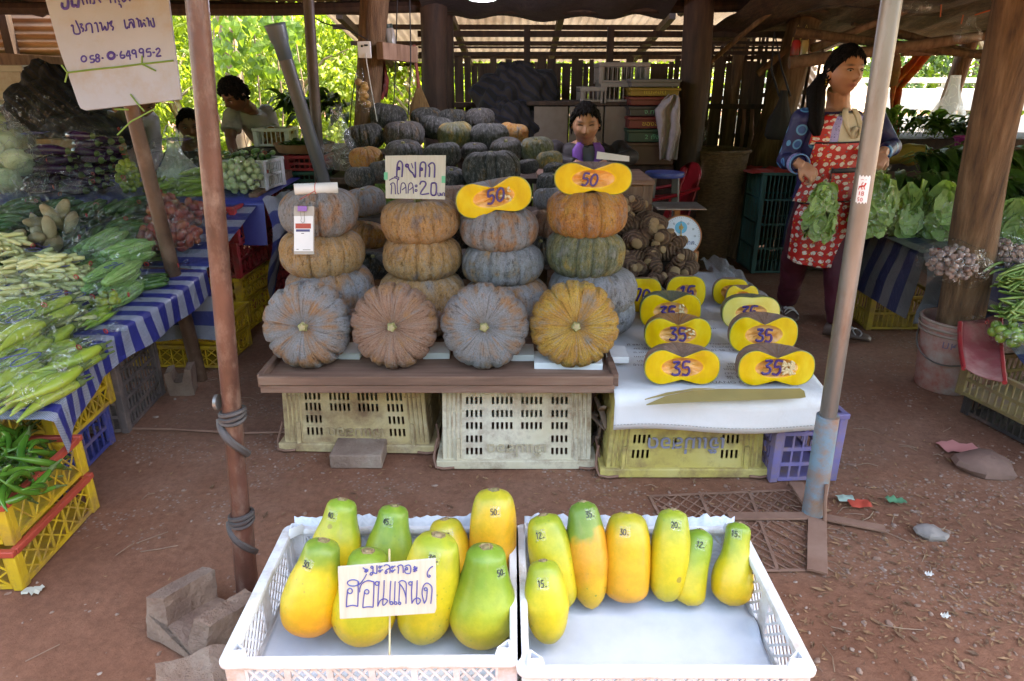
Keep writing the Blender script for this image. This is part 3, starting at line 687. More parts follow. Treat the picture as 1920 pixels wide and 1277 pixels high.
# ================================================================ crates
def slot_panel(mb, P00, P10, P01, P11, cols, rows, hole):
    P00, P10, P01, P11 = map(Vector, (P00,P10,P01,P11))
    def pt(u, v): return (P00*(1-u)+P10*u)*(1-v) + (P01*(1-u)+P11*u)*v
    b = len(mb.v); vs = [pt(u, v) for v in rows for u in cols]; n = len(cols)
    fs = [(j*n+i, j*n+i+1, (j+1)*n+i+1, (j+1)*n+i) for j in range(len(rows)-1) for i in range(n-1) if not hole(i, j)]
    mb.add(vs, fs)
def edges(groups, pitch, w):
    e = [0.0]; hs = set()
    for g0, n in groups:
        for k in range(n):
            a = g0+k*pitch; hs.add(len(e)); e += [a, a+w]
    e.append(1.0); return e, hs
def big_crate(label, cx, y0, mat, rows, lettering, cat='crate', wb=.60, wt=.545, h=.367, dep=.42, rz=0, groups=((.155,4),(.33,5),(.53,5),(.735,4)), letmat=None, lz=.105, lsize=.062, z0=0, skipmid=2):
    t = thing('plastic_crate', label, cat, (cx, y0+dep/2, z0), 'big slotted crates under the pumpkins', (0,0,rz))
    ce, ch = edges(groups, .031, .017); re, rh = edges(rows, 0, 0) if False else (None, None)
    rr = [0.0]; rhs = set()
    for a, b_ in rows: rhs.add(len(rr)); rr += [a, b_]
    rr.append(1.0); inner = set(range(1+2*groups[0][1], 1+2*(groups[0][1]+groups[1][1]+groups[2][1])))
    low = set(sorted(rhs)[:skipmid])
    hole = lambda i, j: i in ch and j in rhs and not (j in low and i in inner)
    dt = dep*.93/2; db = dep/2
    for k, (a, b_, c_, d_) in enumerate((((-wb/2*.965,-db*.97,.03),(wb/2*.965,-db*.97,.03),(-wt/2,-dt,h),(wt/2,-dt,h)), ((wb/2*.965,db*.97,.03),(-wb/2*.965,db*.97,.03),(wt/2,dt,h),(-wt/2,dt,h)),
                          ((-wb/2*.965,db*.97,.03),(-wb/2*.965,-db*.97,.03),(-wt/2,dt,h),(-wt/2,-dt,h)), ((wb/2*.965,-db*.97,.03),(wb/2*.965,db*.97,.03),(wt/2,-dt,h),(wt/2,dt,h)))):
        mb = MB(); slot_panel(mb, a, b_, c_, d_, ce, rr, hole); mb.build('side_panel', mat, t, solid=.006, smooth=0)
    mb = MB(); mb.box((0,0,h-.003), (wt+.004, dt*2+.004, .006)); mb.build('bottom_panel', mat, t)
    mb = MB()
    for s in (-1, 1):
        mb.box((0, s*(db), .02), (wb+.03, .022, .036)); mb.box((s*(wb/2+.004), 0, .02), (.022, db*2-.02, .034))
    mb.build('rim', mat, t, bevel=.003)
    mb = MB()
    def fr(u, z, o=0): f = (z-.03)/(h-.03); return Vector(((wb*.965*(1-f)+wt*f)*(u-.5), -(db*.97*(1-f)+dt*f)-.004-o, z))
    for us, ue, a_, b_ in (((.03,.06,.09,.12),.10,.02,.14), ((.88,.91,.94,.97),.90,.86,.98)):
        mb = MB()
        for u in us: mb.bar(fr(u,.045), fr(u,h-.004), .006, .006)
        mb.bar(fr(ue,.036,.006), fr(ue,.13,.006), .006, .016)
        for z in (h*.97, h*.66, h*.9): mb.bar(fr(a_,z), fr(b_,z), .004, .004)
        mb.build('rib_band', mat, t)
    for s in (-1, 1):
        mb = MB(); x = s*(wb/2+.016)
        mb.tube([(x-s*.07,-db-.016,.012),(x-s*.03,-db-.02,.010),(x,-db-.012,.012),(x+s*.012,-db+.02,.035),(x+s*.006,-db+.05,.07),(x-s*.002,-db+.06,.10)], .005, 6)
        mb.build('wire_handle', IRON, t)
    if lettering:
        vs, fs = text_mesh(lettering, lsize, .0015, .0008); mb = MB()
        mb.add([fr(.5, lz)+Vector((-v.x, -.0045-v.z, -v.y)) for v in vs], fs); mb.build('lettering', letmat or mat, t, smooth=0)
    return t
CR_Y = surf('crate_cream', (.55,.42,.22), (.46,.32,.13), 4, .6, .4, 40, c3=(.58,.50,.34), dirt=(.22,.13,.075), dscale=7, damt=.62)
CR_W = surf('crate_white', (.64,.57,.42), (.52,.43,.27), 4, .55, .4, 40, c3=(.68,.64,.55), dirt=(.26,.17,.095), dscale=8, damt=.58)
CR_L = surf('crate_yellow_faded', (.50,.40,.115), (.40,.30,.08), 4, .55, .4, 40, c3=(.55,.46,.19), dirt=(.22,.14,.07), dscale=9, damt=.6)
LET_G = flat('grey_print', (.24,.24,.33), .6)
rows6 = [(.08,.17),(.235,.325),(.40,.49),(.55,.64),(.71,.80),(.86,.95)]
big_crate('grubby cream slotted crate upside down under the left end of the plank', -.615, 2.41, CR_Y, [(.12,.22),(.28,.38),(.44,.54),(.58,.68),(.73,.83),(.88,.97)], 'เจ๊แม่สอด', rz=R_(-2))
big_crate('dirty white slotted crate upside down under the middle of the plank', .018, 2.285, CR_W, rows6, 'เจ๊แม่สอด', wb=.585, letmat=surf('cream_letters', (.5,.42,.28)))
big_crate('faded yellow slotted crate upside down under the white sack', .645, 2.225, CR_L, [(.14,.25),(.33,.44),(.54,.66),(.76,.88)], 'เจ๊แม่สอด', letmat=LET_G, lz=.165, lsize=.078, wb=.60, h=.36)
t = thing('concrete_block', 'grey concrete block under the cream crate', 'block', (-.60, 2.36, 0))
mb = MB(); mb.box((0,0,.03), (.20,.16,.06)); mb.build('block', CONC, t, bevel=.006)
# purple crate by the steel pole
def lattice_crate(name, label, loc, W, D, H, mat, cat='crate', group=None, rz=0, rim=None, tri=True, cell=.055, posts=.03, base=True, bands=1, rimh=.02, top=0):
    t = thing(name, label, cat, loc, group, (0,0,rz)); rim = rim or mat
    x, y = W/2, D/2; th = .005
    for sx in (-1, 1):
        for sy in (-1, 1):
            mb = MB(); mb.box((sx*(x-posts/2+.003), sy*(y-.006), H/2), (posts, .016, H)); mb.box((sx*(x-.006), sy*(y-posts/2-.01), H/2), (.016, posts-.006, H)); mb.build('corner_post', mat, t, bevel=.003)
    for k in range(4):
        mb = MB(); L = (W if k < 2 else D)-2*posts; n = max(2, int(L/cell)); s = -1 if k % 2 == 0 else 1
        def P(u, z, o=0): return Vector((-L/2+u*L, s*(y-.006)+o, z)) if k < 2 else Vector((s*(x-.006)+o, -L/2+u*L, z))
        zs = [rimh*.6+(H-rimh*1.2)*i/bands for i in range(bands+1)]
        for z in zs: mb.bar(P(0,z), P(1,z), .008, .014)
        for i in range(n+1):
            mb.bar(P(i/n, zs[0]), P(i/n, zs[-1]), .006, .007, up=(1,0,0) if k < 2 else (0,1,0))
        if tri:
            for b in range(bands):
                hz = (zs[b+1]-zs[b]); m2 = max(1, int(round(hz/(L/n))))
                for i in range(n):
                    for j in range(m2):
                        z0 = zs[b]+hz*j/m2; z1 = zs[b]+hz*(j+1)/m2
                        mb.bar(P(i/n, z0, .0012), P((i+1)/n, z1, .0012), .0035, .005); mb.bar(P((i+1)/n, z0, -.0012), P(i/n, z1, -.0012), .0035, .005)
        mb.build('side_panel', mat, t)
    mb = MB()
    for s in (-1, 1):
        mb.box((0, s*(y-.004), H-rimh/2+.004), (W+.012, .02, rimh)); mb.box((s*(x-.004), 0, H-rimh/2+.002), (.02, D-.03, rimh))
    mb.build('rim', rim, t, bevel=.003)
    if base: mb = MB(); mb.box((0,0,.006), (W-.02, D-.02, .008)); mb.build('base', mat, t)
    return t
PURP = surf('purple_plastic', (.17,.15,.36), (.13,.11,.24), 6, .5, .2, 40, dirt=(.25,.17,.14), dscale=8, damt=.6)
lattice_crate('plastic_crate', 'dusty purple crate standing beside the steel pole', (1.075, 2.36, 0), .25, .34, .275, PURP, tri=False, cell=.035, bands=4, rz=R_(3))
lattice_crate('plastic_crate', 'dusty dark crate supporting the plank behind the cream crate', (-.5, 2.98, 0), .5, .35, .367, surf('dark_plastic', (.06,.055,.06), (.04,.035,.04), 6, .55, .2, dirt=(.2,.13,.1), dscale=7, damt=.5), tri=False, cell=.05, bands=4)

t = thing('firewood', 'small heap of dry sticks and bark between the white and yellow crates', 'firewood', (.325, 2.36, 0))
for i in range(9):
    mb = MB(); a = Vector((.325+rnd.uniform(-.02,.03), 2.30+rnd.uniform(0,.12), .02+.028*i)); d = Vector((rnd.uniform(-.4,.4), rnd.uniform(-.3,.6), rnd.uniform(-.6,1))).normalized()*rnd.uniform(.05,.1)
    mb.tube([a-d, a+rv()*.006, a+d], [.009, rnd.uniform(.010,.018), .006], 7, flat=.6); mb.build('stick', surf('dry_stick', (.20,.13,.09), (.11,.065,.045), 20, .9, .6, 60, c3=(.27,.19,.14)), t, True)
# ================================================================ plank and foam
t = thing('plank_table', 'long brown plank shelf with a raised edge carrying the pumpkins', 'plank', (-.17, 2.5, .386))
XL, XR = at(490, 690, 2.2).x, at(1150, 690, 2.2).x
mb = MB(); mb.box(((XL+XR)/2, 2.62, .392), (XR-XL, .84, .03)); mb.build('board', WOODX, t, True, bevel=.003)
mb = MB(); mb.box(((XL+XR)/2, 2.187, .386), (XR-XL+.01, .024, .030)); mb.build('front_strip', WOODX, t, True, bevel=.003)
mb = MB(); mb.box(((XL+XR)/2-.004, 2.184, .420), (XR-XL+.004, .030, .034)); mb.build('front_strip', WOODX, t, True, bevel=.003)
mb = MB(); mb.box((XR+.010, 2.42, .407), (.022, .44, .05)); mb.build('end_strip', WOODX, t, True, bevel=.003)
mb = MB(); mb.box((XL-.010, 2.42, .407), (.022, .44, .05)); mb.build('end_strip', WOODX, t, True, bevel=.003)
FOAM = flat('white_foam', (.80,.80,.80), .7, bump=.3, bscale=120)
PT = .407
for x0, x1, y, lb in ((560, 676, 2.40, 'white foam slab behind the leftmost front pumpkin'), (792, 842, 2.40, 'white foam slab between the second and third front pumpkins'), (958, 1002, 2.38, 'white foam slab between the third and fourth front pumpkins'),
                      (1003, 1132, 2.30, 'white foam slab under the yellowish front pumpkin'), (1138, 1180, 2.36, 'white foam slab at the right end of the plank')):
    a, b = at(x0, 670, y).x, at(x1, 670, y).x; mb = MB(); mb.box(((a+b)/2, y+.06, PT+.0125), (b-a, .12, .025), Matrix.Rotation(R_(rnd.uniform(-3,3)), 3, 'Z'))
    tag(mb.build('foam_slab', FOAM, world=True, bevel=.002), lb, 'foam slab', 'foam slabs on the plank')

# ================================================================ pumpkins
PK = {
 'tan': pumpkin_mat('pumpkin_tan', [(.12, (.30,.20,.15)), (.36, (.58,.30,.10)), (.66, (.64,.37,.17)), (.95, (.38,.32,.29))]),
 'orange': pumpkin_mat('pumpkin_orange', [(.12, (.30,.20,.14)), (.36, (.58,.23,.05)), (.66, (.66,.33,.06)), (.95, (.36,.30,.26))]),
 'greyorange': pumpkin_mat('pumpkin_grey_orange', [(.10, (.56,.25,.07)), (.38, (.46,.25,.14)), (.55, (.36,.31,.29)), (.75, (.36,.36,.39)), (.97, (.54,.25,.09))]),
 'grey': pumpkin_mat('pumpkin_grey', [(.12, (.52,.27,.07)), (.34, (.28,.26,.245)), (.6, (.36,.36,.39)), (.95, (.18,.175,.175))]),
 'green': pumpkin_mat('pumpkin_green', [(.10, (.55,.32,.05)), (.36, (.27,.235,.09)), (.6, (.15,.165,.09)), (.92, (.34,.33,.31))]),
 'yellow': pumpkin_mat('pumpkin_yellow', [(.12, (.36,.28,.20)), (.36, (.64,.31,.05)), (.62, (.74,.44,.07)), (.92, (.50,.29,.14))]),
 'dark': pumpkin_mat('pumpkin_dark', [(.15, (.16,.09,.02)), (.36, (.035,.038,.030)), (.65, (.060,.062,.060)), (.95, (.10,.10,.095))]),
 'shaded': pumpkin_mat('pumpkin_shaded', [(.10, (.24,.12,.04)), (.36, (.105,.09,.08)), (.65, (.075,.07,.07)), (.95, (.15,.14,.135))]),  # darker copy of the grey kinds, interior shade put into the colour
 'mauve': pumpkin_mat('pumpkin_mauve', [(.12, (.32,.26,.24)), (.4, (.48,.26,.17)), (.65, (.42,.23,.15)), (.92, (.56,.27,.10))]),
}
STEM = surf('stem', (.30,.27,.10), (.18,.15,.06), 20, .7, .3, 60, c3=(.42,.36,.22))
STEMC = flat('stem_cut', (.40,.31,.17), .8)
def prof(la, R, H, dim=.17, pw=.62, dimb=None, dw=.30):
    c = abs(math.cos(la)); sn = math.sin(la); r = R*c**pw
    z = H/2*math.copysign(abs(sn)**.85, sn); z -= math.copysign(1, sn)*H*(dim if sn > 0 or dimb is None else dimb)*math.exp(-(r/(dw*R))**2); return r, z
_PM = {}
def pmesh(var):
    if var in _PM: return _PM[var]
    k = var*13.7; n = (13, 15, 12, 17, 14, 16)[var % 6]; R, H = .5, .52; mb = MB(); dp = (.085,.10,.07,.09,.08,.10)[var % 6]
    NU, NV = 132, 26
    def fn(u, v):
        a = 2*PI*u; la = PI/2-PI*v; r, z = prof(la, R, H)
        ph = n*a/2+.55*nz((math.cos(a)*1.6, math.sin(a)*1.6, k)); g = abs(math.sin(ph)); env = min(1, (r/R)*1.5)
        f = 1-dp*env*(1-g)**3.6 + .05*nz((math.cos(a)*1.2, math.sin(a)*1.2, la*.8+k)) + .02*nz((math.cos(a)*r*9, math.sin(a)*r*9, z*9+k)) + .014*nz((math.cos(a)*r*22, math.sin(a)*r*22, z*12+k))*env
        g2 = abs(math.sin(ph*3+.8*math.sin(a*3+k))); f -= .022*env*(1-g2)**4
        zz = z*(1-.5*dp*env*(1-g)**2.2)*(1+.08*nz((math.cos(a), math.sin(a), k+4)))
        return Vector((r*math.cos(a)*f, r*math.sin(a)*f, zz))
    mb.grid(fn, NU, NV, True); o = mb.build('pumpkin', PK['tan'], smooth=180); me = o.data; bpy.data.objects.remove(o)
    s = MB(); zt = prof(PI/2, R, H)[1]
    s.rings([[Vector((rr*math.cos(a*PI/10+tw)*(1+.18*math.cos(5*a*PI/10)), rr*math.sin(a*PI/10+tw)*(1+.18*math.cos(5*a*PI/10)), zt+z)) for a in range(20)] for rr, z, tw in ((.075,-.02,0),(.052,.015,.05),(.044,.05,.12),(.041,.066,.18))])
    o = s.build('stem', STEM, smooth=50); sm = o.data; bpy.data.objects.remove(o)
    s = MB(); s.rings([[Vector((rr*math.cos(a*PI/10+.18)*(1+.3*math.cos(5*a*PI/10)), rr*math.sin(a*PI/10+.18)*(1+.3*math.cos(5*a*PI/10)), zt+z)) for a in range(20)] for rr, z in ((.028,.0665),(.024,.070))])
    o = s.build('stem_cut', STEMC, smooth=50); s2 = o.data; bpy.data.objects.remove(o)
    _PM[var] = (me, sm, s2); return _PM[var]
_PMM = {}
def pumpkin(c, D, H, kind, var, label, rot=(0,0,0), group=None):
    me, sm, s2 = pmesh(var); key = (var, kind)
    if key not in _PMM: m2 = me.copy(); m2.materials[0] = PK[kind]; _PMM[key] = m2
    o = bpy.data.objects.new('pumpkin', _PMM[key]); COL.objects.link(o); o.location = c; o.rotation_euler = rot; o.scale = (D, D, H/.52)
    s = bpy.data.objects.new('stem', sm); COL.objects.link(s); s.parent = o
    q = bpy.data.objects.new('stem_cut', s2); COL.objects.link(q); q.parent = s
    return tag(o, label, 'pumpkin', group)
# front row, stems towards the viewer
G1 = 'pumpkins standing on edge along the plank'
for px_, py_, wpx, kind, var, rz, lb in ((579, 612, 165, 'greyorange', 0, .2, 'grey blue ribbed pumpkin on edge, leftmost of the front row'), (741, 616, 163, 'mauve', 1, 1.1, 'dull mauve brown pumpkin on edge, second from left in the front row'),
        (909, 613, 163, 'greyorange', 2, 2.3, 'grey streaked tan pumpkin on edge, third from left in the front row'), (1077, 611, 166, 'yellow', 3, .7, 'yellow orange pumpkin on edge at the right end of the front row')):
    Y = 2.345; D = wpx*mpp(px_, py_, Y)*1.0; c = at(px_, py_, Y); c.z = PT + D*.485 + .004
    o = pumpkin(c, D, D*.56, kind, var, lb, (R_(78), R_(rnd.uniform(-5,5)), 0), G1)
    o.rotation_euler = (Matrix.Rotation(R_(77), 3, 'X') @ Matrix.Rotation(rz, 3, 'Z')).to_euler()
# four front stacks
G2 = 'pumpkins stacked four high behind the front row'
STK = [  # px, py, width, kind
 [(598,397,146,'greyorange'), (605,472,158,'tan'), (621,538,164,'greyorange'), (625,612,160,'mauve')],
 [(788,412,150,'tan'), (791,480,148,'tan'), (791,545,158,'tan'), (800,625,155,'mauve')],
 [(935,428,146,'greyorange'), (942,493,154,'grey'), (950,556,156,'greyorange'), (955,628,150,'mauve')],
 [(1101,397,154,'orange'), (1097,473,150,'green'), (1113,541,164,'grey'), (1118,606,140,'grey')]]
SN = ['leftmost stack, under the paper roll', 'second stack, under the cardboard price sign', 'third stack, under a cut pumpkin half', 'rightmost stack, under the upper cut pumpkin half']
RN = ['top', 'second', 'third', 'bottom']
CN = {'greyorange': 'grey and orange', 'tan': 'tan orange', 'mauve': 'dull brown', 'grey': 'grey', 'orange': 'orange streaked', 'green': 'green and grey', 'shaded': 'dusky grey brown', 'dark': 'dark green grey', 'yellow': 'yellow'}
TOPS = []
for si, st in enumerate(STK):
    zb = PT+.003; Hs = []
    tops = [at(p[0], p[1], 2.72).z for p in st]
    n = len(st); z = None
    for ri, (px_, py_, wpx, kind) in enumerate(st):
        c = at(px_, py_, 2.72); D = wpx*mpp(px_, py_, 2.72); H = (tops[0]-tops[2])/2*1.24
        if ri == 3: c.z = PT + H*.45
        o = pumpkin(c, D, H, kind, (si*2+ri) % 6, '%s pumpkin, %s of the %s' % (CN[kind], RN[ri], SN[si]), (R_(rnd.uniform(-3,3)), R_(rnd.uniform(-4,4)), rnd.random()*6), G2)
        if ri == 0: TOPS.append(Vector((c.x, c.y, c.z+H*.44)))
# tiered rack hidden under the heap
t = thing('wooden_rack', 'dark stepped wooden rack under the pumpkin heap', 'rack', (-.25, 3.9, 0))
for y, z in ((3.10,.42),(3.5,.55),(3.9,.70),(4.3,.86),(4.7,.96)):
    mb = MB(); mb.box((-.32, y, z-.02), (1.55, .38, .03)); mb.build('board', DARKW, t, True)
    for x in (-1.05, .40):
        mb = MB(); mb.box((x, y, (z-.035)/2), (.05, .05, z-.035)); mb.build('leg', DARKW, t, True)
# second line of stacks and the heap at the back
G3 = 'dark pumpkins heaped behind the stacks'
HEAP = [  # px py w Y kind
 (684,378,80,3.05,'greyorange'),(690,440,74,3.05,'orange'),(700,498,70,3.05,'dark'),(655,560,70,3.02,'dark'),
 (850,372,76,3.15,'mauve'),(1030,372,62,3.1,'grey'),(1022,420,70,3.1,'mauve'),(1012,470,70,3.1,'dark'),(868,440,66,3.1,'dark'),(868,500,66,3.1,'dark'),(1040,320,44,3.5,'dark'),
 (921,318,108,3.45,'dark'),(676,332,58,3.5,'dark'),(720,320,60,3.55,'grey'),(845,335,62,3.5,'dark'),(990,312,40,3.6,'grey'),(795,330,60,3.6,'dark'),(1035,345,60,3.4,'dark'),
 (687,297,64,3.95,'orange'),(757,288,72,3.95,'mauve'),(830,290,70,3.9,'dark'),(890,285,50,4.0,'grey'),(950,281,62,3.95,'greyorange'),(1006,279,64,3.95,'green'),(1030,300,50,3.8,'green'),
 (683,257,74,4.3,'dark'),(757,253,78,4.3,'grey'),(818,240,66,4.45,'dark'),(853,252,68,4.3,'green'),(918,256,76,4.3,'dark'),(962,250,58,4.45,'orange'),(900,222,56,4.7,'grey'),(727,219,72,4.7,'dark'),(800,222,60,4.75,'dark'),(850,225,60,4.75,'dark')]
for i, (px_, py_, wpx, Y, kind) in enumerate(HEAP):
    if Y > 3.3: kind = {'grey': 'shaded', 'mauve': 'shaded', 'greyorange': 'shaded'}.get(kind, kind)  # pumpkins farther back take the colour darkened to imitate interior shade
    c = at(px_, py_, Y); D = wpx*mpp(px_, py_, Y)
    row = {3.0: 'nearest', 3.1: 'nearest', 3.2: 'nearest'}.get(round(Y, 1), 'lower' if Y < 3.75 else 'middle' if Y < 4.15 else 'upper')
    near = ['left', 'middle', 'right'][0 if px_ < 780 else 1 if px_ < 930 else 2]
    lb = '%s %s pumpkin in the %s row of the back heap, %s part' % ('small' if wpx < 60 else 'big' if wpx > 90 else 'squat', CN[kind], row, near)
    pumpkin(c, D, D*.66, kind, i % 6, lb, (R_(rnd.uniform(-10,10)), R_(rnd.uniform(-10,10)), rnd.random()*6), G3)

# ================================================================ signs
def board_sign(o_name, corners, Y, tilt, thick, mat, label, cat, strokes, ox, oy, sc, r, ink, parent=None, name='board', bold=()):
    """flat board whose outline and pen strokes were measured in the photo"""
    t = parent
    n = Vector((0, -math.cos(tilt), math.sin(tilt))); P0 = at(*corners[0], Y)
    pts = [on(px_, py_, P0, n) for px_, py_ in corners]
    if t is None: t = thing(o_name, label, cat, (sum(p.x for p in pts)/len(pts), Y, min(p.z for p in pts)))
    mb = MB(); mb.poly(list(reversed(pts)), -n*thick); bo = mb.build(name, mat, t, True, smooth=0, bevel=.001)
    mb = MB()
    for k, pl in enumerate(strokes):
        q = [on(ox+x/sc, oy+y/sc, P0+n*.0006, n) for x, y in smooth_pl(pl)]
        if len(q) > 1: mb.tube(q, r*(1.7 if k in bold else 1), 5)
    mb.build('lettering', ink, bo, True, smooth=60)
    return t, P0, n
S1 = [[(168,238),(172,150),(190,122),(210,150),(205,238)], circ(182,176,8), [(175,185),(168,210)], circ(243,156,10), [(250,162),(262,190),(286,212)], [(302,128),(303,240),(286,214)], [(274,138),(286,176)],
      [(335,238),(338,150),(358,130),(377,150),(372,240)], circ(346,182,8), [(402,238),(406,172),(396,156),(420,135),(441,155),(439,242)],
      [(128,362),(131,302),(122,290),(144,280),(156,300),(159,362)], [(114,262),(150,244),(186,258)], [(150,236),(185,242),(172,270),(176,352),(186,358)],
      [(195,356),(200,292),(218,280),(232,300),(236,357)], [(230,312),(206,332)], [(250,356),(255,292),(272,280),(284,300),(289,357)], [(283,312),(259,332)],
      circ(308,302,7), circ(308,335,7), [(334,292),(345,271),(370,272),(376,296),(338,360),(402,356)], [(418,284),(452,285),(450,362),(416,361),(418,284)],
      [(464,350),(467,371),(479,371),(479,350)], [(484,373),(486,355),(492,373)], [(498,373),(500,352),(511,355),(512,375)]]
t, P0, n = board_sign('price_sign', [(722,292),(770,291),(836,291),(834,374),(723,372)], 2.64, R_(8), .006, CARD, 'cardboard price sign in purple pen on the second pumpkin stack', 'sign', S1, 700, 270, 3.84, .0019, INKP, bold=(0,1,3,4,5,7,8,9,19,20))
TAPE = flat('green_tape', (.10,.38,.22), .35, bump=0)
for x0, x1, y0, y1 in ((720,727,323,337),(828,835,330,343)):
    mb = MB(); mb.poly([on(x, y, P0+n*.0012, n) for x, y in ((x0,y1),(x1,y1),(x1,y0),(x0,y0))], n*.0006); mb.build('tape', TAPE, t, True, smooth=0)
mb = MB(); mb.tube([on(700+x/3.84, 270+y/3.84, P0, n) for x, y in [(524,252),(540,242),(556,252),(545,268),(524,264)]], .0012, 5); mb.build('clip', STEEL, t, True)
S2 = [[(480,355),(520,385)],[(508,402),(565,385)],[(515,375),(555,418)],[(542,370),(530,430)],[(505,418),(562,400)],[(520,395),(550,400)],
      circ(618,348,17), [(635,345),(632,430),(610,468),(590,455),(600,430),(640,425),(688,440),(692,320)],
      circ(735,346,15), [(748,340),(775,328)], circ(735,405,15), [(748,400),(780,384)],
      [(795,330),(830,310),(872,325),(890,360),(885,436)], [(885,365),(835,388),(812,430),(828,446),(845,425),(835,405)],
      circ(922,348,14), [(935,342),(968,328)], circ(922,405,15), [(935,400),(968,384)],
      [(1010,440),(1016,355),(1000,338),(1045,315),(1080,335),(1085,432)], circ(1136,370,17), [(1116,362),(1115,430),(1190,436),(1196,340),(1160,314),(1108,336)],
      [(1232,385),(1300,370)],[(1240,350),(1290,405)],[(1265,335),(1262,420)],[(1295,345),(1240,415)],[(1250,330),(1275,395)],
      circ(336,583,87,48), [(395,620),(435,600),(480,545),(515,495),(535,452)], [(410,560),(412,750),(405,935)], [(405,935),(325,917),(233,942)], [(233,942),(240,820),(252,698)], circ(289,703,37,40),
      [(435,722),(440,650),(480,585),(560,550),(648,568)], [(648,568),(645,750),(635,946)], [(635,946),(560,940),(480,952)], [(480,952),(490,830),(508,712)], circ(540,715,33),
      circ(694,590,29), [(728,560),(715,700),(705,934)], [(705,934),(740,850),(800,822),(852,850),(800,916),(778,890),(795,720),(800,545)],
      [(900,555),(890,700),(885,880)], circ(910,885,22), [(965,560),(960,700),(955,870)], circ(972,885,20),
      [(1015,580),(1060,548),(1112,562),(1132,600),(1131,700),(1128,892)], [(1028,590),(1080,660),(1112,740),(1126,800)], [(1035,590),(1020,880)], circ(1032,888,18),
      circ(1194,590,26), [(1222,560),(1210,700),(1216,890)], [(1216,890),(1250,830),(1310,810),(1346,850),(1310,898),(1284,868),(1290,700),(1295,545)],
      [(1498,892),(1518,680),(1490,612),(1432,586),(1384,640),(1368,750),(1400,890)], [(1400,890),(1430,830),(1447,680)], circ(1422,676,23),
      [(1530,335),(1490,358),(1450,420),(1448,478),(1475,500),(1492,478),(1466,462)]]
t = thing('price_sign', 'cardboard sign in blue pen on a thin stick in the papaya crate', 'sign', (-.2, 1.03, .3))
board_sign('', [(633,1063),(720,1056),(817,1047),(818,1142),(815,1150),(725,1156),(637,1161)], 1.03, R_(12), .004, CARD, '', '', S2, 620, 1020, 7.98, .0011, INK, parent=t)
mb = MB(); mb.tube([at(730,1246,.985), at(731,1150,1.036), at(730,1030,1.050)], .0019, 8); mb.build('stick', surf('bamboo_stick', (.62,.50,.30)), t, True)
S3 = [[(225,30),(222,70),(245,98),(285,90),(292,40),(288,0)], [(330,0),(345,75),(375,60),(405,80),(410,0)], [(450,0),(470,55)], [(500,0),(512,45)],[(540,0),(547,45)], [(585,0),(592,35),(570,42)], [(640,0),(665,30)],
      [(770,0),(778,35)],[(825,0),(832,35)], [(860,0),(877,30)], [(868,46),(890,58),(896,88)], [(905,0),(925,20),(950,0)], [(985,0),(1000,12)],
      [(325,300),(345,290),(362,382),(430,372),(375,235)], [(425,280),(452,275),(438,312),(466,330),(455,365)], [(485,352),(502,340),(495,292),(520,270),(555,280),(570,378)], [(590,270),(615,265),(636,368)],
      [(645,270),(665,260),(685,348),(710,300),(726,346),(748,320),(740,250)], [(755,275),(790,240),(778,290),(806,312),(795,348)],
      [(930,225),(945,310),(965,326),(968,302)], [(985,322),(990,272),(1010,252),(1040,322)], [(980,232),(1030,225),(1050,318)], [(1065,220),(1085,215),(1102,312)], [(1095,240),(1115,235),(1130,312),(1150,262),(1176,306)], [(1150,228),(1168,236)],
      [(1180,215),(1200,210),(1216,302)], [(1225,235),(1250,302),(1276,296),(1255,205)],
      circ(470,672,30,33), [(580,635),(545,640),(545,672),(582,676),(582,706),(545,713)], circ(625,640,19), circ(627,684,22), [(675,665),(692,662)], circ(782,636,38,37), [(845,632),(853,632)],
      [(900,582),(884,620),(895,662),(930,655),(930,630),(890,632)], [(975,575),(955,636),(1006,628)], [(985,575),(1000,682)], circ(1040,592,22), [(1062,590),(1070,662)], circ(1125,580,24), [(1148,580),(1149,656)],
      [(1230,555),(1190,560),(1185,596),(1226,592),(1231,636),(1195,642)], [(1255,600),(1280,598)], [(1290,570),(1320,550),(1336,580),(1295,642),(1352,636)]]
t = thing('name_board', 'stained white board with blue handwriting tied to a rusty pipe at upper left', 'board', (at(300,712,3.1).x, 3.14, 0))
BOARDM = surf('stained_white_board', (.48,.51,.62), (.42,.43,.50), 3, .55, .15, 40, dirt=(.42,.34,.29), dscale=4, damt=.35)
_, P0, n = board_sign('', [(72,-60),(320,-60),(316,0),(326,80),(340,186),(250,197),(160,207),(151,203),(147,196),(110,90),(85,0)], 3.02, R_(10), .012, BOARDM, '', '', S3, 80, 0, 6.081, .0034, flat('violet_ink', (.085,.06,.36), .5, bump=0), parent=t, bold=(0,1,32))
a = gz(376, 712, 0); b = at(245, 195, 3.06); b2 = b+(b-a)*.42
mb = MB(); mb.tube([a, (a+b)/2, b, b2], [.034,.033,.030,.029], 14); mb.build('pipe', surf('brown_pipe', (.10,.05,.03), (.065,.032,.02), 9, .5, .3, 80, c3=(.20,.12,.085)), t, True)
GSTR = flat('green_string', (.22,.38,.08), .5)
mb = MB()
for pl in ([(283,828),(600,790),(900,760),(1130,730),(1490,692)], [(283,828),(215,742)], [(283,828),(255,940)], [(1130,730),(1135,635)], [(1130,730),(1290,808)], [(1000,1075),(1080,1180),(1160,1270)], [(820,1245),(980,1250)], [(1280,1240),(1000,1390),(850,1540)]):
    mb.tube([on(80+x/6.081, y/6.081, P0+n*.004, n) for x, y in pl], .0034, 5)
mb.build('string', GSTR, t, True)
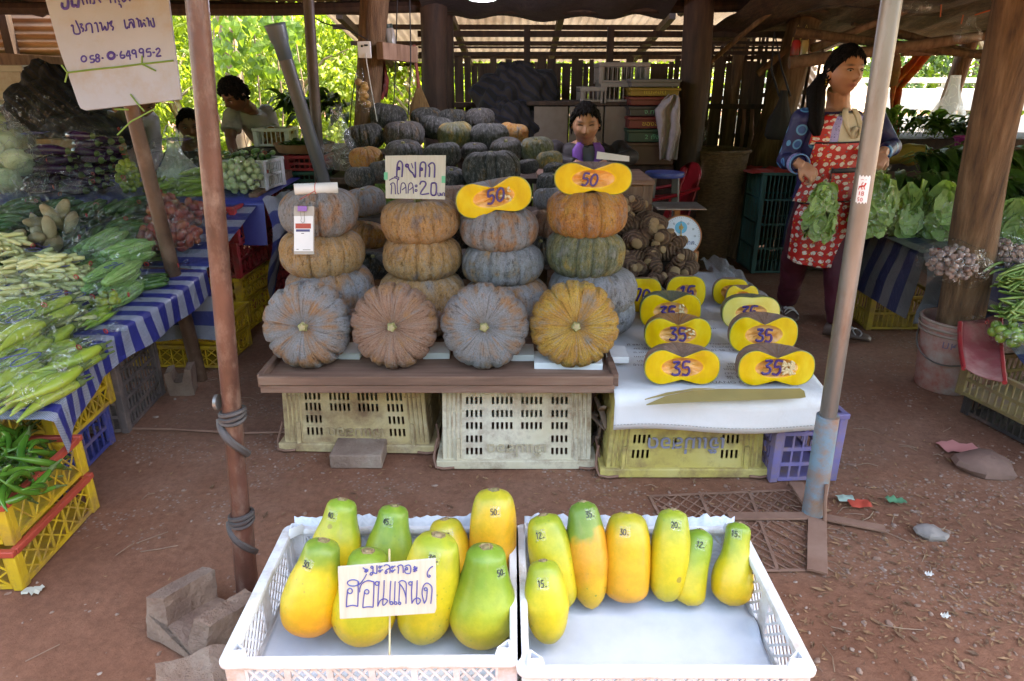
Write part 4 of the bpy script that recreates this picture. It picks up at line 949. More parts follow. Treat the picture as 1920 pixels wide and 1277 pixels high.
# payment card clipped to the leftmost stack, without its code
t = thing('hanging_card', 'white card in a clear sleeve with a purple clip on the leftmost stack', 'card', (at(570,470,2.53).x, 2.53, at(570,470,2.53).z))
n0 = Vector((0,-1,.12)).normalized(); P0 = at(570, 440, 2.525)
def patch(mb, x0, y0, x1, y1, off, th=.0006): mb.poly([on(x, y, P0+n0*off, n0) for x, y in ((x0,y1),(x1,y1),(x1,y0),(x0,y0))], n0*th)
mb = MB(); patch(mb, 551, 387, 589, 477, 0, -.004); mb.build('sleeve', flat('clear_sleeve', (.42,.38,.36), .2), t, True, smooth=0)
mb = MB(); patch(mb, 551.5, 405, 587, 471, .001); cd = mb.build('paper', flat('white_paper', (.78,.78,.80), .5, bump=0), t, True, smooth=0)
mb = MB(); patch(mb, 554, 419, 583, 428.5, .002); mb.build('print', flat('red_print', (.42,.07,.05), .5, bump=0), cd, True, smooth=0)
mb = MB(); patch(mb, 555, 430, 581, 434.5, .002); mb.build('print', flat('navy_print', (.06,.07,.2), .5, bump=0), cd, True, smooth=0)
mb = MB(); patch(mb, 565, 437, 570, 438.2, .002); patch(mb, 556, 467, 560, 468, .002); patch(mb, 568, 468, 582, 468.8, .002); mb.build('print', INKB, cd, True, smooth=0)
mb = MB(); patch(mb, 559, 386, 576, 396, .004, .008); mb.build('clip', flat('purple_clip', (.30,.14,.50), .35), t, True, smooth=0, bevel=.001)
mb = MB(); mb.tube([on(x, y, P0+n0*.007, n0) for x, y in ((563,396),(565,410),(564,414),(567,418),(570,417),(571,413),(570.5,396))], .0009, 5); mb.build('clip_wire', STEEL, t, True)
# paper roll on the leftmost stack
a, b = at(553, 364, 2.62), at(634, 357, 2.66); a.z = b.z = TOPS[0].z+.018
t = thing('paper_roll', 'white paper roll tied with red string on the leftmost pumpkin stack', 'paper roll', (a+b)/2)
mb = MB(); r = 10*mpp(590, 360, 2.64); mb.tube([a, b], r, 22, cap=False); mb.tube([a, b], r*.9, 22, cap=False); mb.tube([a, b], r*.78, 22, cap=False); mb.build('roll', flat('roll_paper', (.78,.77,.76), .6), t, True, solid=.001)
mb = MB(); m_ = (a+b)/2; mb.tube([m_+Vector((0, math.cos(k*PI/8)*r*1.06, math.sin(k*PI/8)*r*1.06)) for k in range(17)], .0015, 5); mb.tube([m_+Vector((0,-r,-r*.3)), m_+Vector((-.05,-r-.04,-r-.012))], .0015, 5); mb.build('string', flat('red_string', (.55,.08,.05), .5), t, True)

# ================================================================ sack, cut pumpkins, taro
SACK = surf('woven_sack', (.66,.66,.67), (.58,.57,.57), 3, .55, .25, 12, c3=(.70,.71,.74), bd=.01, dirt=(.45,.40,.37), dscale=2.5, damt=.25)
sx0, sx1 = at(1150, 735, 2.18).x, at(1545, 735, 2.18).x
SZ = .383
t = thing('sack_sheet', 'white printed woven sack spread as a cloth over the yellow crate', 'sack', ((sx0+sx1)/2, 2.6, .25))
def sackpt(u, v):
    L = 1.75*v; x = sx0+(sx1-sx0+.14*v)*u+.012*nz((u*3, v*5, 1)); wv = .006*nz((u*5, v*7, 3))
    if L < .13: return Vector((x, 2.135+.012*math.sin(u*7+1)-.01, SZ-.012-(.13-L)*.95+.012*nz((u*2,0,0))))
    return Vector((x, 2.15+(L-.13), SZ+wv-.008*max(0, u-.8)*5))
mb = MB(); mb.grid(sackpt, 40, 60); mb.build('sheet', SACK, t, True, smooth=180, solid=.0015)
mb = MB(); mb.box(((sx0+sx1)/2+.03, 2.88, SZ-.021), (sx1-sx0-.02, 1.40, .022)); tag(mb.build('board', WOODX, world=True, bevel=.002), 'brown board under the white sack', 'board')
lattice_crate('plastic_crate', 'dusty dark crate at the back under the white sack', (.85, 3.25, 0), .5, .34, .35, bpy.data.materials['dark_plastic'], tri=False, cell=.05, bands=4)
mb = MB()
def sp_(px_, py_): p = gz(px_, py_, SZ+.010); return p
def pat(pts, mb): q = [sp_(*p) for p in pts]; mb.add(q, [tuple(range(len(q)))])
# olive leaf print on the front edge, sampled as strips that follow the sheet
def strip(top, bot):
    m_ = len(top); vs = [sp_(*p) for p in bot]+[sp_(*p) for p in top]; mb.add(vs, [(i, i+1, m_+i+1, m_+i) for i in range(m_-1)])
strip([(1209,748),(1250,736),(1300,728),(1340,728)], [(1209,750),(1250,741),(1300,731),(1340,728.5)])
strip([(1212,758),(1250,742),(1300,732),(1350,729),(1420,729),(1500,728),(1508,733)], [(1211,760),(1250,757),(1300,754),(1350,752),(1420,750),(1500,747),(1511,745)])
mb.build('print', surf('olive_print', (.40,.31,.12), (.34,.26,.1), 8, .6), t, True, smooth=0)
PRB = flat('brown_print', (.12,.085,.07), .6, bump=0)
for txt, px_, py_, size in (('HUANG CHONG', 1385, 719, .030), ('荒 联 合', 1390, 710, .030), ('(3301):CT', 1385, 702, .024), ('2024 . 12', 1378, 694, .022), ('2026 . 01', 1383, 689, .022), ('2024', 1375, 684, .022), ('Thailand', 1356, 652, .028), ('82-98  13', 1356, 658, .024), ('Fragrant', 1350, 646, .024),
        ('ที่ 88/1 หมู่ 3', 1205, 648, .026), ('คร.เข็น', 1205, 655, .026), ('อ.เมือง', 1205, 662, .026), ('นครไชย', 1207, 670, .024), ('บริษัท', 1208, 678, .024), ('ข้าวหอม', 1208, 686, .026), ('Farm', 1330, 617, .03)):
    vs, fs = text_mesh(txt, size, 0); p = sp_(px_, py_); mb = MB(); mb.add([p+Vector((v.x, v.y, .0005)) for v in vs], fs); mb.build('lettering', PRB, t, True, smooth=0)
STITCH = flat('stitch', (.3,.28,.26), .7)
mb = MB()
for i in range(60): mb.bar(sackpt(i/60, .012)+Vector((0,-.003,0)), sackpt((i+.55)/60, .012)+Vector((0,-.003,0)), .0016, .0012)
mb.build('stitching', STITCH, t, True)
# cut halves
FLESH = surf('pumpkin_flesh', (.74,.44,.004), (.62,.31,.003), 13, .34, .35, 55, coat=.12, c3=(.82,.58,.03), spec=.4, stretch=(1,1,.5))
FLESHP = surf('pale_flesh', (.76,.60,.14), (.70,.50,.07), 9, .34, .1, 40, coat=.12, c3=(.80,.68,.26))
RIND = flat('rind_edge', (.30,.30,.05), .4)
PULP = surf('pumpkin_pulp', (.76,.36,.085), (.66,.24,.04), 30, .4, .6, 70, coat=.1, c3=(.80,.48,.19))
SEED = flat('pumpkin_seed', (.66,.50,.27), .45)
FILM = film_mat('cling_film', cover=.02, bump=.9, scale=16, crease_glint=.12)
def cut_half(c, W, H, label, digits='', skin='mauve', rz=0, pale=False, cav=True, dim=.25, seeds=0, dep=.62, tilt=-6, film=True, fmat=None):
    t = thing('pumpkin_half', label, 'cut pumpkin', c, 'cut pumpkin pieces', (R_(tilt), 0, rz)); R = W/2; NV = 22
    k = rnd.random()*40
    def P(a, v):
        la = PI/2-PI*v; r, z = prof(la, R, H, dim, .58, dim*.7, .36); g = abs(math.sin(6*a+1)); f = 1-.05*(1-g)**2*min(1, r/R*1.5)+.03*nz((math.cos(a)*1.5, math.sin(a)*1.5, la+k))
        return Vector((r*math.cos(a)*f, r*math.sin(a)*f*dep*2.0, z+H/2))
    mb = MB(); mb.grid(lambda u, v: P(PI*u, v), 40, NV); mb.build('skin', PK[skin], t, smooth=180)
    out = [P(0, j/NV) for j in range(NV+1)][:-1]+[P(PI, 1-j/NV) for j in range(NV+1)][:-1]
    cen = Vector((0,0,H/2)); n_ = len(out)
    def ring(s, y):
        r_ = []
        for p in out:
            d = p-cen; th = math.atan2(d.z/(H*.30), d.x/(R*.58)); ce = Vector((R*.55*math.cos(th), 0, H*.25*math.sin(th)))
            q = d*(1-s)+ce*s; r_.append(Vector((q.x, y, q.z+H/2)))
        return r_
    mb = MB(); mb.rings([ring(0,0), ring(.06,-.0015)], False); mb.build('rind', RIND, t, smooth=60)
    fm = fmat or (FLESHP if pale else FLESH)
    if cav:
        mb = MB(); mb.rings([ring(.06,-.0015), ring(.5,-.003), ring(1,-.001)], False); mb.build('flesh', fm, t, smooth=60)
        inn = ring(1, -.001); mb = MB()
        rr = [inn]
        for s, y in ((.85,.006),(.55,.016),(.2,.012)): rr.append([Vector((p.x*s+.006*nz((p.x*60,s*4,p.z*60)), y+.012*nz((p.x*50, p.z*50, s*3+k)), (p.z-H/2)*s+H/2)) for p in inn])
        mb.rings(rr, False); b = len(mb.v); mb.add([Vector((0,.012,H/2))]+rr[-1], [(0, i+1, (i+1) % n_+1) for i in range(n_)]); mb.build('pulp', PULP, t, smooth=60)
        if seeds:
            mb = MB()
            for i in range(seeds):
                x = rnd.uniform(.10,.46)*R; z = H/2+rnd.uniform(-.15,.17)*H
                mb.ell((x, -.001, z), (.0085,.003,.0045), 8, 5, Matrix.Rotation(rnd.random()*3, 3, 'Y'))
            mb.build('seeds', SEED, t, smooth=180)
    else:
        mb = MB(); rr = [ring(.06,-.0015), ring(.6,-.003), ring(.97,-.002)]; mb.rings(rr, False); mb.add([Vector((0,-.002,H/2))]+rr[-1], [(0, i+1, (i+1) % n_+1) for i in range(n_)]); mb.build('flesh', fm, t, smooth=60)
    if digits:
        mb = MB(); hs = H*rnd.uniform(.30,.38); sh = rnd.uniform(-.15,.25); xo = -len(digits)*.36*hs+R*rnd.uniform(-.14,.05); zo = H*rnd.uniform(.31,.37); sk = rnd.uniform(-.12,.12); write(mb, digits, lambda u, v: Vector((xo+u*hs*1.02+v*hs*sh, -.0062, zo+v*hs+u*hs*sk)), H*.034); mb.build('digits', INKP, t, smooth=60)
    if film:
        f0 = ring(-.004, -.0055); mb = MB(); mb.rings([ring(-.035,.02), f0, ring(.5,-.0045), ring(.9,-.0045)], False); mb.build('cling_film', FILM, t, smooth=180)
    return t
def half_px(px_, pb, wpx, hpx, Y, label, z=None, **k):
    m_ = mpp(px_, pb-hpx/2, Y); p = at(px_, pb, Y); 
    if z is not None: p.z = z
    return cut_half(p, wpx*m_, hpx*m_*1.06, label, **k)
SZT = SZ+.004
half_px(1277, 725, 142, 71, 2.20, 'yellow cut pumpkin half marked 35 at the near left of the white sack', z=SZT, digits='35')
half_px(1452, 727, 146, 72, 2.19, 'cut pumpkin half marked 35 with pale seeds at the near right of the sack', z=SZT, digits='35', seeds=34)
half_px(1268, 672, 126, 66, 2.52, 'cut pumpkin half marked 35, second from the front in the left line', z=SZT, digits='35', skin='orange', seeds=9)
half_px(1427, 676, 128, 72, 2.50, 'cut pumpkin half marked 35, second from the front in the right line', z=SZT, digits='35', skin='mauve')
half_px(1254, 632, 116, 68, 2.78, 'cut pumpkin half marked 35, third from the front in the left line', z=SZT, digits='35', skin='green', seeds=14)
half_px(1404, 630, 108, 62, 2.78, 'pale cut pumpkin half with a white core in the right line', z=SZT, digits='35', pale=True, skin='green', dim=.05)
half_px(1204, 600, 68, 62, 3.02, 'plain yellow pumpkin wedge marked 70 beside the stacked pumpkins', z=SZT, digits='70', cav=False, dim=.02)
half_px(1282, 600, 74, 62, 3.05, 'yellow pumpkin wedge marked 15 in front of the pink tray', z=SZT, digits='15', dim=.02)
half_px(1366, 588, 66, 48, 3.12, 'yellow pumpkin wedge leaning behind another at the back of the right line', z=SZT+.004, dim=.05)
half_px(1389, 600, 62, 50, 3.02, 'yellow pumpkin wedge at the back of the right line, in front of another', z=SZT, dim=.2, tilt=-12)
o = half_px(932, 390, 145, 68, 2.62, 'cut pumpkin half marked 50 tilted on the third stack', z=TOPS[2].z-.012, digits='50', skin='greyorange', seeds=8); o.rotation_euler.y = R_(-10)
half_px(1112, 355, 146, 62, 2.64, 'cut pumpkin half marked 50 on the rightmost stack', z=TOPS[3].z-.014, digits='50', skin='mauve', tilt=-4)
# pink lid behind the wedges
mb = MB(); p = at(1282, 545, 3.2); mb.lathe(p, [(.0,.0),(.085,.0),(.088,.008),(.08,.012),(0,.012)], 28, Matrix.Rotation(R_(20), 3, 'X'))
tag(mb.build('shallow_tray', flat('pink_plastic', (.65,.18,.30), .35), world=True), 'pink plastic tray behind the wedge marked 15', 'tray')
# taro
def taro_mat():
    m, nt, bs = newmat('taro'); v = coords(nt, 'Object'); tc = nd(nt, 'ShaderNodeTexCoord'); sp = nd(nt, 'ShaderNodeSeparateXYZ'); lk(nt, tc.outputs['Object'], sp.inputs[0])
    f = mth(nt, 'ADD', mth(nt, 'MULTIPLY', sp.outputs[2], 330.0), mth(nt, 'MULTIPLY', noisen(nt, v, 18, 3), 7.0)); s = mth(nt, 'SINE', f)
    col = ramp(nt, mth(nt, 'MULTIPLY_ADD', s, .5), [(.0, (.085,.042,.022)), (.45, (.125,.062,.032)), (1, (.175,.10,.055))])
    col = mixc(nt, .7, col, ramp(nt, noisen(nt, v, 40, 5, .7), [(.35, (.5,.45,.4)), (.65, (1.1,1.1,1.1))]), 'MULTIPLY')
    lk(nt, col, bs.inputs['Base Color']); bs.inputs['Roughness'].default_value = .8; bumpn(nt, bs, mth(nt, 'ADD', s, noisen(nt, v, 60, 5)), .8, .006); return m
TARO = taro_mat(); TCUT = flat('taro_cut', (.30,.19,.095), .8)
mb = MB(); mb.ell((0,0,0), (.047,.047,.064), 18, 14, None, lambda p, a, l: p*(1+.12*nz(p/.05, 1, 3))+Vector((0,0,-.01*(p.x>0)))); tb_ = mb.build('taro', TARO, smooth=180); tag(tb_, 'brown ringed taro corm in the heap beside the stacked pumpkins', 'taro', 'taro corms in the heap')
mb = MB(); mb.lathe((0,0,.054), [(.024,0),(.024,.009),(.016,.013),(0,.012)], 12, cap=False); e_ = mb.build('cut_end', TCUT, tb_, smooth=60)
def heapz(x, y): return SZ
tz = []
for i in range(46):
    row = i % 6; px_ = rnd.uniform(1166, 1308)
    py_ = [388, 418, 450, 478, 505, 530][row]+rnd.uniform(-8, 8)
    if px_ > 1215+ (py_-385)*.75: px_ = rnd.uniform(1168, 1200+(py_-385)*.7)
    Y = 3.62-.075*row+rnd.uniform(-.03,.03); p = at(px_, py_, Y)
    d = Vector((rnd.uniform(-.9,.9), -1 if rnd.random() < .55 else rnd.uniform(-.5,.5), rnd.uniform(-.3,.5))).normalized()
    o = tb_ if i == 0 else dup(tb_); o.location = p; o.rotation_euler = d.to_track_quat('Z', 'Y').to_euler(); s = rnd.uniform(.8, 1.15); o.scale = (s*.95, s*.95, s*rnd.uniform(1.05,1.4))
# box under the taro heap
mb = MB(); mb.box((.80, 3.62, .455), (.30, .30, .14)); tag(mb.build('wooden_box', DARKW, world=True, bevel=.003), 'dark wooden box hidden under the taro heap', 'box')
mb = MB()
mb.grid(lambda u, v: Vector((1.10+.16*u+.03*v, 3.0+v*1.0, SZ+.006+.16*u*(1-u)*(.5+nz((u*3, v*4, 2)))+.03*nz((u*5, v*8, 5)))), 14, 30)
tag(mb.build('plastic_sheet', film_mat('milky_sheet', cover=.12, milky=.55), world=True, smooth=180), 'crumpled whitish plastic sheet along the right side of the taro', 'plastic sheet')
# scale
t = thing('spring_scale', 'round dial spring scale with an orange rim behind the taro', 'scale', at(1277, 478, 3.72))
c = at(1276, 443, 3.66); n1 = Vector((0,-.97,.24)).normalized(); q = n1.to_track_quat('Z', 'Y').to_matrix(); rr = 38*mpp(1276, 443, 3.66)
ORB = flat('scale_orange', (.42,.16,.06), .45); 
mb = MB(); mb.lathe(c, [(0,-.10),(rr*.9,-.10),(rr*1.04,-.08),(rr*1.04,.004),(rr*.97,.008)], 40, q, cap=False); mb.build('body', ORB, t, True)
mb = MB(); mb.lathe(c, [(rr*.99,.0),(rr*.97,.004),(0,.004)], 40, q, cap=False); di = mb.build('dial', flat('dial_face', (.62,.66,.76), .3), t, True, smooth=30)
def dp(x, y, h=.006): return c+q@Vector((x*rr, y*rr, h))
up = q.inverted()@Vector((0,0,1)); ua = math.atan2(up.y, up.x)
def dq(r, a, h=.006): return dp(r*math.cos(ua-a), r*math.sin(ua-a), h)
mb = MB()
for i in range(60): mb.bar(dq(.93, i*PI/30), dq(.84 if i % 5 == 0 else .89, i*PI/30), .0013, .0006, up=n1)
for i in range(12): mb.tube([dq(.70+.05*math.cos(k), i*PI/6+.06*math.sin(k)) for k in (0,1.5,3,4.5,6)], .0009, 4)
mb.build('markings', INKB, di, True)
mb = MB(); mb.lathe(dq(.42, 0, .005), [(0,0),(rr*.30,0),(rr*.30,.0012),(0,.0012)], 24, q); mb.build('emblem', flat('emblem_blue', (.08,.40,.62), .4), di, True)
mb = MB(); mb.bar(dq(.5, PI, .009), dq(.62, 0, .009), .006, .002, up=n1); mb.lathe(dq(0,0,.007), [(0,0),(.008,0),(.008,.005),(0,.005)], 12, q); mb.lathe(dq(.42, 0, .0066), [(0,0),(rr*.13,0),(rr*.13,.001),(0,.001)], 5, q); mb.build('pointer', flat('ochre', (.45,.28,.05), .4), di, True)
vs, fs = text_mesh('สมอ 15 กก.', .036, 0); mb = MB(); xu = dq(.0, 0, 0)-c; ex = (dq(1, PI/2, 0)-dq(0,0,0)).normalized(); ey = (dq(1, 0, 0)-dq(0,0,0)).normalized()
mb.add([dq(.42, PI, .0056)+ex*v.x+ey*v.y for v in vs], fs); mb.build('lettering', INK, di, True, smooth=0)
pt = at(1270, 386, 3.72); mb = MB(); mb.box(pt, (.26, .22, .008)); mb.build('pan', STEEL, t, True, bevel=.002); mb = MB(); mb.bar(pt, pt-Vector((0,0,.07)), .03, .03); mb.build('pan_stem', ORB, t, True)
for s in (-1, 1):
    mb = MB(); b_ = Vector((t.location.x+s*.07, t.location.y, t.location.z-.05)); mb.bar(b_, b_+Vector((0,0,.08)), .03, .09); mb.build('foot', ORB, t, True)
# desk
t = thing('desk', 'worn brown wooden desk in front of the seated man', 'desk', (.55, 3.95, 0))
a, b = at(1010, 338, 3.76), at(1228, 338, 3.76)
mb = MB(); mb.box(((a.x+b.x)/2, 4.0, a.z-.012), (b.x-a.x, .5, .026)); mb.build('top', WOODX, t, True, bevel=.003)
for x in (a.x+.03, b.x-.03):
    for y in (3.8, 4.2): mb = MB(); mb.box((x, y, (a.z-.026)/2), (.055, .05, a.z-.026)); mb.build('leg', WOOD, t, True, bevel=.003)
mb = MB(); mb.box(((a.x+b.x)/2, 3.79, a.z-.13), (b.x-a.x-.115, .02, .2)); mb.build('front_panel', WOOD, t, True)
DESKZ = a.z
# ================================================================ papaya crates
WC = surf('tray_white', (.66,.67,.71), (.56,.56,.59), 5, .4, .1, 30, dirt=(.36,.28,.22), dscale=9, damt=.42)
RZc = .40                                                  # rim height
def tray(label, x0, x1, y0, y1, rz=0):
    W = x1-x0; D = y1-y0; H = .13
    t = thing('papaya_crate', label, 'crate', ((x0+x1)/2, (y0+y1)/2, RZc-H), 'white crates of papayas', (0,0,rz))
    x, y = W/2, D/2; th = .006
    # lattice walls with three windows each
    for k in range(4):
        mb = MB(); L = (W if k < 2 else D); s = -1 if k % 2 == 0 else 1; Lh = L/2-.035; nw = 6 if k < 2 else 2
        def P(u, z, o=0): return Vector((u, s*(y-.005)+o, z)) if k < 2 else Vector((s*(x-.005)+o, u, z))
        up = (0,0,1)
        def slab(u0, u1, z0, z1, wd=.007):
            c = P((u0+u1)/2, (z0+z1)/2); d = (u1-u0, wd, z1-z0) if k < 2 else (wd, u1-u0, z1-z0); mb.box(c, d)
        slab(-Lh, Lh, .004, .022); slab(-Lh, Lh, .108, .122)
        ed = [-Lh+(2*Lh)*i/nw for i in range(nw+1)]; gap = .006 if k < 2 else .020
        for i, e in enumerate(ed):
            a = e-gap if i else e; b_ = e+gap if i < nw else e; slab(a, b_, .022, .108)
        for i in range(nw):
            a, b_ = ed[i]+gap, ed[i+1]-gap; n = 3 if k < 2 else 5; cw = (b_-a)/n; m2 = 3
            for j in range(n):
                for q in range(m2):
                    z0 = .022+.086*q/m2; z1 = .022+.086*(q+1)/m2
                    mb.bar(P(a+cw*j, z0, .0012), P(a+cw*(j+1), z1, .0012), .0034, .005); mb.bar(P(a+cw*(j+1), z0, -.0012), P(a+cw*j, z1, -.0012), .0034, .005)
        mb.build('side_panel', WC, t)
    for sx in (-1, 1):
        for sy in (-1, 1):
            mb = MB(); X, Y = sx*x, sy*y; r = .036
            pts = [(0,0),(r,0),(r,.012),(.012,.012),(.012,r),(0,r)]
            mb.poly([Vector((X-sx*a, Y-sy*b_, 0)) for a, b_ in pts], (0,0,.122)); mb.build('corner_post', WC, t, bevel=.002)
            # stacking lug: a small raised triangular cup
            mb = MB(); q = [(.008,.006),(.046,.008),(.012,.040)]
            rs = []
            for z, k2 in ((0,1),(.012,1),(.024,.78),(.024,.5),(.010,.45)):
                cx = sum(a for a, _ in q)/3; cy = sum(b_ for _, b_ in q)/3; ring = []
                for i in range(3):
                    a, b2 = q[i]; a2, b3 = q[(i+1) % 3]
                    for f in (.12,.5,.88): ring.append(Vector((X-sx*(cx+(a+(a2-a)*f-cx)*k2), Y-sy*(cy+(b2+(b3-b2)*f-cy)*k2), .122+z)))
                rs.append(ring)
            mb.rings(rs); mb.build('stacking_lug', WC, t, smooth=60)
    mb = MB(); fw = .024
    def rp(o, z):
        r0 = .02; ptl = []
        for sx, sy, a0 in ((1,-1,-90),(1,1,0),(-1,1,90),(-1,-1,180)):
            for f in range(5):
                a = R_(a0+f*22.5); ptl.append(Vector((sx*(x+o-r0)+r0*math.cos(a), sy*(y+o-r0)+r0*math.sin(a), z)))
        return ptl
    mb.rings([rp(-.014,.118), rp(.008,.118), rp(.010,.121), rp(.010,.128), rp(.008,.130), rp(-.012,.130), rp(-.014,.127), rp(-.014,.118)], False); mb.build('rim', WC, t, smooth=50)
    mb = MB(); mb.box((0,0,.003), (W-.012, D-.012, .006)); mb.build('base', WC, t)
    return t
x0, x1, x2 = -.534, .012, .545
ya, yb = .965, 1.372
TR1 = tray('white lattice crate with the papaya sign stuck in its front, at left', x0, x1-.004, ya, yb, R_(.6))
TR2 = tray('white lattice crate at front right with its near half empty', x1+.006, x2, ya-.022, yb-.0, 0)
# the lower crates that carry them
for cx, lb in (((x0+x1)/2, 'lower white crate carrying the left papaya crate'), ((x1+x2)/2, 'lower white crate carrying the right papaya crate')):
    lattice_crate('plastic_crate', lb, (cx, (ya+yb)/2, 0), .535, .395, RZc-.133, WC, tri=False, cell=.05, bands=3)
LIN = surf('liner_cloth', (.70,.72,.76), (.62,.63,.68), 2.5, .7, .35, 8, bd=.01, dirt=(.50,.46,.42), dscale=10, damt=.2)
def liner_mat():
    m, nt, bs = newmat('woven_liner'); v = coords(nt, 'Object', vary=False)
    w1 = nd(nt, 'ShaderNodeTexWave', i_Scale=150.0, i_Distortion=1.5, i_Detail=2.0, bands_direction='X'); lk(nt, v, w1.inputs['Vector'])
    w2 = nd(nt, 'ShaderNodeTexWave', i_Scale=120.0, i_Distortion=1.5, i_Detail=2.0, bands_direction='Y'); lk(nt, v, w2.inputs['Vector'])
    f = noisen(nt, v, 5, 6, .65); col = ramp(nt, f, [(.25, (.46,.51,.60)), (.6, (.58,.62,.69))])
    wv = mth(nt, 'MULTIPLY', w1.outputs[1], w2.outputs[1]); col = mixc(nt, .22, col, ramp(nt, wv, [(0, (.5,.55,.65)), (.6, (1.1,1.1,1.1))]), 'MULTIPLY')
    st = ramp(nt, noisen(nt, v, 26, 7, .75), [(.66, (0,0,0)), (.78, (.7,.7,.7))]); col = mixc(nt, st, col, (.36,.33,.31))
    lk(nt, col, bs.inputs['Base Color']); bs.inputs['Roughness'].default_value = .65
    bumpn(nt, bs, mth(nt, 'ADD', wv, mth(nt, 'MULTIPLY', noisen(nt, v, 7, 4, .6), 3)), .35, .006); return m
LM = liner_mat()
for cx, w_, lb, ky in (((x0+x1-.004)/2, x1-x0-.03, 'white woven liner in the left papaya crate', 1), ((x1+x2+.006)/2, x2-x1-.03, 'white woven liner in the right papaya crate', 4)):
    def fl(u, v):
        X = (u-.5)*w_; Yv = ya+.008+(yb-ya-.016)*v; e = max(0, (v-.93)/.07); e2 = max(0, (.05-v)/.05); eu = max(0, (abs(u-.5)-.46)/.04)
        z = RZc-.13+.010+.004*nz((u*4, v*4, ky)) + .145*e*e*(1+.10*nz((u*25, 0, ky))) + .028*eu*nz((v*5, u, ky+2)) + .02*e2
        return Vector((cx+X, Yv+.012*e*(1+.5*nz((u*30,1,ky))), max(z, RZc-.122)))
    mb = MB(); mb.grid(fl, 60, 40); tag(mb.build('liner_cloth', LM, world=True, smooth=180, solid=.0015), lb, 'liner')
PPM = {
 'gy': papaya_mat('papaya_green_yellow', [(.12, (.68,.40,.015)), (.42, (.60,.44,.02)), (.70, (.36,.37,.025)), (.93, (.19,.29,.03))]),
 'go': papaya_mat('papaya_green_orange', [(.12, (.76,.30,.015)), (.36, (.72,.36,.015)), (.60, (.55,.42,.02)), (.80, (.22,.29,.03)), (.97, (.13,.22,.03))]),
 'yo': papaya_mat('papaya_yellow_orange', [(.1, (.68,.30,.02)), (.45, (.68,.38,.02)), (.8, (.60,.40,.025)), (.98, (.36,.35,.03))]),
 'or': papaya_mat('papaya_orange', [(.1, (.66,.30,.025)), (.4, (.70,.33,.02)), (.8, (.66,.38,.02)), (.98, (.42,.36,.03))]),
 'gr': papaya_mat('papaya_green', [(.05, (.62,.42,.02)), (.28, (.50,.41,.025)), (.55, (.29,.34,.028)), (.85, (.16,.27,.028))]),
 'yg': papaya_mat('papaya_olive', [(.0, (.48,.38,.025)), (.35, (.62,.44,.02)), (.7, (.52,.43,.025)), (.97, (.28,.33,.03))], .7),
 'ms': papaya_mat('papaya_mottled', [(.15, (.62,.36,.02)), (.42, (.68,.29,.03)), (.60, (.66,.31,.03)), (.70, (.18,.25,.03)), (.95, (.12,.21,.03))], .9),
}
CROWNM = surf('papaya_scar', (.24,.17,.08), (.16,.15,.05), 40, .8, .5, 70, c3=(.33,.26,.14))
TAPEC = film_mat('clear_tape', tint=(1,1,1), cover=.03, bump=.9, scale=40, milky=.16)
FLOORZ = RZc-.117
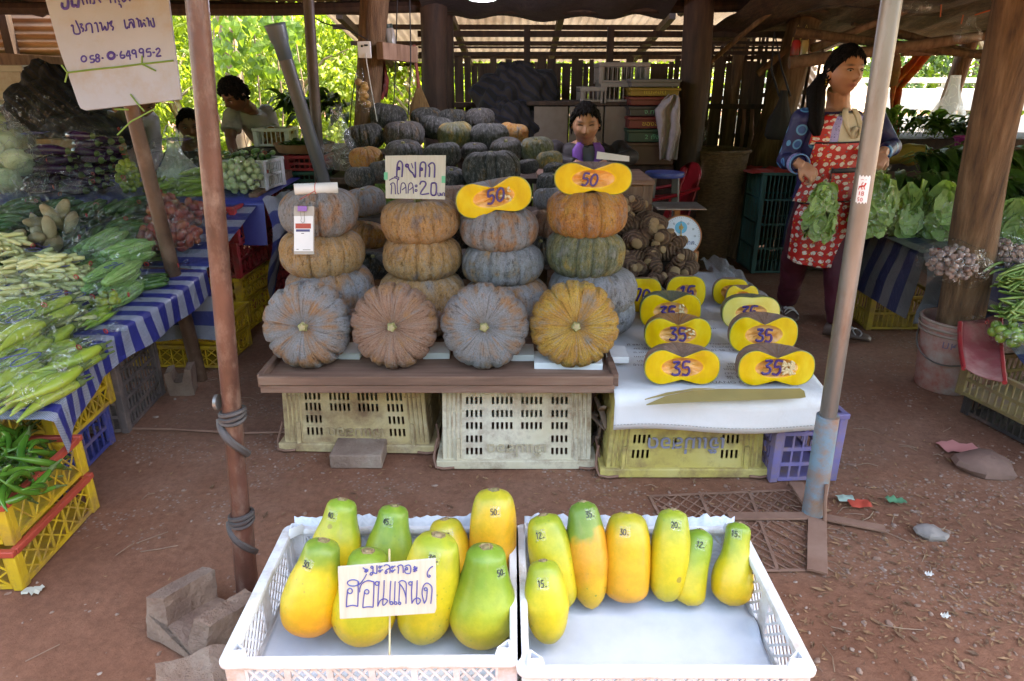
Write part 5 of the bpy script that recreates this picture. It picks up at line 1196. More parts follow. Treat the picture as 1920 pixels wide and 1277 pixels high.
def papaya(top, bot, wpx, Yt, Yb, kind, prof_, label, txt='', tx=.0, tv=.82, bend=0, rz=0):
    b = at(bot[0], bot[1]-4, Yb); a = at(top[0], top[1]+3, Yt); d = a-b; L = d.length; R = 1.06*wpx*mpp((top[0]+bot[0])/2, (top[1]*.35+bot[1]*.65), (Yt*.4+Yb*.6))/2
    pk = max(r for _, r in prof_); q = d.to_track_quat('Z', 'Y')
    me_ = MB(); NU, NV = 28, 26; k = rnd.random()*60
    def rad(f):
        for i in range(len(prof_)-1):
            f0, r0 = prof_[i]; f1, r1 = prof_[i+1]
            if f <= f1: s = (f-f0)/(f1-f0); s = s*s*(3-2*s) if False else s; return r0+(r1-r0)*s
        return prof_[-1][1]
    # resample smoothly
    def rs(f): return sum(rad(min(1, max(0, f+o))) for o in (-.05,-.025,0,.025,.05))/5
    def P(a_, f):
        cap = min(1, math.sqrt(max(0, 1-((.13-f)/.13)**2))) if f < .13 else (min(1, math.sqrt(max(0, 1-((f-.93)/.07)**2*.86))) if f > .93 else 1)
        r = rs(f)/pk*R*cap*(1+.035*nz((math.cos(a_), math.sin(a_), f*2+k))+.012*math.cos(5*a_+k))
        return Vector((r*math.cos(a_)+bend*math.sin(f*PI)*L, r*math.sin(a_), f*L))
    me_.grid(lambda u, v: P(2*PI*u, v), NU, NV, True); b0 = len(me_.v)
    o = me_.build('papaya', PPM[kind], smooth=180); o.location = b; 
    o.rotation_mode = 'QUATERNION'; o.rotation_quaternion = q
    tag(o, label, 'papaya', 'papayas for sale')
    mb = MB(); rt = rs(1)/pk*R*.36
    mb.rings([[Vector((s_*rt*math.cos(j*PI/8)*(1+.15*math.sin(j*2.1)), s_*rt*math.sin(j*PI/8)*(1+.15*math.cos(j*1.7)), L+h)) for j in range(16)] for s_, h in ((1.15,-.0035),(1.0,.0008),(.62,-.0005),(.5,.0025),(.05,.003))]); mb.build('stem_scar', CROWNM, o, smooth=60)
    if txt:
        # find the surface angle facing the viewer
        inv = q.inverted(); vd = inv @ (Vector((0,0,CAMZ))-b); a0 = math.atan2(vd.y, vd.x)+tx
        hs = .0125; sx = 1
        def M(u, v, off=.0012):
            f = tv+v*hs/L; base = P(a0, f); r = (base-Vector((bend*math.sin(f*PI)*L,0,f*L))).length
            n_ = 1 
            da = u*hs*.8/r; p = P(a0+da, f); c_ = Vector((bend*math.sin(f*PI)*L, 0, p.z)); return p+(p-c_).normalized()*off
        # u must grow to the viewer's right
        right = inv @ Vector((1,0,0)); sgn = 1 if (M(.5,0)-M(0,0)).dot(right) > 0 else -1
        mb = MB(); mb.grid(lambda u, v: M(sgn*(u*2.4-1.2), v*1.9-.45, .0007), 8, 6); mb.build('clear_tape', TAPEC, o, smooth=180)
        mb = MB(); write(mb, txt, lambda u, v: M(sgn*(u-.72*len(txt)/2), v), .0009); mb.build('price_mark', INKB, o, smooth=60)
    return o
BULB = [(0,.55),(.18,.92),(.34,1.0),(.55,.88),(.75,.66),(.9,.58),(1,.50)]
LONG = [(0,.55),(.2,.90),(.45,1.0),(.7,.95),(.88,.80),(1,.62)]
PEAR = [(0,.45),(.15,.82),(.32,1.0),(.48,.96),(.66,.74),(.82,.60),(1,.52)]
BOTT = [(0,.60),(.14,.92),(.30,1.0),(.45,.90),(.60,.66),(.78,.58),(.92,.60),(1,.50)]
TAPR = [(0,.40),(.2,.80),(.45,1.0),(.7,.92),(.9,.70),(1,.55)]
BLUNT = [(0,.75),(.15,.95),(.4,1.0),(.7,.97),(.88,.84),(1,.62)]
papaya((642,933), (622,1092), 92, 1.325, 1.27, 'gy', BULB, 'green shouldered papaya marked 40 at the back left of the left crate', '40-', -.5)
papaya((740,945), (722,1100), 90, 1.325, 1.27, 'gr', BULB, 'mostly green papaya marked 45, second in the back row', '45-', -.3)
papaya((834,970), (850,1120), 82, 1.325, 1.27, 'yo', TAPR, 'short yellow papaya marked 40 in the back row behind a longer one', '40-', .1)
papaya((926,915), (922,1100), 84, 1.335, 1.28, 'or', BLUNT, 'tall yellow papaya marked 50 at the back right of the left crate', '50-', .1)
papaya((607,1010), (572,1192), 108, 1.17, 1.12, 'go', BULB, 'green topped papaya with an orange base marked 30, nearest the left wall', '30-', -.55, .78)
papaya((690,1030), (680,1208), 120, 1.16, 1.12, 'gy', PEAR, 'wide papaya half hidden behind the papaya sign', '')
papaya((822,1000), (786,1207), 104, 1.17, 1.12, 'yg', LONG, 'long green yellow papaya marked 30 right of the sign', '30-', .0, .86)
papaya((912,1022), (902,1213), 124, 1.16, 1.12, 'gr', PEAR, 'big pear shaped green papaya marked 50 at the right of the left crate', '50-', .85, .80)
papaya((1018,962), (1055,1147), 80, 1.29, 1.215, 'yg', LONG, 'leaning olive papaya marked 12 behind the small front papaya', '12-', -.35)
papaya((1093,937), (1110,1147), 76, 1.31, 1.215, 'ms', TAPR, 'tall papaya with a green top and orange flank marked 35', '35-', .45, .88)
papaya((1177,958), (1173,1133), 84, 1.31, 1.23, 'or', BLUNT, 'blunt orange papaya marked 30 in the right crate', '30-', -.1, .80)
papaya((1263,952), (1248,1133), 70, 1.31, 1.23, 'yg', LONG, 'slim green yellow papaya marked 20 in the right crate', '20-', .25, .84)
papaya((1315,990), (1290,1140), 62, 1.31, 1.225, 'gr', BLUNT, 'small curved green papaya marked 12 beside the slim one', '12-', .3, .78, bend=.055)
papaya((1386,977), (1368,1140), 74, 1.31, 1.225, 'gy', BOTT, 'bottle necked yellow green papaya marked 15 at the right end', '15-', -.1, .84)
papaya((1018,1048), (1030,1212), 80, 1.17, 1.105, 'yg', TAPR, 'small papaya marked 15 alone at the front of the right crate', '15-', -.1, .76)
# concrete pieces beside the crate
def chunk(name, outline, base, h, lean, label, k, flat_top=0):
    """rough broken block: outline in plan, extruded and roughened"""
    mb = MB(); n = len(outline); rs = []; c = Vector((sum(p[0] for p in outline)/n, sum(p[1] for p in outline)/n, 0))
    for j in range(9):
        f = j/8; ring = []
        for i in range(n):
            a, b_ = Vector((*outline[i], 0)), Vector((*outline[(i+1) % n], 0))
            for s_ in range(6):
                p = a+(b_-a)*s_/6; q = p+Vector((lean[0]*f, lean[1]*f, h*f))
                ring.append(q+Vector((.010*nz(q, 18, k), .010*nz(q, 18, k+5), .012*nz(q, 14, k+9)*f)))
        rs.append(ring)
    mb.rings(rs); return tag(mb.build(name, CONC, world=True, smooth=35), label, 'concrete')
t = thing('gutter_block', 'broken u shaped concrete block lying at the foot of the rusty pole', 'concrete', (-.82, 1.45, 0))
a = Vector((-.93, 1.40, 0))
M1 = Matrix.Rotation(R_(-22), 3, 'Z')
def blk(mb, prof2, L, o, M, k, amp=.006):
    rs = []; N = 26
    for j in range(N+1):
        ring = []; n = len(prof2)
        for i in range(n):
            p, q = Vector(prof2[i]), Vector(prof2[(i+1) % n])
            for s_ in range(10):
                v = p+(q-p)*s_/10; w_ = Vector((v.x, L*(j/N-.5), v.y)); e = .022*nz((v.x*9, v.y*9, j > N/2), 1, k)*(1 if abs(j-N/2) > N/2-1.5 else .4)
                ring.append(o+M@(w_+Vector((.004*nz(w_, 14, k)+.003*nz(w_, 45, k), e+.003*nz(w_, 40, k+3), .006*nz(w_, 10, k+7)+.003*nz(w_, 45, k)))))
        rs.append(ring)
    mb.rings(rs)
mb = MB(); blk(mb, [(-.115,0),(.115,0),(.115,.115),(.07,.125),(.055,.05),(-.05,.05),(-.06,.13),(-.115,.12)], .17, Vector((-.83,1.44,.0)), Matrix.Rotation(R_(-28), 3, 'Z')@Matrix.Rotation(R_(-8), 3, 'X'), 2); mb.build('block', CONC, t, True, smooth=30)
mb = MB(); blk(mb, [(-.10,0),(.10,0),(.095,.09),(.02,.12),(-.02,.11),(-.095,.13)], .14, Vector((-.72,1.21,.0)), Matrix.Rotation(R_(28), 3, 'Z')@Matrix.Rotation(R_(6), 3, 'X'), 8, .009)
tag(mb.build('concrete_chunk', CONC, world=True, smooth=30), 'rough concrete chunk left of the papaya crate corner', 'concrete')
p = gz(348, 745, 0); mb = MB(); blk(mb, [(-.05,0),(.06,0),(.06,.13),(.03,.13),(.02,.075),(-.02,.075),(-.025,.125),(-.055,.12)], .10, Vector((p.x-.04, p.y+.06, 0)), Matrix.Rotation(R_(15), 3, 'Z'), 14, .004)
tag(mb.build('gutter_block', CONC, world=True, smooth=30), 'small u shaped brown block by the foot of the board pipe', 'concrete')
# half buried lattice panel of an old crate
t = thing('lattice_panel', 'dirt covered lattice crate panel lying flat in the litter by the pole foot', 'crate panel', (.75, 1.75, 0))
c4 = [gz(1218,930,.003), gz(1500,918,.003), gz(1545,1068,.003), gz(1290,1072,.003)]
def lp(u, v): return (c4[0]*(1-u)+c4[1]*u)*(1-v)+(c4[3]*(1-u)+c4[2]*u)*v
mb = MB()
for a_, b_ in (((0,0),(1,0)),((0,1),(1,1)),((0,0),(0,1)),((1,0),(1,1)),((.33,0),(.33,1)),((.66,0),(.66,1))): mb.bar(lp(*a_), lp(*b_), .010, .003)
for i in range(-10, 12):
    for s in (1, -1):
        u0 = i/11; pts = []
        for v in [j/20 for j in range(21)]:
            u = u0+s*v*.75
            if 0 <= u <= 1: pts.append(lp(u, v)+Vector((0,0,.0008*s)))
        if len(pts) > 1: mb.bar(pts[0], pts[-1], .0045, .0022)
mb.build('lattice', IRON, t, True)
# ================================================================ produce in clear bags
VM = dict(
 cucumber=surf('cucumber', (.05,.125,.022), (.026,.07,.014), 25, .35, .3, 70, c3=(.10,.19,.045), stretch=(1,1,.25)),
 eggplant=surf('eggplant', (.040,.010,.055), (.022,.006,.032), 8, .2, 0, c3=(.07,.02,.085)),
 calyx=flat('calyx', (.10,.14,.04), .6),
 round_green=surf('yellow_green_fruit', (.33,.36,.03), (.24,.30,.03), 14, .35, .05, c3=(.42,.40,.05)),
 pepper=surf('light_green_pepper', (.23,.34,.035), (.15,.26,.03), 9, .3, .1, c3=(.33,.42,.06)),
 pale_eggplant=surf('pale_eggplant', (.42,.50,.27), (.30,.42,.18), 12, .35, 0, c3=(.52,.57,.38)),
 shallot=surf('shallot', (.26,.05,.035), (.15,.02,.03), 16, .4, .2, 60, c3=(.40,.15,.05)),
 gourd=surf('ridged_gourd', (.22,.36,.10), (.14,.27,.06), 14, .45, .3, 40, c3=(.34,.46,.18)),
 corn=surf('baby_corn', (.60,.55,.24), (.48,.46,.16), 12, .5, .3, 90, c3=(.66,.62,.36)),
 chili=surf('yellow_chili', (.30,.36,.045), (.20,.29,.03), 9, .3, .1, c3=(.42,.45,.08)),
 green_chili=surf('green_chili', (.06,.155,.016), (.03,.10,.012), 9, .25, .08, c3=(.10,.21,.025)),
 tuber=surf('pale_tuber', (.36,.26,.13), (.26,.175,.08), 10, .6, .3, 60, c3=(.43,.33,.18)),
 cabbage=surf('cabbage', (.52,.58,.36), (.38,.48,.22), 9, .45, .4, 18, c3=(.56,.58,.40), bd=.01),
 lime=surf('lime', (.16,.27,.03), (.10,.20,.02), 12, .35, .1, 80, c3=(.28,.33,.04)),
 mushroom=surf('pinkish_mushroom', (.28,.18,.15), (.18,.10,.085), 20, .7, .3, 60, c3=(.36,.26,.22)),
 bean=surf('long_bean', (.16,.25,.05), (.10,.18,.035), 12, .45, .2, 50, c3=(.24,.33,.09)),
 orange_fruit=surf('brownish_fruit', (.38,.22,.06), (.26,.13,.04), 14, .45, .1),
)
LETT = leaf_mat('lettuce_leaf', (.24,.36,.07), (.14,.25,.04), .3, .4)
PALEL = leaf_mat('pale_lettuce', (.30,.42,.13), (.18,.31,.06), .3, .4)
DARKG = leaf_mat('dark_greens', (.055,.12,.025), (.028,.065,.016), .25, .4)
MIDG = leaf_mat('mid_greens', (.09,.18,.035), (.05,.11,.022), .3, .4)
BAG = film_mat('bag_film', cover=.02, bump=1.3, scale=17, crease_glint=.32, milky=.008)
BAGQ = film_mat('thin_bag_film', cover=.004, bump=1.2, scale=17, crease_glint=.18)
BAGM = film_mat('cloudy_bag', cover=.05, bump=1.0, scale=12, milky=.14)
BAGW = film_mat('white_bag', cover=.06, bump=.6, scale=9, milky=.42)
RBAND = flat('red_band', (.45,.03,.03), .5)
_IT = {}
def item(kind):
    if kind in _IT: return _IT[kind]
    mb = MB(); r = 18
    if kind == 'cucumber': mb.ell((0,0,0), (.088,.019,.019), 10, 14, Matrix.Identity(3), lambda p, a, l: Vector((p.x*1.0, p.y, p.z))); 
    def long(L, rads, bend=0., n=9, ph=0.): 
        m_ = len(rads); mb.tube([Vector((-L/2+L*i/(m_-1), bend*math.sin(PI*i/(m_-1))+ph*.01*math.sin(6*i/(m_-1)), 0)) for i in range(m_)], rads, n)
    mb = MB()
    if kind == 'cucumber': long(.17, [.006,.015,.019,.020,.020,.019,.015,.005], .012)
    elif kind == 'eggplant': long(.22, [.008,.019,.026,.029,.030,.028,.024,.018,.009], .02)
    elif kind == 'pepper': long(.24, [.004,.010,.016,.020,.022,.021,.014,.007], .03)
    elif kind == 'chili': long(.19, [.002,.006,.010,.014,.017,.017,.013,.005], .018)
    elif kind == 'green_chili': long(.19, [.002,.005,.008,.010,.011,.012,.011,.008,.003], .03)
    elif kind == 'bean': long(.42, [.003]+[.0055]*8+[.003], .03, 6, 1)
    elif kind == 'gourd':
        L = .30; rs = []
        for i in range(13):
            f = i/12; rr = .034*math.sin(PI*min(.97, max(.06, f)))**.45
            rs.append([Vector((-L/2+L*f, rr*(1+.16*math.cos(9*a*2*PI/36))*math.cos(a*2*PI/36), rr*(1+.16*math.cos(9*a*2*PI/36))*math.sin(a*2*PI/36))) for a in range(36)])
        mb.rings(rs)
    elif kind == 'corn': long(.085, [.004,.008,.0105,.011,.010,.008], .003, 8)
    elif kind == 'tuber': mb.ell((0,0,0), (.080,.030,.028), 14, 10, None, lambda p, a, l: p*(1+.4*nz(p/.06, 1, 2))+Vector((0,.012*math.sin(p.x*30),0)))
    elif kind == 'cabbage': mb.ell((0,0,0), (.075,.072,.062), 22, 16, None, lambda p, a, l: p*(1+.07*nz(p/.05, 1.2, 5)+.03*math.sin(7*a+3*l)))
    elif kind == 'shallot': mb.ell((0,0,0), (.026,.02,.02), 10, 8, None, lambda p, a, l: Vector((p.x*(1+.3*(p.x > 0)), p.y, p.z)))
    elif kind == 'mushroom': mb.ell((0,0,0), (.016,.014,.011), 8, 6, None, lambda p, a, l: p*(1+.25*nz(p/.02, 1, 7)))
    else:
        q = {'round_green': .0165, 'pale_eggplant': .024, 'lime': .024, 'orange_fruit': .026}[kind]; mb.ell((0,0,0), (q*1.06,q,q), 12, 9)
    o = mb.build(kind, VM[kind], smooth=180); me = o.data; bpy.data.objects.remove(o); extra = None
    if kind in ('eggplant', 'pepper', 'chili', 'green_chili'):
        L, r0 = {'eggplant': (.22,.02), 'pepper': (.24,.014), 'chili': (.19,.012), 'green_chili': (.19,.008)}[kind]; m2 = MB()
        m2.tube([(L/2-.014,.006 if kind != 'eggplant' else .004,0),(L/2-.002,.002,0),(L/2+.004,0,0),(L/2+.025,-.004,0)], [r0,r0*.8,.0035,.003], 8)
        o = m2.build('calyx', VM['calyx'], smooth=60); extra = o.data; bpy.data.objects.remove(o)
    _IT[kind] = (me, extra); return _IT[kind]
def put(kind, parent, loc, rot, sc=1.0):
    me, ex = item(kind); o = bpy.data.objects.new(kind, me); COL.objects.link(o); o.parent = parent; o.location = loc; o.rotation_euler = rot; o.scale = (sc,)*3
    if ex:
        c = bpy.data.objects.new('calyx', ex); COL.objects.link(c); c.parent = o
    return o
def bag_film(t, L, W, H, mat=None, tail=True, k=0, zc=None, both=False):
    """lying bag: long axis x, gathered end at +x"""
    mb = MB(); NR, N = 22, 26; rs = []; zc = H*.5 if zc is None else zc
    for i in range(NR+1):
        f = i/NR; x = -L*.56+L*1.12*f; e = max(0.03, 1-abs(2*f-1)**3.2); e = e**.5
        if tail and f > .8: e = max(.10, e*(1-(f-.8)*2.2))
        ring = []
        for a in range(N):
            th = 2*PI*a/N; cy, cz = math.cos(th), math.sin(th)
            cy = math.copysign(abs(cy)**.8, cy); cz = math.copysign(abs(cz)**.8, cz)
            n_ = 1+.16*nz((x*14, cy*2+k, cz*2), 1)+.09*nz((x*40, cy*5+k, cz*5), 1)
            ring.append(Vector((x+.012*nz((cy*2, cz*2, k+f*2)), W*.57*e*cy*n_, max(.002, zc+H*.60*e*cz*n_ + (.0 if f < .8 else (f-.8)*.08)))))
        rs.append(ring)
    if tail:
        x = L*.56; z0 = zc+.016
        for dx, r, rip in ((.008,.009,.0),(.016,.008,0),(.030,.018,.3),(.050,.030,.45),(.062,.036,.55)):
            rs.append([Vector((x+dx+.008*nz((a,k,dx*90)), r*math.cos(2*PI*a/N)*(1+rip*math.sin(a*1.9+k))*1.3, max(.004, z0+r*.55*math.sin(2*PI*a/N)*(1+rip*math.cos(a*2.3+k))))) for a in range(N)])
    mb.rings(rs, False); f_ = mb.build('bag_film', mat or BAG, t, smooth=180)
    if tail:
        mb = MB(); mb.tube([Vector((L*.56+.012, .0115*math.cos(a*PI/5), zc+.016+.0085*math.sin(a*PI/5))) for a in range(11)], .0022, 5); mb.build('rubber_band', RBAND, t)
    return f_
def veg_bag(label, kind, n, L, W, H, loc, rot, cat=None, group='bags of vegetables on the left stall', sc=1., mark='', mat=None, tail=True, name=None, seed=None):
    mat = mat or (BAGQ if kind in ('cucumber','eggplant','tuber','corn') else None)
    rg = random.Random(seed if seed is not None else hash(label) % 9999 if False else len(label)*31+n)
    t = thing(name or ('bag_of_%s' % {'round_green': 'round_eggplant', 'pale_eggplant': 'pale_eggplant', 'orange_fruit': 'fruit'}.get(kind, kind)), label, cat or 'bag of vegetables', loc, group, rot)
    longk = kind in ('cucumber','eggplant','pepper','chili','green_chili','gourd','bean')
    if longk:
        rad = {'cucumber': .020, 'eggplant': .029, 'pepper': .021, 'chili': .015, 'green_chili': .011, 'gourd': .034, 'bean': .006}[kind]*sc
        per = max(1, int(W/(2*rad)))
        for i in range(n):
            row, c_ = divmod(i, per); off = rad*(row % 2)
            put(kind, t, (rg.uniform(-.012,.012), -W/2+rad+off+c_*2*rad*(W-2*rad+.0001)/(max(1, per-1)*2*rad) if per > 1 else 0, rad+row*rad*1.6), (rg.random()*6.28 if kind not in ('pepper','chili','eggplant') else rg.choice((0, PI))+rg.uniform(-.5,.5), rg.uniform(-.05,.05), rg.uniform(-.14,.14)), sc*rg.uniform(.88,1.06))
    else:
        rad = {'round_green': .0165, 'pale_eggplant': .024, 'lime': .024, 'orange_fruit': .026, 'corn': .012, 'tuber': .036, 'cabbage': .066, 'shallot': .021, 'mushroom': .0135}[kind]*sc
        pts = []; tries = 0
        while len(pts) < n and tries < 6000:
            tries += 1; p = rv(); p = Vector((p.x*(L/2-rad*.7), p.y*(W/2-rad*.7), H/2+p.z*(H/2-rad*.8)))
            if p.z < rad*.8: p.z = rad*.8
            mn = 1.45 if kind == 'corn' else 1.7
            if all((p-q).length > rad*mn for q in pts): pts.append(p)
        for p in pts:
            put(kind, t, p, ((rg.random()*6, rg.random()*6, rg.random()*6) if kind != 'corn' else (0, rg.uniform(-.3,.3), rg.uniform(-.6,.6))), sc*rg.uniform(.9,1.1))
    f_ = bag_film(t, L, W, H, mat, tail, rg.random()*30)
    if mark:
        mb = MB(); hs = min(L, W)*.42
        write(mb, mark, lambda u, v: Vector((.0+ (v-.5)*hs*1.0, (u-.55)*hs*.9*-1, H*1.06+.004)), .0016); mb.build('price_mark', INK, t, smooth=60)
    return t

# ---------------------------------------------------------------- left stall: sloping table under striped tarpaulins
SY = [(1.6,.34),(1.95,.40),(2.93,.52),(3.15,.56),(3.86,.73),(3.95,.765),(5.0,.80)]
def S(Y):
    for (a, za), (b_, zb) in zip(SY, SY[1:]):
        if Y <= b_: return za+(zb-za)*max(0, (Y-a)/(b_-a))
    return SY[-1][1]
def on_stall(px_, py_, fn=None):
    fn = fn or S; z = .5
    for _ in range(14): p = gz(px_, py_, z); z = .5*z+.5*fn(p.y)
    p.z = fn(p.y)+.006; return p
def slope(Y): return math.atan2(S(Y+.1)-S(Y-.1), .2)
def XE(Y):                                   # right edge of the table
    P_ = [(1.9,-1.47),(2.4,-1.60),(2.93,-1.50),(3.2,-1.47),(3.9,-1.55),(5.0,-1.60)]
    for (a, xa), (b_, xb) in zip(P_, P_[1:]):
        if Y <= b_: return xa+(xb-xa)*max(0, (Y-a)/(b_-a))
    return P_[-1][1]
def cloth(name, fn, nu, nv, uvfn, mat, label, cat='tarpaulin', parent=None):
    mb = MB(); mb.grid(fn, nu, nv); o = mb.build(name, mat, parent, world=True, smooth=180)
    uv = o.data.uv_layers.new(name='UVMap'); uvs = [uvfn(i/nu, j/nv) for j in range(nv+1) for i in range(nu+1)]
    for l in o.data.loops: uv.data[l.index].uv = uvs[l.vertex_index]
    if parent is None: tag(o, label, cat)
    return o
TARP = stripe_mat('blue_white_tarp', (.03,.035,.22), (.40,.42,.54), .088, 1)
TARPX = stripe_mat('blue_white_tarp_b', (.035,.05,.21), (.36,.39,.50), .17, 1)
TARPD = stripe_mat('dark_blue_tarp', (.022,.028,.075), (.17,.165,.17), .16, 1)
TARPS = flat('plain_blue_tarp', (.05,.06,.30), .4, bump=.5, bscale=15)
def tarp1(u, v):
    Y = 1.93+1.22*v; L = 1.45*u; e = XE(Y)
    if L < .15:                              # the hem hanging over the right edge
        f = (.15-L)
        return Vector((e+.022+.05*f+.014*math.sin(Y*17)*f*5+.010*nz((Y*6, L*4, 0)), Y, S(Y)-f*.80+.012*nz((Y*5, 0, 2))))
    return Vector((e-(L-.15)+.012, Y, S(Y)+.003*nz((L*6, Y*6, 3))))
cloth('tarpaulin', tarp1, 60, 60, lambda u, v: (1.45*u, 1.22*v), TARP, 'blue and white checked tarpaulin edging the near part of the left stall')
def tarp1f(u, v): # front flap of it
    p = tarp1(.14+u*.86, 0); d = .06*v; return Vector((p.x, p.y-.01-.02*v+.012*math.sin(u*30)*v, p.z-d))
def tarp2(u, v):
    L = 1.9*u; D = 1.15*v
    if D < .42: Y = 3.17+.05*math.sin(L*9)*(.42-D)*1.6+.04*nz((L*4,D*4,1)); return Vector((-1.44-.04*D-L*.82, Y-.04*(.42-D), .565-(.42-D)*.88))
    Y = 3.17+(D-.42); return Vector((-1.44-L*.82, Y, S(Y)+.004+.003*nz((L*5,D*5,2))))
cloth('tarpaulin', tarp2, 60, 50, lambda u, v: (1.9*u, 1.15*v), TARPX, 'blue and white striped tarpaulin hanging down behind the board pipe')
def tarp3(u, v):
    L = 1.6*u; D = 1.0*v; Y = 3.88
    if D < .26: return Vector((-1.40-L, Y-.03*(.26-D)*4+.02*nz((L*6,D*5,1)), .775-(.26-D)))
    return Vector((-1.40-L, Y+(D-.26), S(Y+(D-.26))+.006))
cloth('tarpaulin', tarp3, 50, 40, lambda u, v: (1.6*u, 1.0*v), TARPS, 'plain blue tarpaulin over the raised back tier of the left stall')
def tarp4(u, v):
    D = .62*v; L = .36*u
    return Vector((-1.40+.035*math.sin(D*9)+.04*u-.25*max(0, D-.25)*u, 3.86+L*1.0, .775-D*(1-.25*u)+.02*nz((L*9,D*7,0))))
cloth('tarpaulin', tarp4, 16, 30, lambda u, v: (.36*u, .62*v), TARPX, 'striped tarpaulin corner hanging beside the red crates')
t = thing('sloping_table', 'wooden boards carrying the left stall under the tarpaulins', 'table', (-2.2, 3.0, 0))
mb = MB()
mb.grid(lambda u, v: Vector((XE(1.97+v*2.9)-1.35+1.33*u, 1.97+v*2.9, S(1.97+v*2.9)-.016)), 4, 30); mb.build('boards', WOOD, t, True, solid=.012)
for x, y in ((-2.7,2.1),(-2.7,3.9),(-1.75,4.6),(-2.7,4.8)):
    mb = MB(); mb.box((x, y, (S(y)-.03)/2), (.06,.06,S(y)-.03)); mb.build('leg', DARKW, t, True)
# crates along the stall edge
YEL = surf('crate_yellow', (.62,.40,.025), (.50,.30,.02), 6, .45, .2, 40, dirt=(.24,.13,.06), dscale=9, damt=.5)
RED = surf('crate_red', (.36,.025,.03), (.26,.02,.025), 6, .45, .2, 40, dirt=(.20,.10,.08), dscale=8, damt=.4)
BLU = surf('crate_blue', (.05,.06,.25), (.035,.04,.17), 6, .45, .2, 40, dirt=(.2,.13,.12), dscale=8, damt=.4)
GRYC = surf('crate_grey', (.13,.10,.095), (.09,.07,.068), 6, .6, .2, 40, dirt=(.25,.17,.14), dscale=8, damt=.5)
REDR = flat('red_rim', (.42,.06,.035), .5)
GC = 'crates under the left stall'
lattice_crate('plastic_crate', 'yellow lattice crate at the bottom of the near corner of the left stall', (-1.69, 1.81, 0), .50, .42, .135, YEL, group=GC, rim=REDR, rz=R_(2), cell=.07)
lattice_crate('plastic_crate', 'yellow lattice crate with a red rim full of green chilies, stacked on another', (-1.70, 1.83, .137), .49, .41, .135, YEL, group=GC, rim=REDR, rz=R_(3), cell=.07)
lattice_crate('plastic_crate', 'blue crate with rectangular holes under a yellow crate in the left row', (-1.88, 2.28, 0), .50, .40, .17, BLU, group=GC, tri=False, bands=2, cell=.04, rz=R_(4))
lattice_crate('plastic_crate', 'yellow crate with a red edge on top of the blue crate', (-1.86, 2.30, .172), .50, .42, .165, YEL, group=GC, rim=YEL, bands=2, rz=R_(4))
lattice_crate('plastic_crate', 'dusty dark grey slotted crate leaning between the yellow crates', (-1.90, 2.74, 0), .52, .40, .34, GRYC, group=GC, tri=False, bands=5, cell=.03, rz=R_(5))
lattice_crate('plastic_crate', 'yellow lattice crate on top of the dark grey crate', (-1.92, 2.72, .342), .50, .38, .10, YEL, group=GC, rz=R_(5))
lattice_crate('plastic_crate', 'yellow lattice crate under the hanging striped tarpaulin, lower of two', (-1.72, 3.44, 0), .48, .36, .125, YEL, group=GC, rz=R_(-2))
lattice_crate('plastic_crate', 'yellow lattice crate under the hanging striped tarpaulin, upper of two', (-1.71, 3.45, .127), .48, .36, .12, YEL, group=GC, rz=R_(-3))
for k, (mt, z, hh, lb) in enumerate(((YEL,0,.19,'bottom yellow crate of the nearer stack beside the aisle'), (YEL,.192,.15,'second yellow crate of the nearer stack beside the aisle'), (RED,.345,.20,'lower red crate of the nearer stack beside the aisle'), (RED,.547,.20,'upper red crate of the nearer stack beside the aisle'))):
    lattice_crate('plastic_crate', lb, (-1.72+.01*k, 3.98, z), .34, .46, hh, mt, group=GC, rz=R_(-4+k), bands=2, cell=.06)
for k, (mt, z, hh, lb) in enumerate(((RED,0,.26,'bottom red crate of the farther stack beside the aisle'), (RED,.262,.26,'middle red crate of the farther stack beside the aisle'), (RED,.524,.24,'top red crate of the farther stack beside the aisle'))):
    lattice_crate('plastic_crate', lb, (-1.75, 4.48, z), .36, .46, hh, mt, group=GC, rz=R_(-3), bands=2, cell=.06)
mb = MB(); a, b = at(475, 372, 3.95), at(545, 322, 4.7); mb.bar(a, b, .05, .05); tag(mb.build('table_edge', WOOD, world=True, bevel=.004), 'bare wooden edge beam at the back of the left stall', 'beam')
mb = MB(); a = gz(560, 812); mb.tube([gz(205,803,.004), gz(330,805,.006), gz(450,812,.004), gz(560,810,.004)], .006, 6); tag(mb.build('buried_pipe', IRON, world=True), 'thin dirt covered pipe lying across the ground behind the rusty pole', 'pipe')

LB = []
def lay(px_, py_, wpx, kind, n, rz, label, lw=(1.0,.55,.3), mark='', mat=None, sc=1., **kw):
    n = int(n*1.7) if kind not in ('cucumber','eggplant','cabbage','tuber') else n; lw = (lw[0], lw[1]*1.08, lw[2]*1.3)
    p = on_stall(px_, py_); Y = p.y; L = wpx*1.14*mpp(px_, py_, Y)
    Lr, Wr, Hr = lw; ln = L if abs(math.cos(R_(rz))) > .6 else L*Lr/Wr
    rot = (Matrix.Rotation(slope(Y), 3, 'X') @ Matrix.Rotation(R_(rz), 3, 'Z')).to_euler()
    return veg_bag(label, kind, n, ln*.86, ln*Wr/Lr*.9, ln*Hr/Lr, p, rot, mark=mark, mat=mat, sc=sc, seed=int(px_*7+py_), **kw)
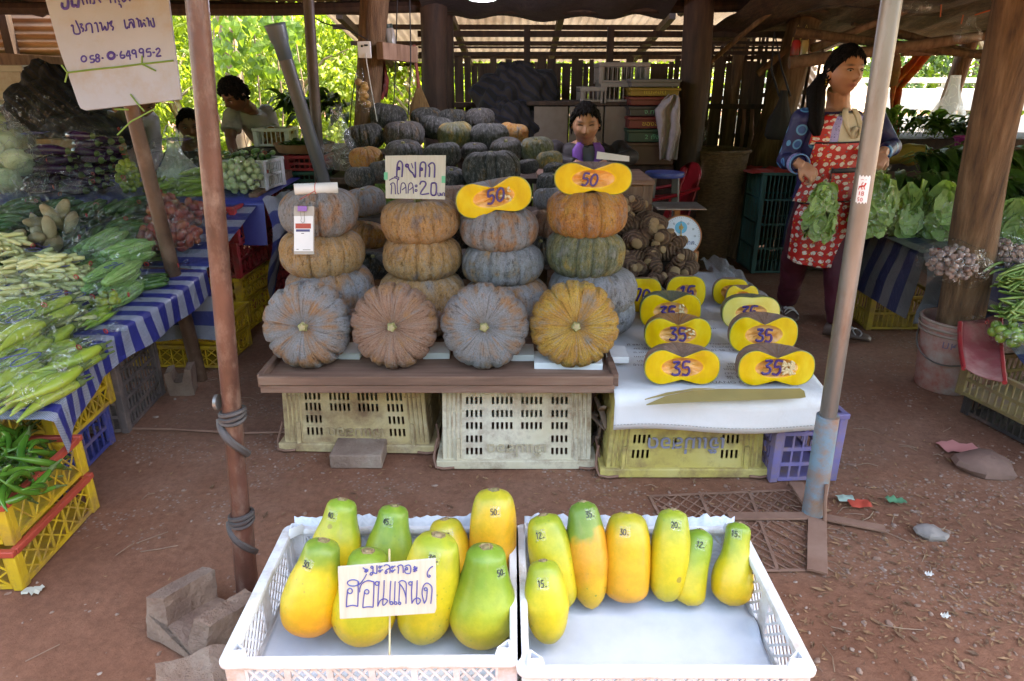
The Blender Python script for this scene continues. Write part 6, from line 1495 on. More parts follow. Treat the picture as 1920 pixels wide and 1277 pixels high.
# the near chilies, tips towards the aisle
lay(48, 668, 135, 'chili', 9, 75, 'bag of yellow green chilies marked 20 at the near left edge of the stall', (1.0,.72,.3), '20', sc=1.25)
lay(118, 700, 100, 'chili', 7, 62, 'bag of long pale chilies hanging over the tarpaulin hem', (1.0,.55,.26), sc=1.25)
lay(62, 752, 135, 'chili', 8, 70, 'bag of fat yellow green chilies marked 20 nearest the green chili crate', (1.0,.62,.28), '20', sc=1.3)
lay(8, 742, 100, 'chili', 7, 80, 'bag of yellow green chilies cut by the left edge of the photo', (1.0,.62,.28), sc=1.2)
# baby corn and beans
lay(58, 548, 130, 'corn', 34, 12, 'bag of pale baby corn at the left in the middle of the stall', (1,.62,.36))
lay(95, 522, 105, 'corn', 30, -8, 'bag of pale baby corn marked 20 behind another corn bag', (1,.62,.36), '20')
lay(150, 560, 130, 'corn', 34, -14, 'bag of pale baby corn marked 20 below the gourd bags', (1,.55,.34), '20')
lay(60, 590, 120, 'corn', 32, 8, 'bag of pale baby corn just behind the yellow chilies', (1,.6,.34))
lay(128, 622, 85, 'corn', 18, 70, 'small bag of corn ends marked 20 by the hem', (1,.7,.4), '20')
lay(172, 606, 64, 'pepper', 4, 80, 'small bag of light peppers by the tarpaulin hem', (1,.5,.28), '0', sc=.7)
lay(205, 585, 62, 'round_green', 26, 20, 'small bag of yellow green eggplants by the hem below the gourd', (1,.7,.42))
# gourds
lay(180, 522, 88, 'gourd', 4, 70, 'bag of ridged gourds marked 20 left of the tall gourd bag', (1,.72,.36), sc=.72)
lay(232, 560, 60, 'gourd', 4, 78, 'tall clear bag of ridged gourds marked 20 standing out at the front', (1,.42,.30), '20', sc=.86)
lay(160, 492, 80, 'gourd', 3, 60, 'bag of ridged gourds behind the others beside the tubers', (1,.72,.36), sc=.7)
lay(290, 535, 78, 'cucumber', 7, 30, 'bag of mixed small dark vegetables right of the tall gourd bag', (1,.7,.36), sc=.7)
lay(270, 490, 70, 'bean', 16, 40, 'bag of thin beans below the red shallots', (1,.5,.3), sc=.35)
lay(72, 492, 150, 'tuber', 8, 8, 'bag of pale beige tubers in the middle of the left stall', (1,.55,.34))
lay(5, 500, 90, 'cucumber', 6, 70, 'bag of dark green gourds at the left edge beside the tubers', (1,.6,.36), sc=1.05)
# cucumbers in two rows
for i, (px_, py_, w_) in enumerate(((30,452,100),(105,458,92),(172,455,92),(238,450,92),(285,440,70))):
    lay(px_, py_, w_, 'cucumber', 11, (70,84,95,80,100)[i], '%s bag of cucumbers from the left in the nearer cucumber row' % ORD[i], (1,.82,.55), sc=.92)
for i, (px_, py_, w_) in enumerate(((10,425,90),(70,418,118),(150,418,86),(205,415,86),(262,406,84))):
    lay(px_, py_, w_, 'cucumber', 11, (10,-6,80,75,12)[i], '%s bag of cucumbers from the left in the farther cucumber row' % ORD[i], (1,.72,.6), sc=.95)
# a second layer piled on the first
for px_, py_, w_, kd, n, rz, lb, lw in ((75,640,120,'chili',9,72,'bag of yellow green chilies piled on the corn ends',(1,.6,.3)),(25,700,120,'chili',9,80,'bag of pale chilies piled over the one at the left edge',(1,.6,.3)),(120,565,110,'corn',34,5,'upper bag of baby corn between the other corn bags',(1,.6,.4)),(30,520,100,'corn',30,-10,'upper bag of baby corn at the left edge',(1,.6,.4)),
      (205,498,84,'gourd',4,74,'upper bag of ridged gourds lying on two others',(1,.7,.36)),(120,470,90,'tuber',6,20,'upper bag of beige tubers behind the gourds',(1,.6,.4)),(250,520,70,'gourd',3,60,'small bag of ridged gourds behind the tall gourd bag',(1,.6,.36)),(130,425,100,'cucumber',11,60,'upper bag of cucumbers heaped between the two rows',(1,.75,.5)),(55,430,100,'cucumber',11,30,'upper bag of cucumbers at the left between the two rows',(1,.75,.5)),(215,428,90,'cucumber',11,85,'upper bag of cucumbers near the red shallots',(1,.75,.5)),(250,470,80,'cucumber',8,50,'bag of dark vegetables in front of the cucumber rows',(1,.7,.4)),(20,470,90,'cucumber',9,15,'bag of dark green gourds behind the tubers at left',(1,.7,.45))):
    o = lay(px_, py_, w_, kd, n, rz, lb, lw, sc={'gourd': .7, 'chili': 1.2}.get(kd, .95)); o.location.z += .07
# shallots
for px_, py_, w_, lb in ((322,445,82,'bag of dark red shallots nearest the board pipe'),(300,470,66,'bag of reddish orange shallots at the front of the red bags'),(352,468,62,'bag of orange red shallots beside the rusty pole'),(365,425,60,'bag of red shallots behind the rusty pole'),(318,412,60,'bag of dark red shallots in the back of the red bags')):
    lay(px_, py_, w_, 'shallot', 26, rnd.uniform(60,120), lb, (1,.85,.5))
# back tier
for px_, py_, w_, rz, lb in ((95,358,130,15,'bag of glossy purple eggplants marked 20 at the front of the purple bags'),(165,362,120,-12,'bag of glossy purple eggplants beside the round yellow green ones'),(130,318,150,5,'bag of big purple eggplants on top of the purple bags'),(190,322,90,-20,'bag of purple eggplants at the right of the purple bags')):
    o = lay(px_, py_, w_, 'eggplant', 13, rz, lb, (1,.62,.5), '20' if 'marked' in lb else '', sc=1.0)
    if py_ < 340: o.location = at(px_, py_, 4.12)
for px_, py_, w_, lb in ((38,372,120,'bag of pale cabbages marked 20 at the left of the back tier'),(22,322,110,'bag of pale cabbages at the far left of the back tier'),(85,300,110,'bag of whitish cabbages behind the purple eggplants')):
    o = lay(px_, py_, w_, 'cabbage', 7, 10, lb, (1,.75,.7), '20' if 'marked' in lb else '', mat=BAGM, sc=1.0)
p = on_stall(254, 368)
veg_bag('upright bag of round yellow green eggplants on the blue back tier', 'round_green', 95, .20, .15, .12, p+Vector((0,.02,.10)), (0, -PI/2+.15, PI/2+0.0), seed=5) 
for px_, py_, w_, rz, lb in ((345,366,100,70,'bunch of light green peppers marked 40 on the back tier, left of the rusty pole'),(375,362,90,40,'bag of light green peppers behind the rusty pole'),(318,360,70,100,'bag of light green peppers beside the round eggplants')):
    lay(px_, py_, w_, 'pepper', 9, rz, lb, (1,.62,.42), '40' if 'marked' in lb else '', sc=.95)
o = lay(455, 366, 88, 'pale_eggplant', 30, 5, 'heap of pale green eggplants in a bag right of the rusty pole', (1,.6,.55), sc=.9)
# white crate with gherkins
lattice_crate('plastic_crate', 'white perforated crate of small gherkins at the back of the left stall', (at(470,335,4.25).x, 4.25, S(4.25)+.01), .32, .26, .17, WC, tri=False, bands=2, cell=.022, rz=R_(-8))
c = at(462, 292, 4.25)
for i, (dx, dz) in enumerate(((-.09,.0),(.0,.01),(.08,.0))):
    veg_bag('bag of small gherkins in the white crate, %s' % ('left one','middle one','right one')[i], 'cucumber', 7, .17, .12, .075, (c.x+dx, 4.24+.02*i, S(4.25)+.15+dz), (.25, 0, R_(75+15*i)), group='gherkin bags in the white crate', seed=i+60, sc=.85)
# tall white carrier bag
def carrier(name, label, base, W, H, D, mat, content=None, k=0, cat='bag', handles=True):
    t = thing(name, label, cat, base); mb = MB(); N = 30; rs = []
    for f, r in ((0,.45),(.02,.8),(.10,1.0),(.28,1.02),(.42,.90),(.55,.66),(.68,.42),(.82,.30),(1.0,.24)):
        rs.append([Vector((W/2*r*math.cos(2*PI*a/N)*(1+.26*nz((math.cos(2*PI*a/N)*2.2, f*5, k))+.10*math.sin(a*2.1+k+f*3)*(.3+f)+.14*f*math.cos(a*2*PI/N*9+k)), D/2*r*math.sin(2*PI*a/N)*(1+.26*nz((math.sin(2*PI*a/N)*2.2, f*5, k+3))+.10*math.cos(a*2.6+f*3)*(.3+f)+.14*f*math.sin(a*2*PI/N*9+k)), f*H)) for a in range(N)])
    mb.rings(rs, False); mb.add([Vector((0,0,0))]+rs[0], [(0, (i+1) % N+1, i+1) for i in range(N)]); mb.build('bag_film', mat, t, smooth=180)
    if handles:
        for s in (-1, 1):
            mb = MB(); mb.tube([Vector((s*W*.06, 0, H*.95)), Vector((s*W*.16, -.005, H*1.1)), Vector((s*W*.10, 0, H*1.22)), Vector((s*W*.02, .004, H*1.26))], [.014,.012,.010,.008], 8, flat=.35); mb.build('handle', mat, t)
    return t
p = on_stall(322, 350); t = carrier('plastic_bag', 'whitish translucent carrier bag standing behind the light peppers', Vector((at(322,300,4.1).x, 4.15, S(4.15)+.01)), .24, .30, .16, BAGW, k=3)
put('cabbage', t, (0,0,.09), (0,0,0), 1.0)
# green chilies in the near crate
ch = None
for i in range(46):
    px_ = rnd.uniform(-10, 72); py_ = rnd.uniform(800, 925); p = gz(px_, py_, .27+rnd.uniform(-.03,.05))
    if i == 0:
        me, ex = item('green_chili'); ch = bpy.data.objects.new('green_chili', me); COL.objects.link(ch); c_ = bpy.data.objects.new('calyx', ex); COL.objects.link(c_); c_.parent = ch
        tag(ch, 'long glossy green chili heaped in the near yellow crate', 'chili', 'green chilies in the near crate'); o = ch
    else: o = dup(ch)
    o.location = p; o.rotation_euler = (rnd.random()*6, rnd.uniform(-.4,.9), R_(rnd.uniform(60,130))); o.scale = (rnd.uniform(.8,1.15),)*3
veg_bag('clear bag knotted with red string over the green chilies', 'green_chili', 9, .19, .13, .06, gz(-5, 900, .25), (0,0,R_(-50)), seed=3, mat=BAG, name='bag_of_chili')
mb = MB(); mb.bar(gz(118,850,.20), gz(158,828,.22), .03, .02)

# ---------------------------------------------------------------- right stall
def SR(Y): return .58 if Y > 3.25 else .36
t = thing('stall_table', 'wooden table of the right stall hidden under tarpaulin', 'table', (2.9, 4.2, 0))
mb = MB(); mb.box((2.95, 4.25, .565), (1.72, 1.9, .02)); mb.build('top', WOOD, t, True)
for x, y in ((2.55,3.6),(3.7,3.5),(2.55,5.1),(3.7,5.1)): mb = MB(); mb.box((x, y, .277), (.06,.06,.555)); mb.build('leg', WOOD, t, True)
def rt(u, v):
    L = 1.6*u; D = .9*v
    if L < .34: f = .34-L; return Vector((2.06-.10*f*(1+.8*math.sin(D*8))+.02*nz((D*6,L*5,1)), 3.32+D*1.9, .585-f*.98+.05*math.sin(D*5)*f))
    return Vector((2.06+(L-.34), 3.32+D*1.9, .585+.004*nz((L*4,D*4,2))))
cloth('tarpaulin', rt, 50, 50, lambda u, v: (1.6*u, .9*v*1.9), TARPD, 'dark blue and grey striped tarpaulin hanging off the right stall behind the steel pole')
def rt2(u, v):
    L = 1.3*u; D = .8*v
    x = 2.03+L
    if D < .42: f = .42-D; return Vector((x+.03*math.sin(f*9), 3.30-.16*f-.05*math.sin(L*11)*f*1.6+.03*nz((L*5,D*5,4)), .60-f*.82+.10*f*math.sin(L*4)))
    return Vector((x, 3.30+(D-.42), .60+.004*nz((L*4,D*4,2))))
cloth('tarpaulin', rt2, 50, 40, lambda u, v: (.8*v, 1.3*u), TARPD, 'blue grey striped tarpaulin drooping over the front of the right stall beside the bucket')
GR = 'bags on the right stall'
def leafy_bag(label, base, W, H, mat=PALEL, k=0, n=90, group=GR, film=BAG, up=True, name='bag_of_lettuce', loc_only=False):
    t = thing(name, label, 'bag of greens', base, group); mb = MB(); rg = random.Random(k)
    for i in range(n):
        a = rg.random()*6.28; f = rg.random(); r = W*.44*(.72+.28*rg.random())*math.sin(PI*min(.95, .16+f*.78))**.6
        p = Vector((r*math.cos(a), r*math.sin(a), H*.10+f*H*.66)); s = W*rg.uniform(.38,.62); o_ = Vector((math.cos(a), math.sin(a), .9*(f-.45)))
        leafq(mb, p, Vector((-math.sin(a)*rg.uniform(-.9,.9), math.cos(a)*rg.uniform(-.9,.9), 1.0))-o_*.25, o_+rv()*.35, s, rg)
    mb.build('leaves', mat, t, smooth=60)
    mb = MB(); N = 28; rs = []
    for f, r in ((0,.5),(.03,.85),(.15,1.0),(.4,1.03),(.65,.9),(.8,.6),(.88,.2),(.91,.1),(.94,.22),(1.0,.42)):
        rs.append([Vector((W*.53*r*math.cos(2*PI*a/N)*(1+.12*nz((math.cos(2*PI*a/N)*2.5, f*5, k))), W*.5*r*math.sin(2*PI*a/N)*(1+.12*nz((math.sin(2*PI*a/N)*2.5, f*5, k+3))), f*H+(.02*math.sin(a*1.7+k) if f > .93 else 0))) for a in range(N)])
    mb.rings(rs, False); mb.add([Vector((0,0,0))]+rs[0], [(0, (i+1) % N+1, i+1) for i in range(N)]); mb.build('bag_film', film, t, smooth=180)
    return t
def leafq(mb, p, d, n, L, rg):
    """a broad crinkled leaf"""
    d = d.normalized(); s = d.cross(n); s = s.normalized() if s.length > 1e-4 else d.orthogonal().normalized(); n = s.cross(d); vs = []
    for j in range(5):
        f = j/4; w_ = L*.40*math.sin(PI*(.12+.80*f))
        for i in (-1,-.4,.4,1): vs.append(p+d*L*(f-.3)-n*L*.25*f*f+s*w_*i+n*L*(.10*abs(i)+.06*math.sin(f*14+i*5+p.x*40)))
    mb.add(vs, [(j*4+i, j*4+i+1, j*4+i+5, j*4+i+4) for j in range(4) for i in range(3)])
def onr(px_, py_, z=.59): return gz(px_, py_, z)
for i, (px_, py_, w_, h_, lb) in enumerate(((1688,442,92,86,'clear bag of pale lettuce at the left end of the right stall'),(1757,448,92,96,'clear bag of pale lettuce, second from the left on the right stall'),(1826,452,80,80,'clear bag of lettuce just left of the log post'),(1900,462,90,90,'clear bag of lettuce right of the log post'))):
    p = onr(px_, py_); m_ = mpp(px_, py_, p.y); leafy_bag(lb, p, w_*m_, h_*m_, k=i+3)
for i, (px_, py_, w_, lb) in enumerate(((1764,545,118,'bag of small pinkish mushrooms hanging over the tarpaulin by the bucket'),(1895,520,95,'bag of small pinkish mushrooms right of the log post'))):
    p = gz(px_, py_, .55 if i == 0 else .58); m_ = mpp(px_, py_, p.y)
    veg_bag(lb, 'mushroom', 96, w_*m_, w_*m_*.8, w_*m_*.6, p+Vector((.07 if i == 0 else 0,.10,.02)), (.2,0,R_(80 if i == 0 else 60)), group=GR, seed=i+90, sc=.8, cat='bag of mushrooms')
# bunches of long leafy greens
def bunch(label, base, n, L, W, dirv, mat, k, name='greens_bunch', group='bunches of leafy greens on the right stall', stems=True):
    t = thing(name, label, 'greens', base, group); mb = MB(); rg = random.Random(k); ms = MB()
    for i in range(n):
        o = Vector((rg.uniform(-W,W), rg.uniform(-W*.5,W*.5), rg.uniform(0,W*.55))); d = (Vector(dirv)+Vector((rg.uniform(-.35,.35), rg.uniform(-.3,.3), rg.uniform(-.15,.35)))).normalized(); l = L*rg.uniform(.7,1.1)
        side = d.cross(Vector((0,0,1))).normalized(); e = o+d*l*.5; e.z -= .12*l
        if stems: ms.tube([o, o+d*l*.25+Vector((0,0,.02)), e], .0028, 4)
        s = d.cross(Vector((rg.uniform(-.6,.6), rg.uniform(-.3,.3), 1))).normalized(); nn = s.cross(d); vs = []
        for j in range(6):
            f = j/5; w_ = l*.085*math.sin(PI*(.08+.9*f))**.8
            c_ = o+d*l*(.35+.7*f)-Vector((0,0,.34*l*f*f))
            for q in (-1,0,1): vs.append(c_+s*w_*q+nn*w_*(.45*abs(q)))
        mb.add(vs, [(j*3+q, j*3+q+1, j*3+q+4, j*3+q+3) for j in range(5) for q in range(2)])
    mb.build('leaves', mat, t, smooth=60)
    if stems: ms.build('stems', VM['bean'], t)
    return t
for i, (px_, py_, zz, Y, lb, mt, dv) in enumerate(((1700,345,.74,4.45,'bunch of dark leafy greens behind the lettuce bags, left','D',(-.2,-1,-.1)),(1750,350,.72,4.4,'bunch of dark leafy greens behind the second lettuce bag','D',(.1,-1,-.15)),(1800,345,.76,4.45,'bunch of dark leafy greens left of the log post','D',(.25,-1,-.05)),
     (1725,310,.86,4.7,'upper bunch of dark greens below the hanging white bag','D',(-.1,-1,.15)),(1790,300,.9,4.75,'upper bunch of mid green leaves below the purple basket','M',(.1,-1,.2)),(1840,310,.9,4.75,'upper bunch of mid green leaves beside the log post','M',(.2,-1,.15)),(1885,430,.66,4.1,'bunch of dark leafy greens right of the log post','D',(.3,-.8,.0)),(1900,380,.8,4.3,'bunch of dark greens at the right edge of the photo','D',(.1,-1,.05)))):
    p = at(px_, py_, Y); p.z = min(p.z, zz+.05); bunch(lb, Vector((p.x, Y, p.z)), 46, .40, .13, dv, DARKG if mt == 'D' else MIDG, i+20)
mb = MB(); mb.box((2.95, 4.85, .68), (1.6, .55, .19)); tag(mb.build('wooden_step', WOOD, world=True, bevel=.004), 'wooden step raising the greens at the back of the right stall', 'step')
p = at(1830, 300, 4.95)
t = thing('plastic_basket', 'purple perforated basket behind the greens at right', 'basket', p)
mb = MB()
N = 48; hs = []
def bpt(i, j): r = .125+.035*j/6; return Vector((r*math.cos(2*PI*i/N), r*math.sin(2*PI*i/N), .15*j/6))
vs = [bpt(i, j) for j in range(7) for i in range(N)]; mb.add(vs, [(j*N+i, j*N+(i+1) % N, (j+1)*N+(i+1) % N, (j+1)*N+i) for j in range(6) for i in range(N) if not (j in (1,3) and i % 3 != 0 or j == 4 and i % 2)])
MAG = flat('magenta_plastic', (.36,.03,.22), .4); mb.build('wall', MAG, t, solid=.004); mb = MB(); mb.tube([Vector((.163*math.cos(a*PI/16), .163*math.sin(a*PI/16), .15)) for a in range(33)], .007, 6); mb.build('rim', MAG, t); mb = MB(); mb.lathe((0,0,0), [(0,0),(.125,0),(.125,.004),(0,.004)], 30); mb.build('base', MAG, t)
# bucket round the log post
t = thing('paint_bucket', 'dirty red paint bucket with a wire handle around the log post foot', 'bucket', (2.11, 3.05, 0))
BK = surf('bucket_plastic', (.36,.10,.075), (.30,.20,.16), 7, .6, .4, 40, c3=(.42,.27,.22), dirt=(.40,.32,.28), dscale=6, damt=.65)
mb = MB(); mb.lathe((0,0,0), [(.118,0),(.122,.01),(.150,.33),(.153,.33),(.153,.35),(.148,.35),(.142,.33),(.118,.03),(0,.03)], 36); mb.build('wall', BK, t, smooth=50)
mb = MB()
for z, r in ((.345,.156),(.315,.156),(.29,.153)): mb.tube([Vector((r*math.cos(a*PI/18), r*math.sin(a*PI/18), z)) for a in range(37)], .006, 6)
mb.build('rim', surf('bucket_rim', (.32,.24,.19), (.24,.17,.13), 7, .7), t)
mb = MB(); mb.tube([Vector((.155*math.cos(a)*1.02, .155*math.sin(a)*1.02-.01, .27-.11*math.sin((a-PI*.75)/(PI*1.0)*PI))) for a in [PI*.75+PI*i/14 for i in range(15)]], .004, 6); mb.build('wire_handle', STEEL, t)
vs, fs = text_mesh('มหาบุ๊คส์', .055, 0); mb = MB(); mb.add([Vector((math.sin(v.x/.147-.25)*.1475, -math.cos(v.x/.147-.25)*.1475, .235+v.y)) for v in vs], fs); mb.build('lettering', flat('grey_blue_print', (.16,.13,.2), .6), t, smooth=0)
# near right crate tier
OLC = surf('crate_olive', (.25,.19,.07), (.17,.12,.05), 6, .55, .2, 40, dirt=(.18,.11,.08), dscale=8, damt=.6)
lattice_crate('plastic_crate', 'dusty olive slotted crate at the right edge, upper of two', (2.30, 2.52, .10), .52, .62, .16, OLC, tri=False, bands=2, cell=.03, rz=R_(14), group='crates under the right stall')
lattice_crate('plastic_crate', 'nearly black slotted crate at the right edge, lower of two', (2.34, 2.52, 0), .50, .62, .10, surf('crate_black', (.05,.04,.04), (.035,.03,.03), 6, .5, .2, dirt=(.17,.1,.08), dscale=8, damt=.5), tri=False, bands=1, cell=.03, rz=R_(14), group='crates under the right stall')
lattice_crate('plastic_crate', 'yellow slotted crate under the right tarpaulin', (2.33, 4.02, 0), .42, .36, .21, surf('crate_mustard', (.42,.29,.04), (.30,.2,.03), 6, .5, .2, dirt=(.2,.12,.07), dscale=7, damt=.5), tri=False, bands=2, cell=.03, group='crates under the right stall')
t = thing('broken_chair_seat', 'sun faded pink and red plastic chair seat lying on the olive crate', 'chair seat', (2.2, 2.8, .27))
mb = MB(); q = [at(1795,640,2.86), at(1838,600,2.92), at(1842,690,2.70), at(1870,715,2.55), at(1850,722,2.5), at(1800,690,2.7), at(1790,660,2.78)]
def cs(u, v):
    a = at(1796,622,2.90)*(1-u)+at(1872,606,2.98)*u; b_ = at(1808,690,2.62)*(1-u)+at(1884,716,2.50)*u; p = a*(1-v)+b_*v; p.z = max(p.z, .268)+.05*(1-v)**4+.012*math.sin(u*PI)*-1; return p
mb.grid(cs, 10, 16); mb.build('seat', surf('faded_pink', (.25,.055,.06), (.17,.022,.025), 5, .6, .3, c3=(.42,.24,.21), dirt=(.22,.13,.1), dscale=9, damt=.4), t, True, smooth=180, solid=.006)
mb = MB()
for u in (0, 1): mb.tube([cs(u, j/12)+Vector((0,0,-.004)) for j in range(13)], .010, 6)
mb.build('edge', RED, t, True)
def rt3(u, v):
    p = Vector((2.16+.8*u, 2.55+.75*v, .285+.25*v*v+.03*nz((u*5,v*5,2))+.015*math.sin(u*18))); return p
cloth('tarpaulin', rt3, 40, 30, lambda u, v: (.8*u, .75*v), TARPD, 'grey blue checked cloth under the limes at the right edge')
for i, (px_, py_, lb) in enumerate(((1885,590,'bundle of pale long beans at the right edge, nearer one'),(1880,535,'bundle of pale long beans behind the nearer bundle'))):
    p = at(px_, py_, 2.82+.1*i)+Vector((.13,0,0)); t = thing('bean_bundle', lb, 'beans', p, 'bundles of long beans')
    for k in range(46):
        put('bean', t, (rnd.uniform(-.05,.05), rnd.uniform(-.05,.05)+.0, .01+rnd.uniform(0,.06)), (rnd.random()*6, rnd.uniform(-.05,.15), R_(28+rnd.uniform(-9,9))), 1.1)
p = at(1885, 672, 2.70); p.z = max(p.z, .34)
veg_bag('bag of small green limes at the right edge beside the pink seat', 'lime', 34, .20, .15, .11, p, (.2,0,R_(110)), group=GR, seed=77, sc=.85)
# ================================================================ people
def fuse(mb, voxel, name, mats, parent, colfn=None, smooth_it=2, disp=None):
    me = bpy.data.meshes.new('tmp'); me.from_pydata([tuple(v) for v in mb.v], [], mb.f); o = bpy.data.objects.new('tmp', me); COL.objects.link(o)
    md = o.modifiers.new('r', 'REMESH'); md.mode = 'VOXEL'; md.voxel_size = voxel
    if smooth_it: m2 = o.modifiers.new('s', 'SMOOTH'); m2.iterations = smooth_it; m2.factor = .5
    bpy.context.view_layer.update(); ev = bpy.data.meshes.new_from_object(o.evaluated_get(bpy.context.evaluated_depsgraph_get())); bpy.data.objects.remove(o)
    ev.name = name; ev.materials.clear(); ev.materials.append(mats)
    if disp:
        ns = [v.normal.copy() for v in ev.vertices]
        for v, n in zip(ev.vertices, ns): v.co = v.co+n*disp(v.co)
    if colfn:
        ca = ev.color_attributes.new('tint', 'FLOAT_COLOR', 'POINT')
        for i, v in enumerate(ev.vertices): ca.data[i].color = (*colfn(v.co), 1)
    L = parent.location.copy(); ev.transform(Matrix.Translation(-L)); ev.polygons.foreach_set('use_smooth', [True]*len(ev.polygons)); ev.update()
    o = bpy.data.objects.new(name, ev); COL.objects.link(o); o.parent = parent; return o
def skin_mat(name, c):
    m, nt, bs = newmat(name); at_ = nd(nt, 'ShaderNodeAttribute', attribute_name='tint'); v = coords(nt, 'Object', vary=False)
    col = mixc(nt, .5, at_.outputs[0], ramp(nt, noisen(nt, v, 22, 4), [(.3, (.82,.78,.76)), (.7, (1.08,1.05,1.03))]), 'MULTIPLY')
    lk(nt, col, bs.inputs['Base Color']); bs.inputs['Roughness'].default_value = .48
    bs.inputs['Subsurface Weight'].default_value = .12; bs.inputs['Subsurface Radius'].default_value = (.012,.005,.003); bs.inputs['Subsurface Scale'].default_value = .4
    bumpn(nt, bs, noisen(nt, v, 160, 3), .08, .002); m['base'] = c; return m
HAIR = surf('black_hair', (.010,.008,.008), (.005,.004,.004), 30, .7, .9, 90, stretch=(3,3,.4), bd=.01, spec=.12)
EYEW = flat('eye_white', (.36,.30,.27), .3, bump=0); EYED = flat('iris', (.012,.008,.006), .15, bump=0)
def g2(a, b, s, t): return math.exp(-(a/s)**2-(b/t)**2)
def head_pt(a, la, hs=1.):
    d = Vector((math.sin(la)*math.cos(a), math.sin(la)*math.sin(a), math.cos(la))); p = Vector((d.x*.073, d.y*.090, d.z*.112))
    if p.z < 0: k = (-p.z/.112); p.x *= 1-.30*k**1.7; p.y *= 1-.10*k**2
    if p.z < -.03 and p.y > 0: p.y *= 1-.5*min(1, (-p.z-.03)/.06)
    if p.y < 0:
        x, z = p.x, p.z; p.y *= .96; o = 0
        o += .021*g2(x, z+.018, .0115, .017)+.010*g2(x, z+.002, .009, .018)+.006*g2(abs(x)-.013, z+.026, .007, .007)
        o -= .0085*g2(abs(x)-.031, z-.010, .017, .011); o += .004*g2(abs(x)-.03, z-.030, .022, .008)
        o += .0065*g2(x, z+.050, .018, .0055)+.006*g2(x, z+.061, .016, .006)-.0035*g2(x, z+.0555, .02, .0025); o += .006*g2(x, z+.092, .018, .014); o += .005*g2(abs(x)-.043, z+.022, .018, .016)
        o += .0028*g2(abs(x)-.031, z-.010, .014, .004)
        p.y -= o
    return p*hs
def add_head(mb, M):
    NU, NV = 96, 70
    vs = lambda u, v: M @ head_pt(2*PI*u, PI*min(.9995, max(.0005, v)))
    mb.grid(vs, NU, NV, True); b = len(mb.v)
    mb.add([M @ head_pt(2*PI*i/NU, .0016) for i in range(NU)], [tuple(range(NU))]); mb.add([M @ head_pt(2*PI*i/NU, PI-.0016) for i in range(NU)], [tuple(reversed(range(NU)))])
    for s in (-1, 1): mb.ell(M @ Vector((s*.074, .012, -.006)), (.009, .018, .030), 12, 10, M.to_3x3()@Matrix.Rotation(R_(s*18), 3, 'Z'))
def hand(mb, wr, d, nrm, curl=.9, sc=1., side=1, spread=.1):
    """palm, four unequal jointed fingers and a thumb leaving the side of the palm"""
    d = Vector(d).normalized(); nrm = Vector(nrm); nrm = (nrm-d*nrm.dot(d)).normalized(); lat = d.cross(nrm)*side
    M = Matrix((lat, d, nrm)).transposed()
    mb.ell(wr+d*.042*sc, (.040*sc, .052*sc, .016*sc), 16, 12, M); mb.tube([wr-d*.03*sc, wr+d*.012*sc], [.024*sc,.026*sc], 10)
    for i, (o, L) in enumerate(((.030,.92),(.010,1.0),(-.010,.95),(-.029,.76))):
        p = wr+d*.078*sc+lat*o*sc; dd = (d+lat*o*spread*8).normalized(); pts = [p-dd*.02*sc, p]; a = 0
        for l, c in ((.040,.75),(.026,1.15),(.020,.8)):
            a += curl*c; q = (dd*math.cos(a)+nrm*math.sin(a)); p = p+q*l*L*sc; pts.append(p)
        mb.tube(pts, [.0098*sc,.0098*sc,.0088*sc,.0080*sc,.0062*sc], 10)
    p = wr+d*.022*sc+lat*.032*sc; a = .75; t1 = (d*.75+lat*.55+nrm*.45).normalized(); t2 = (d*.8-lat*.1*curl+nrm*.6*curl).normalized()
    mb.tube([p-lat*.012*sc, p, p+t1*.034*sc, p+t1*.034*sc+t2*.028*sc], [.013*sc,.0125*sc,.0105*sc,.008*sc], 10)
WPROF = [(0,.165,.118),(.2,.150,.105),(.45,.158,.112),(.65,.172,.118),(.82,.178,.100),(.92,.135,.078),(1,.062,.060)]
def torso_fn(J, lower=None, sc=(1,1)):
    lat = (J['shL']-J['shR']); lat.z *= .4; lat.normalize(); sw = (J['shL']-J['shR']).length/2
    ax = J['neck']-J['hip']; fwd = lat.cross(ax.normalized()); fwd.normalize()          # shR is on the viewer's left when facing the viewer
    def T(f, ang, off=0.):
        if f < 0: w_, d_ = (lower or (.18,.125)); c = J['hip']+Vector((0,0,ax.z*f)); k = min(1, -f*5); w_ = .165+(w_-.165)*k; d_ = .118+(d_-.118)*k
        else:
            c = J['hip']+ax*f
            for (f0, w0, d0), (f1, w1, d1) in zip(WPROF, WPROF[1:]):
                if f <= f1: s = (f-f0)/(f1-f0); w_ = w0+(w1-w0)*s; d_ = d0+(d1-d0)*s; break
            else: w_, d_ = .062, .06
            w_ *= sw/.178
        ca, sa = math.cos(ang), math.sin(ang)
        return c+lat*(w_*sc[0]+off)*math.copysign(abs(sa)**.9, sa)+fwd*(d_*sc[1]+off)*math.copysign(abs(ca)**.9, ca)
    return T, lat, fwd
def add_torso(mb, T, f0, f1, off, n=14):
    mb.rings([[T(f0+(f1-f0)*j/n, -2*PI*i/28, off) for i in range(28)] for j in range(n+1)])
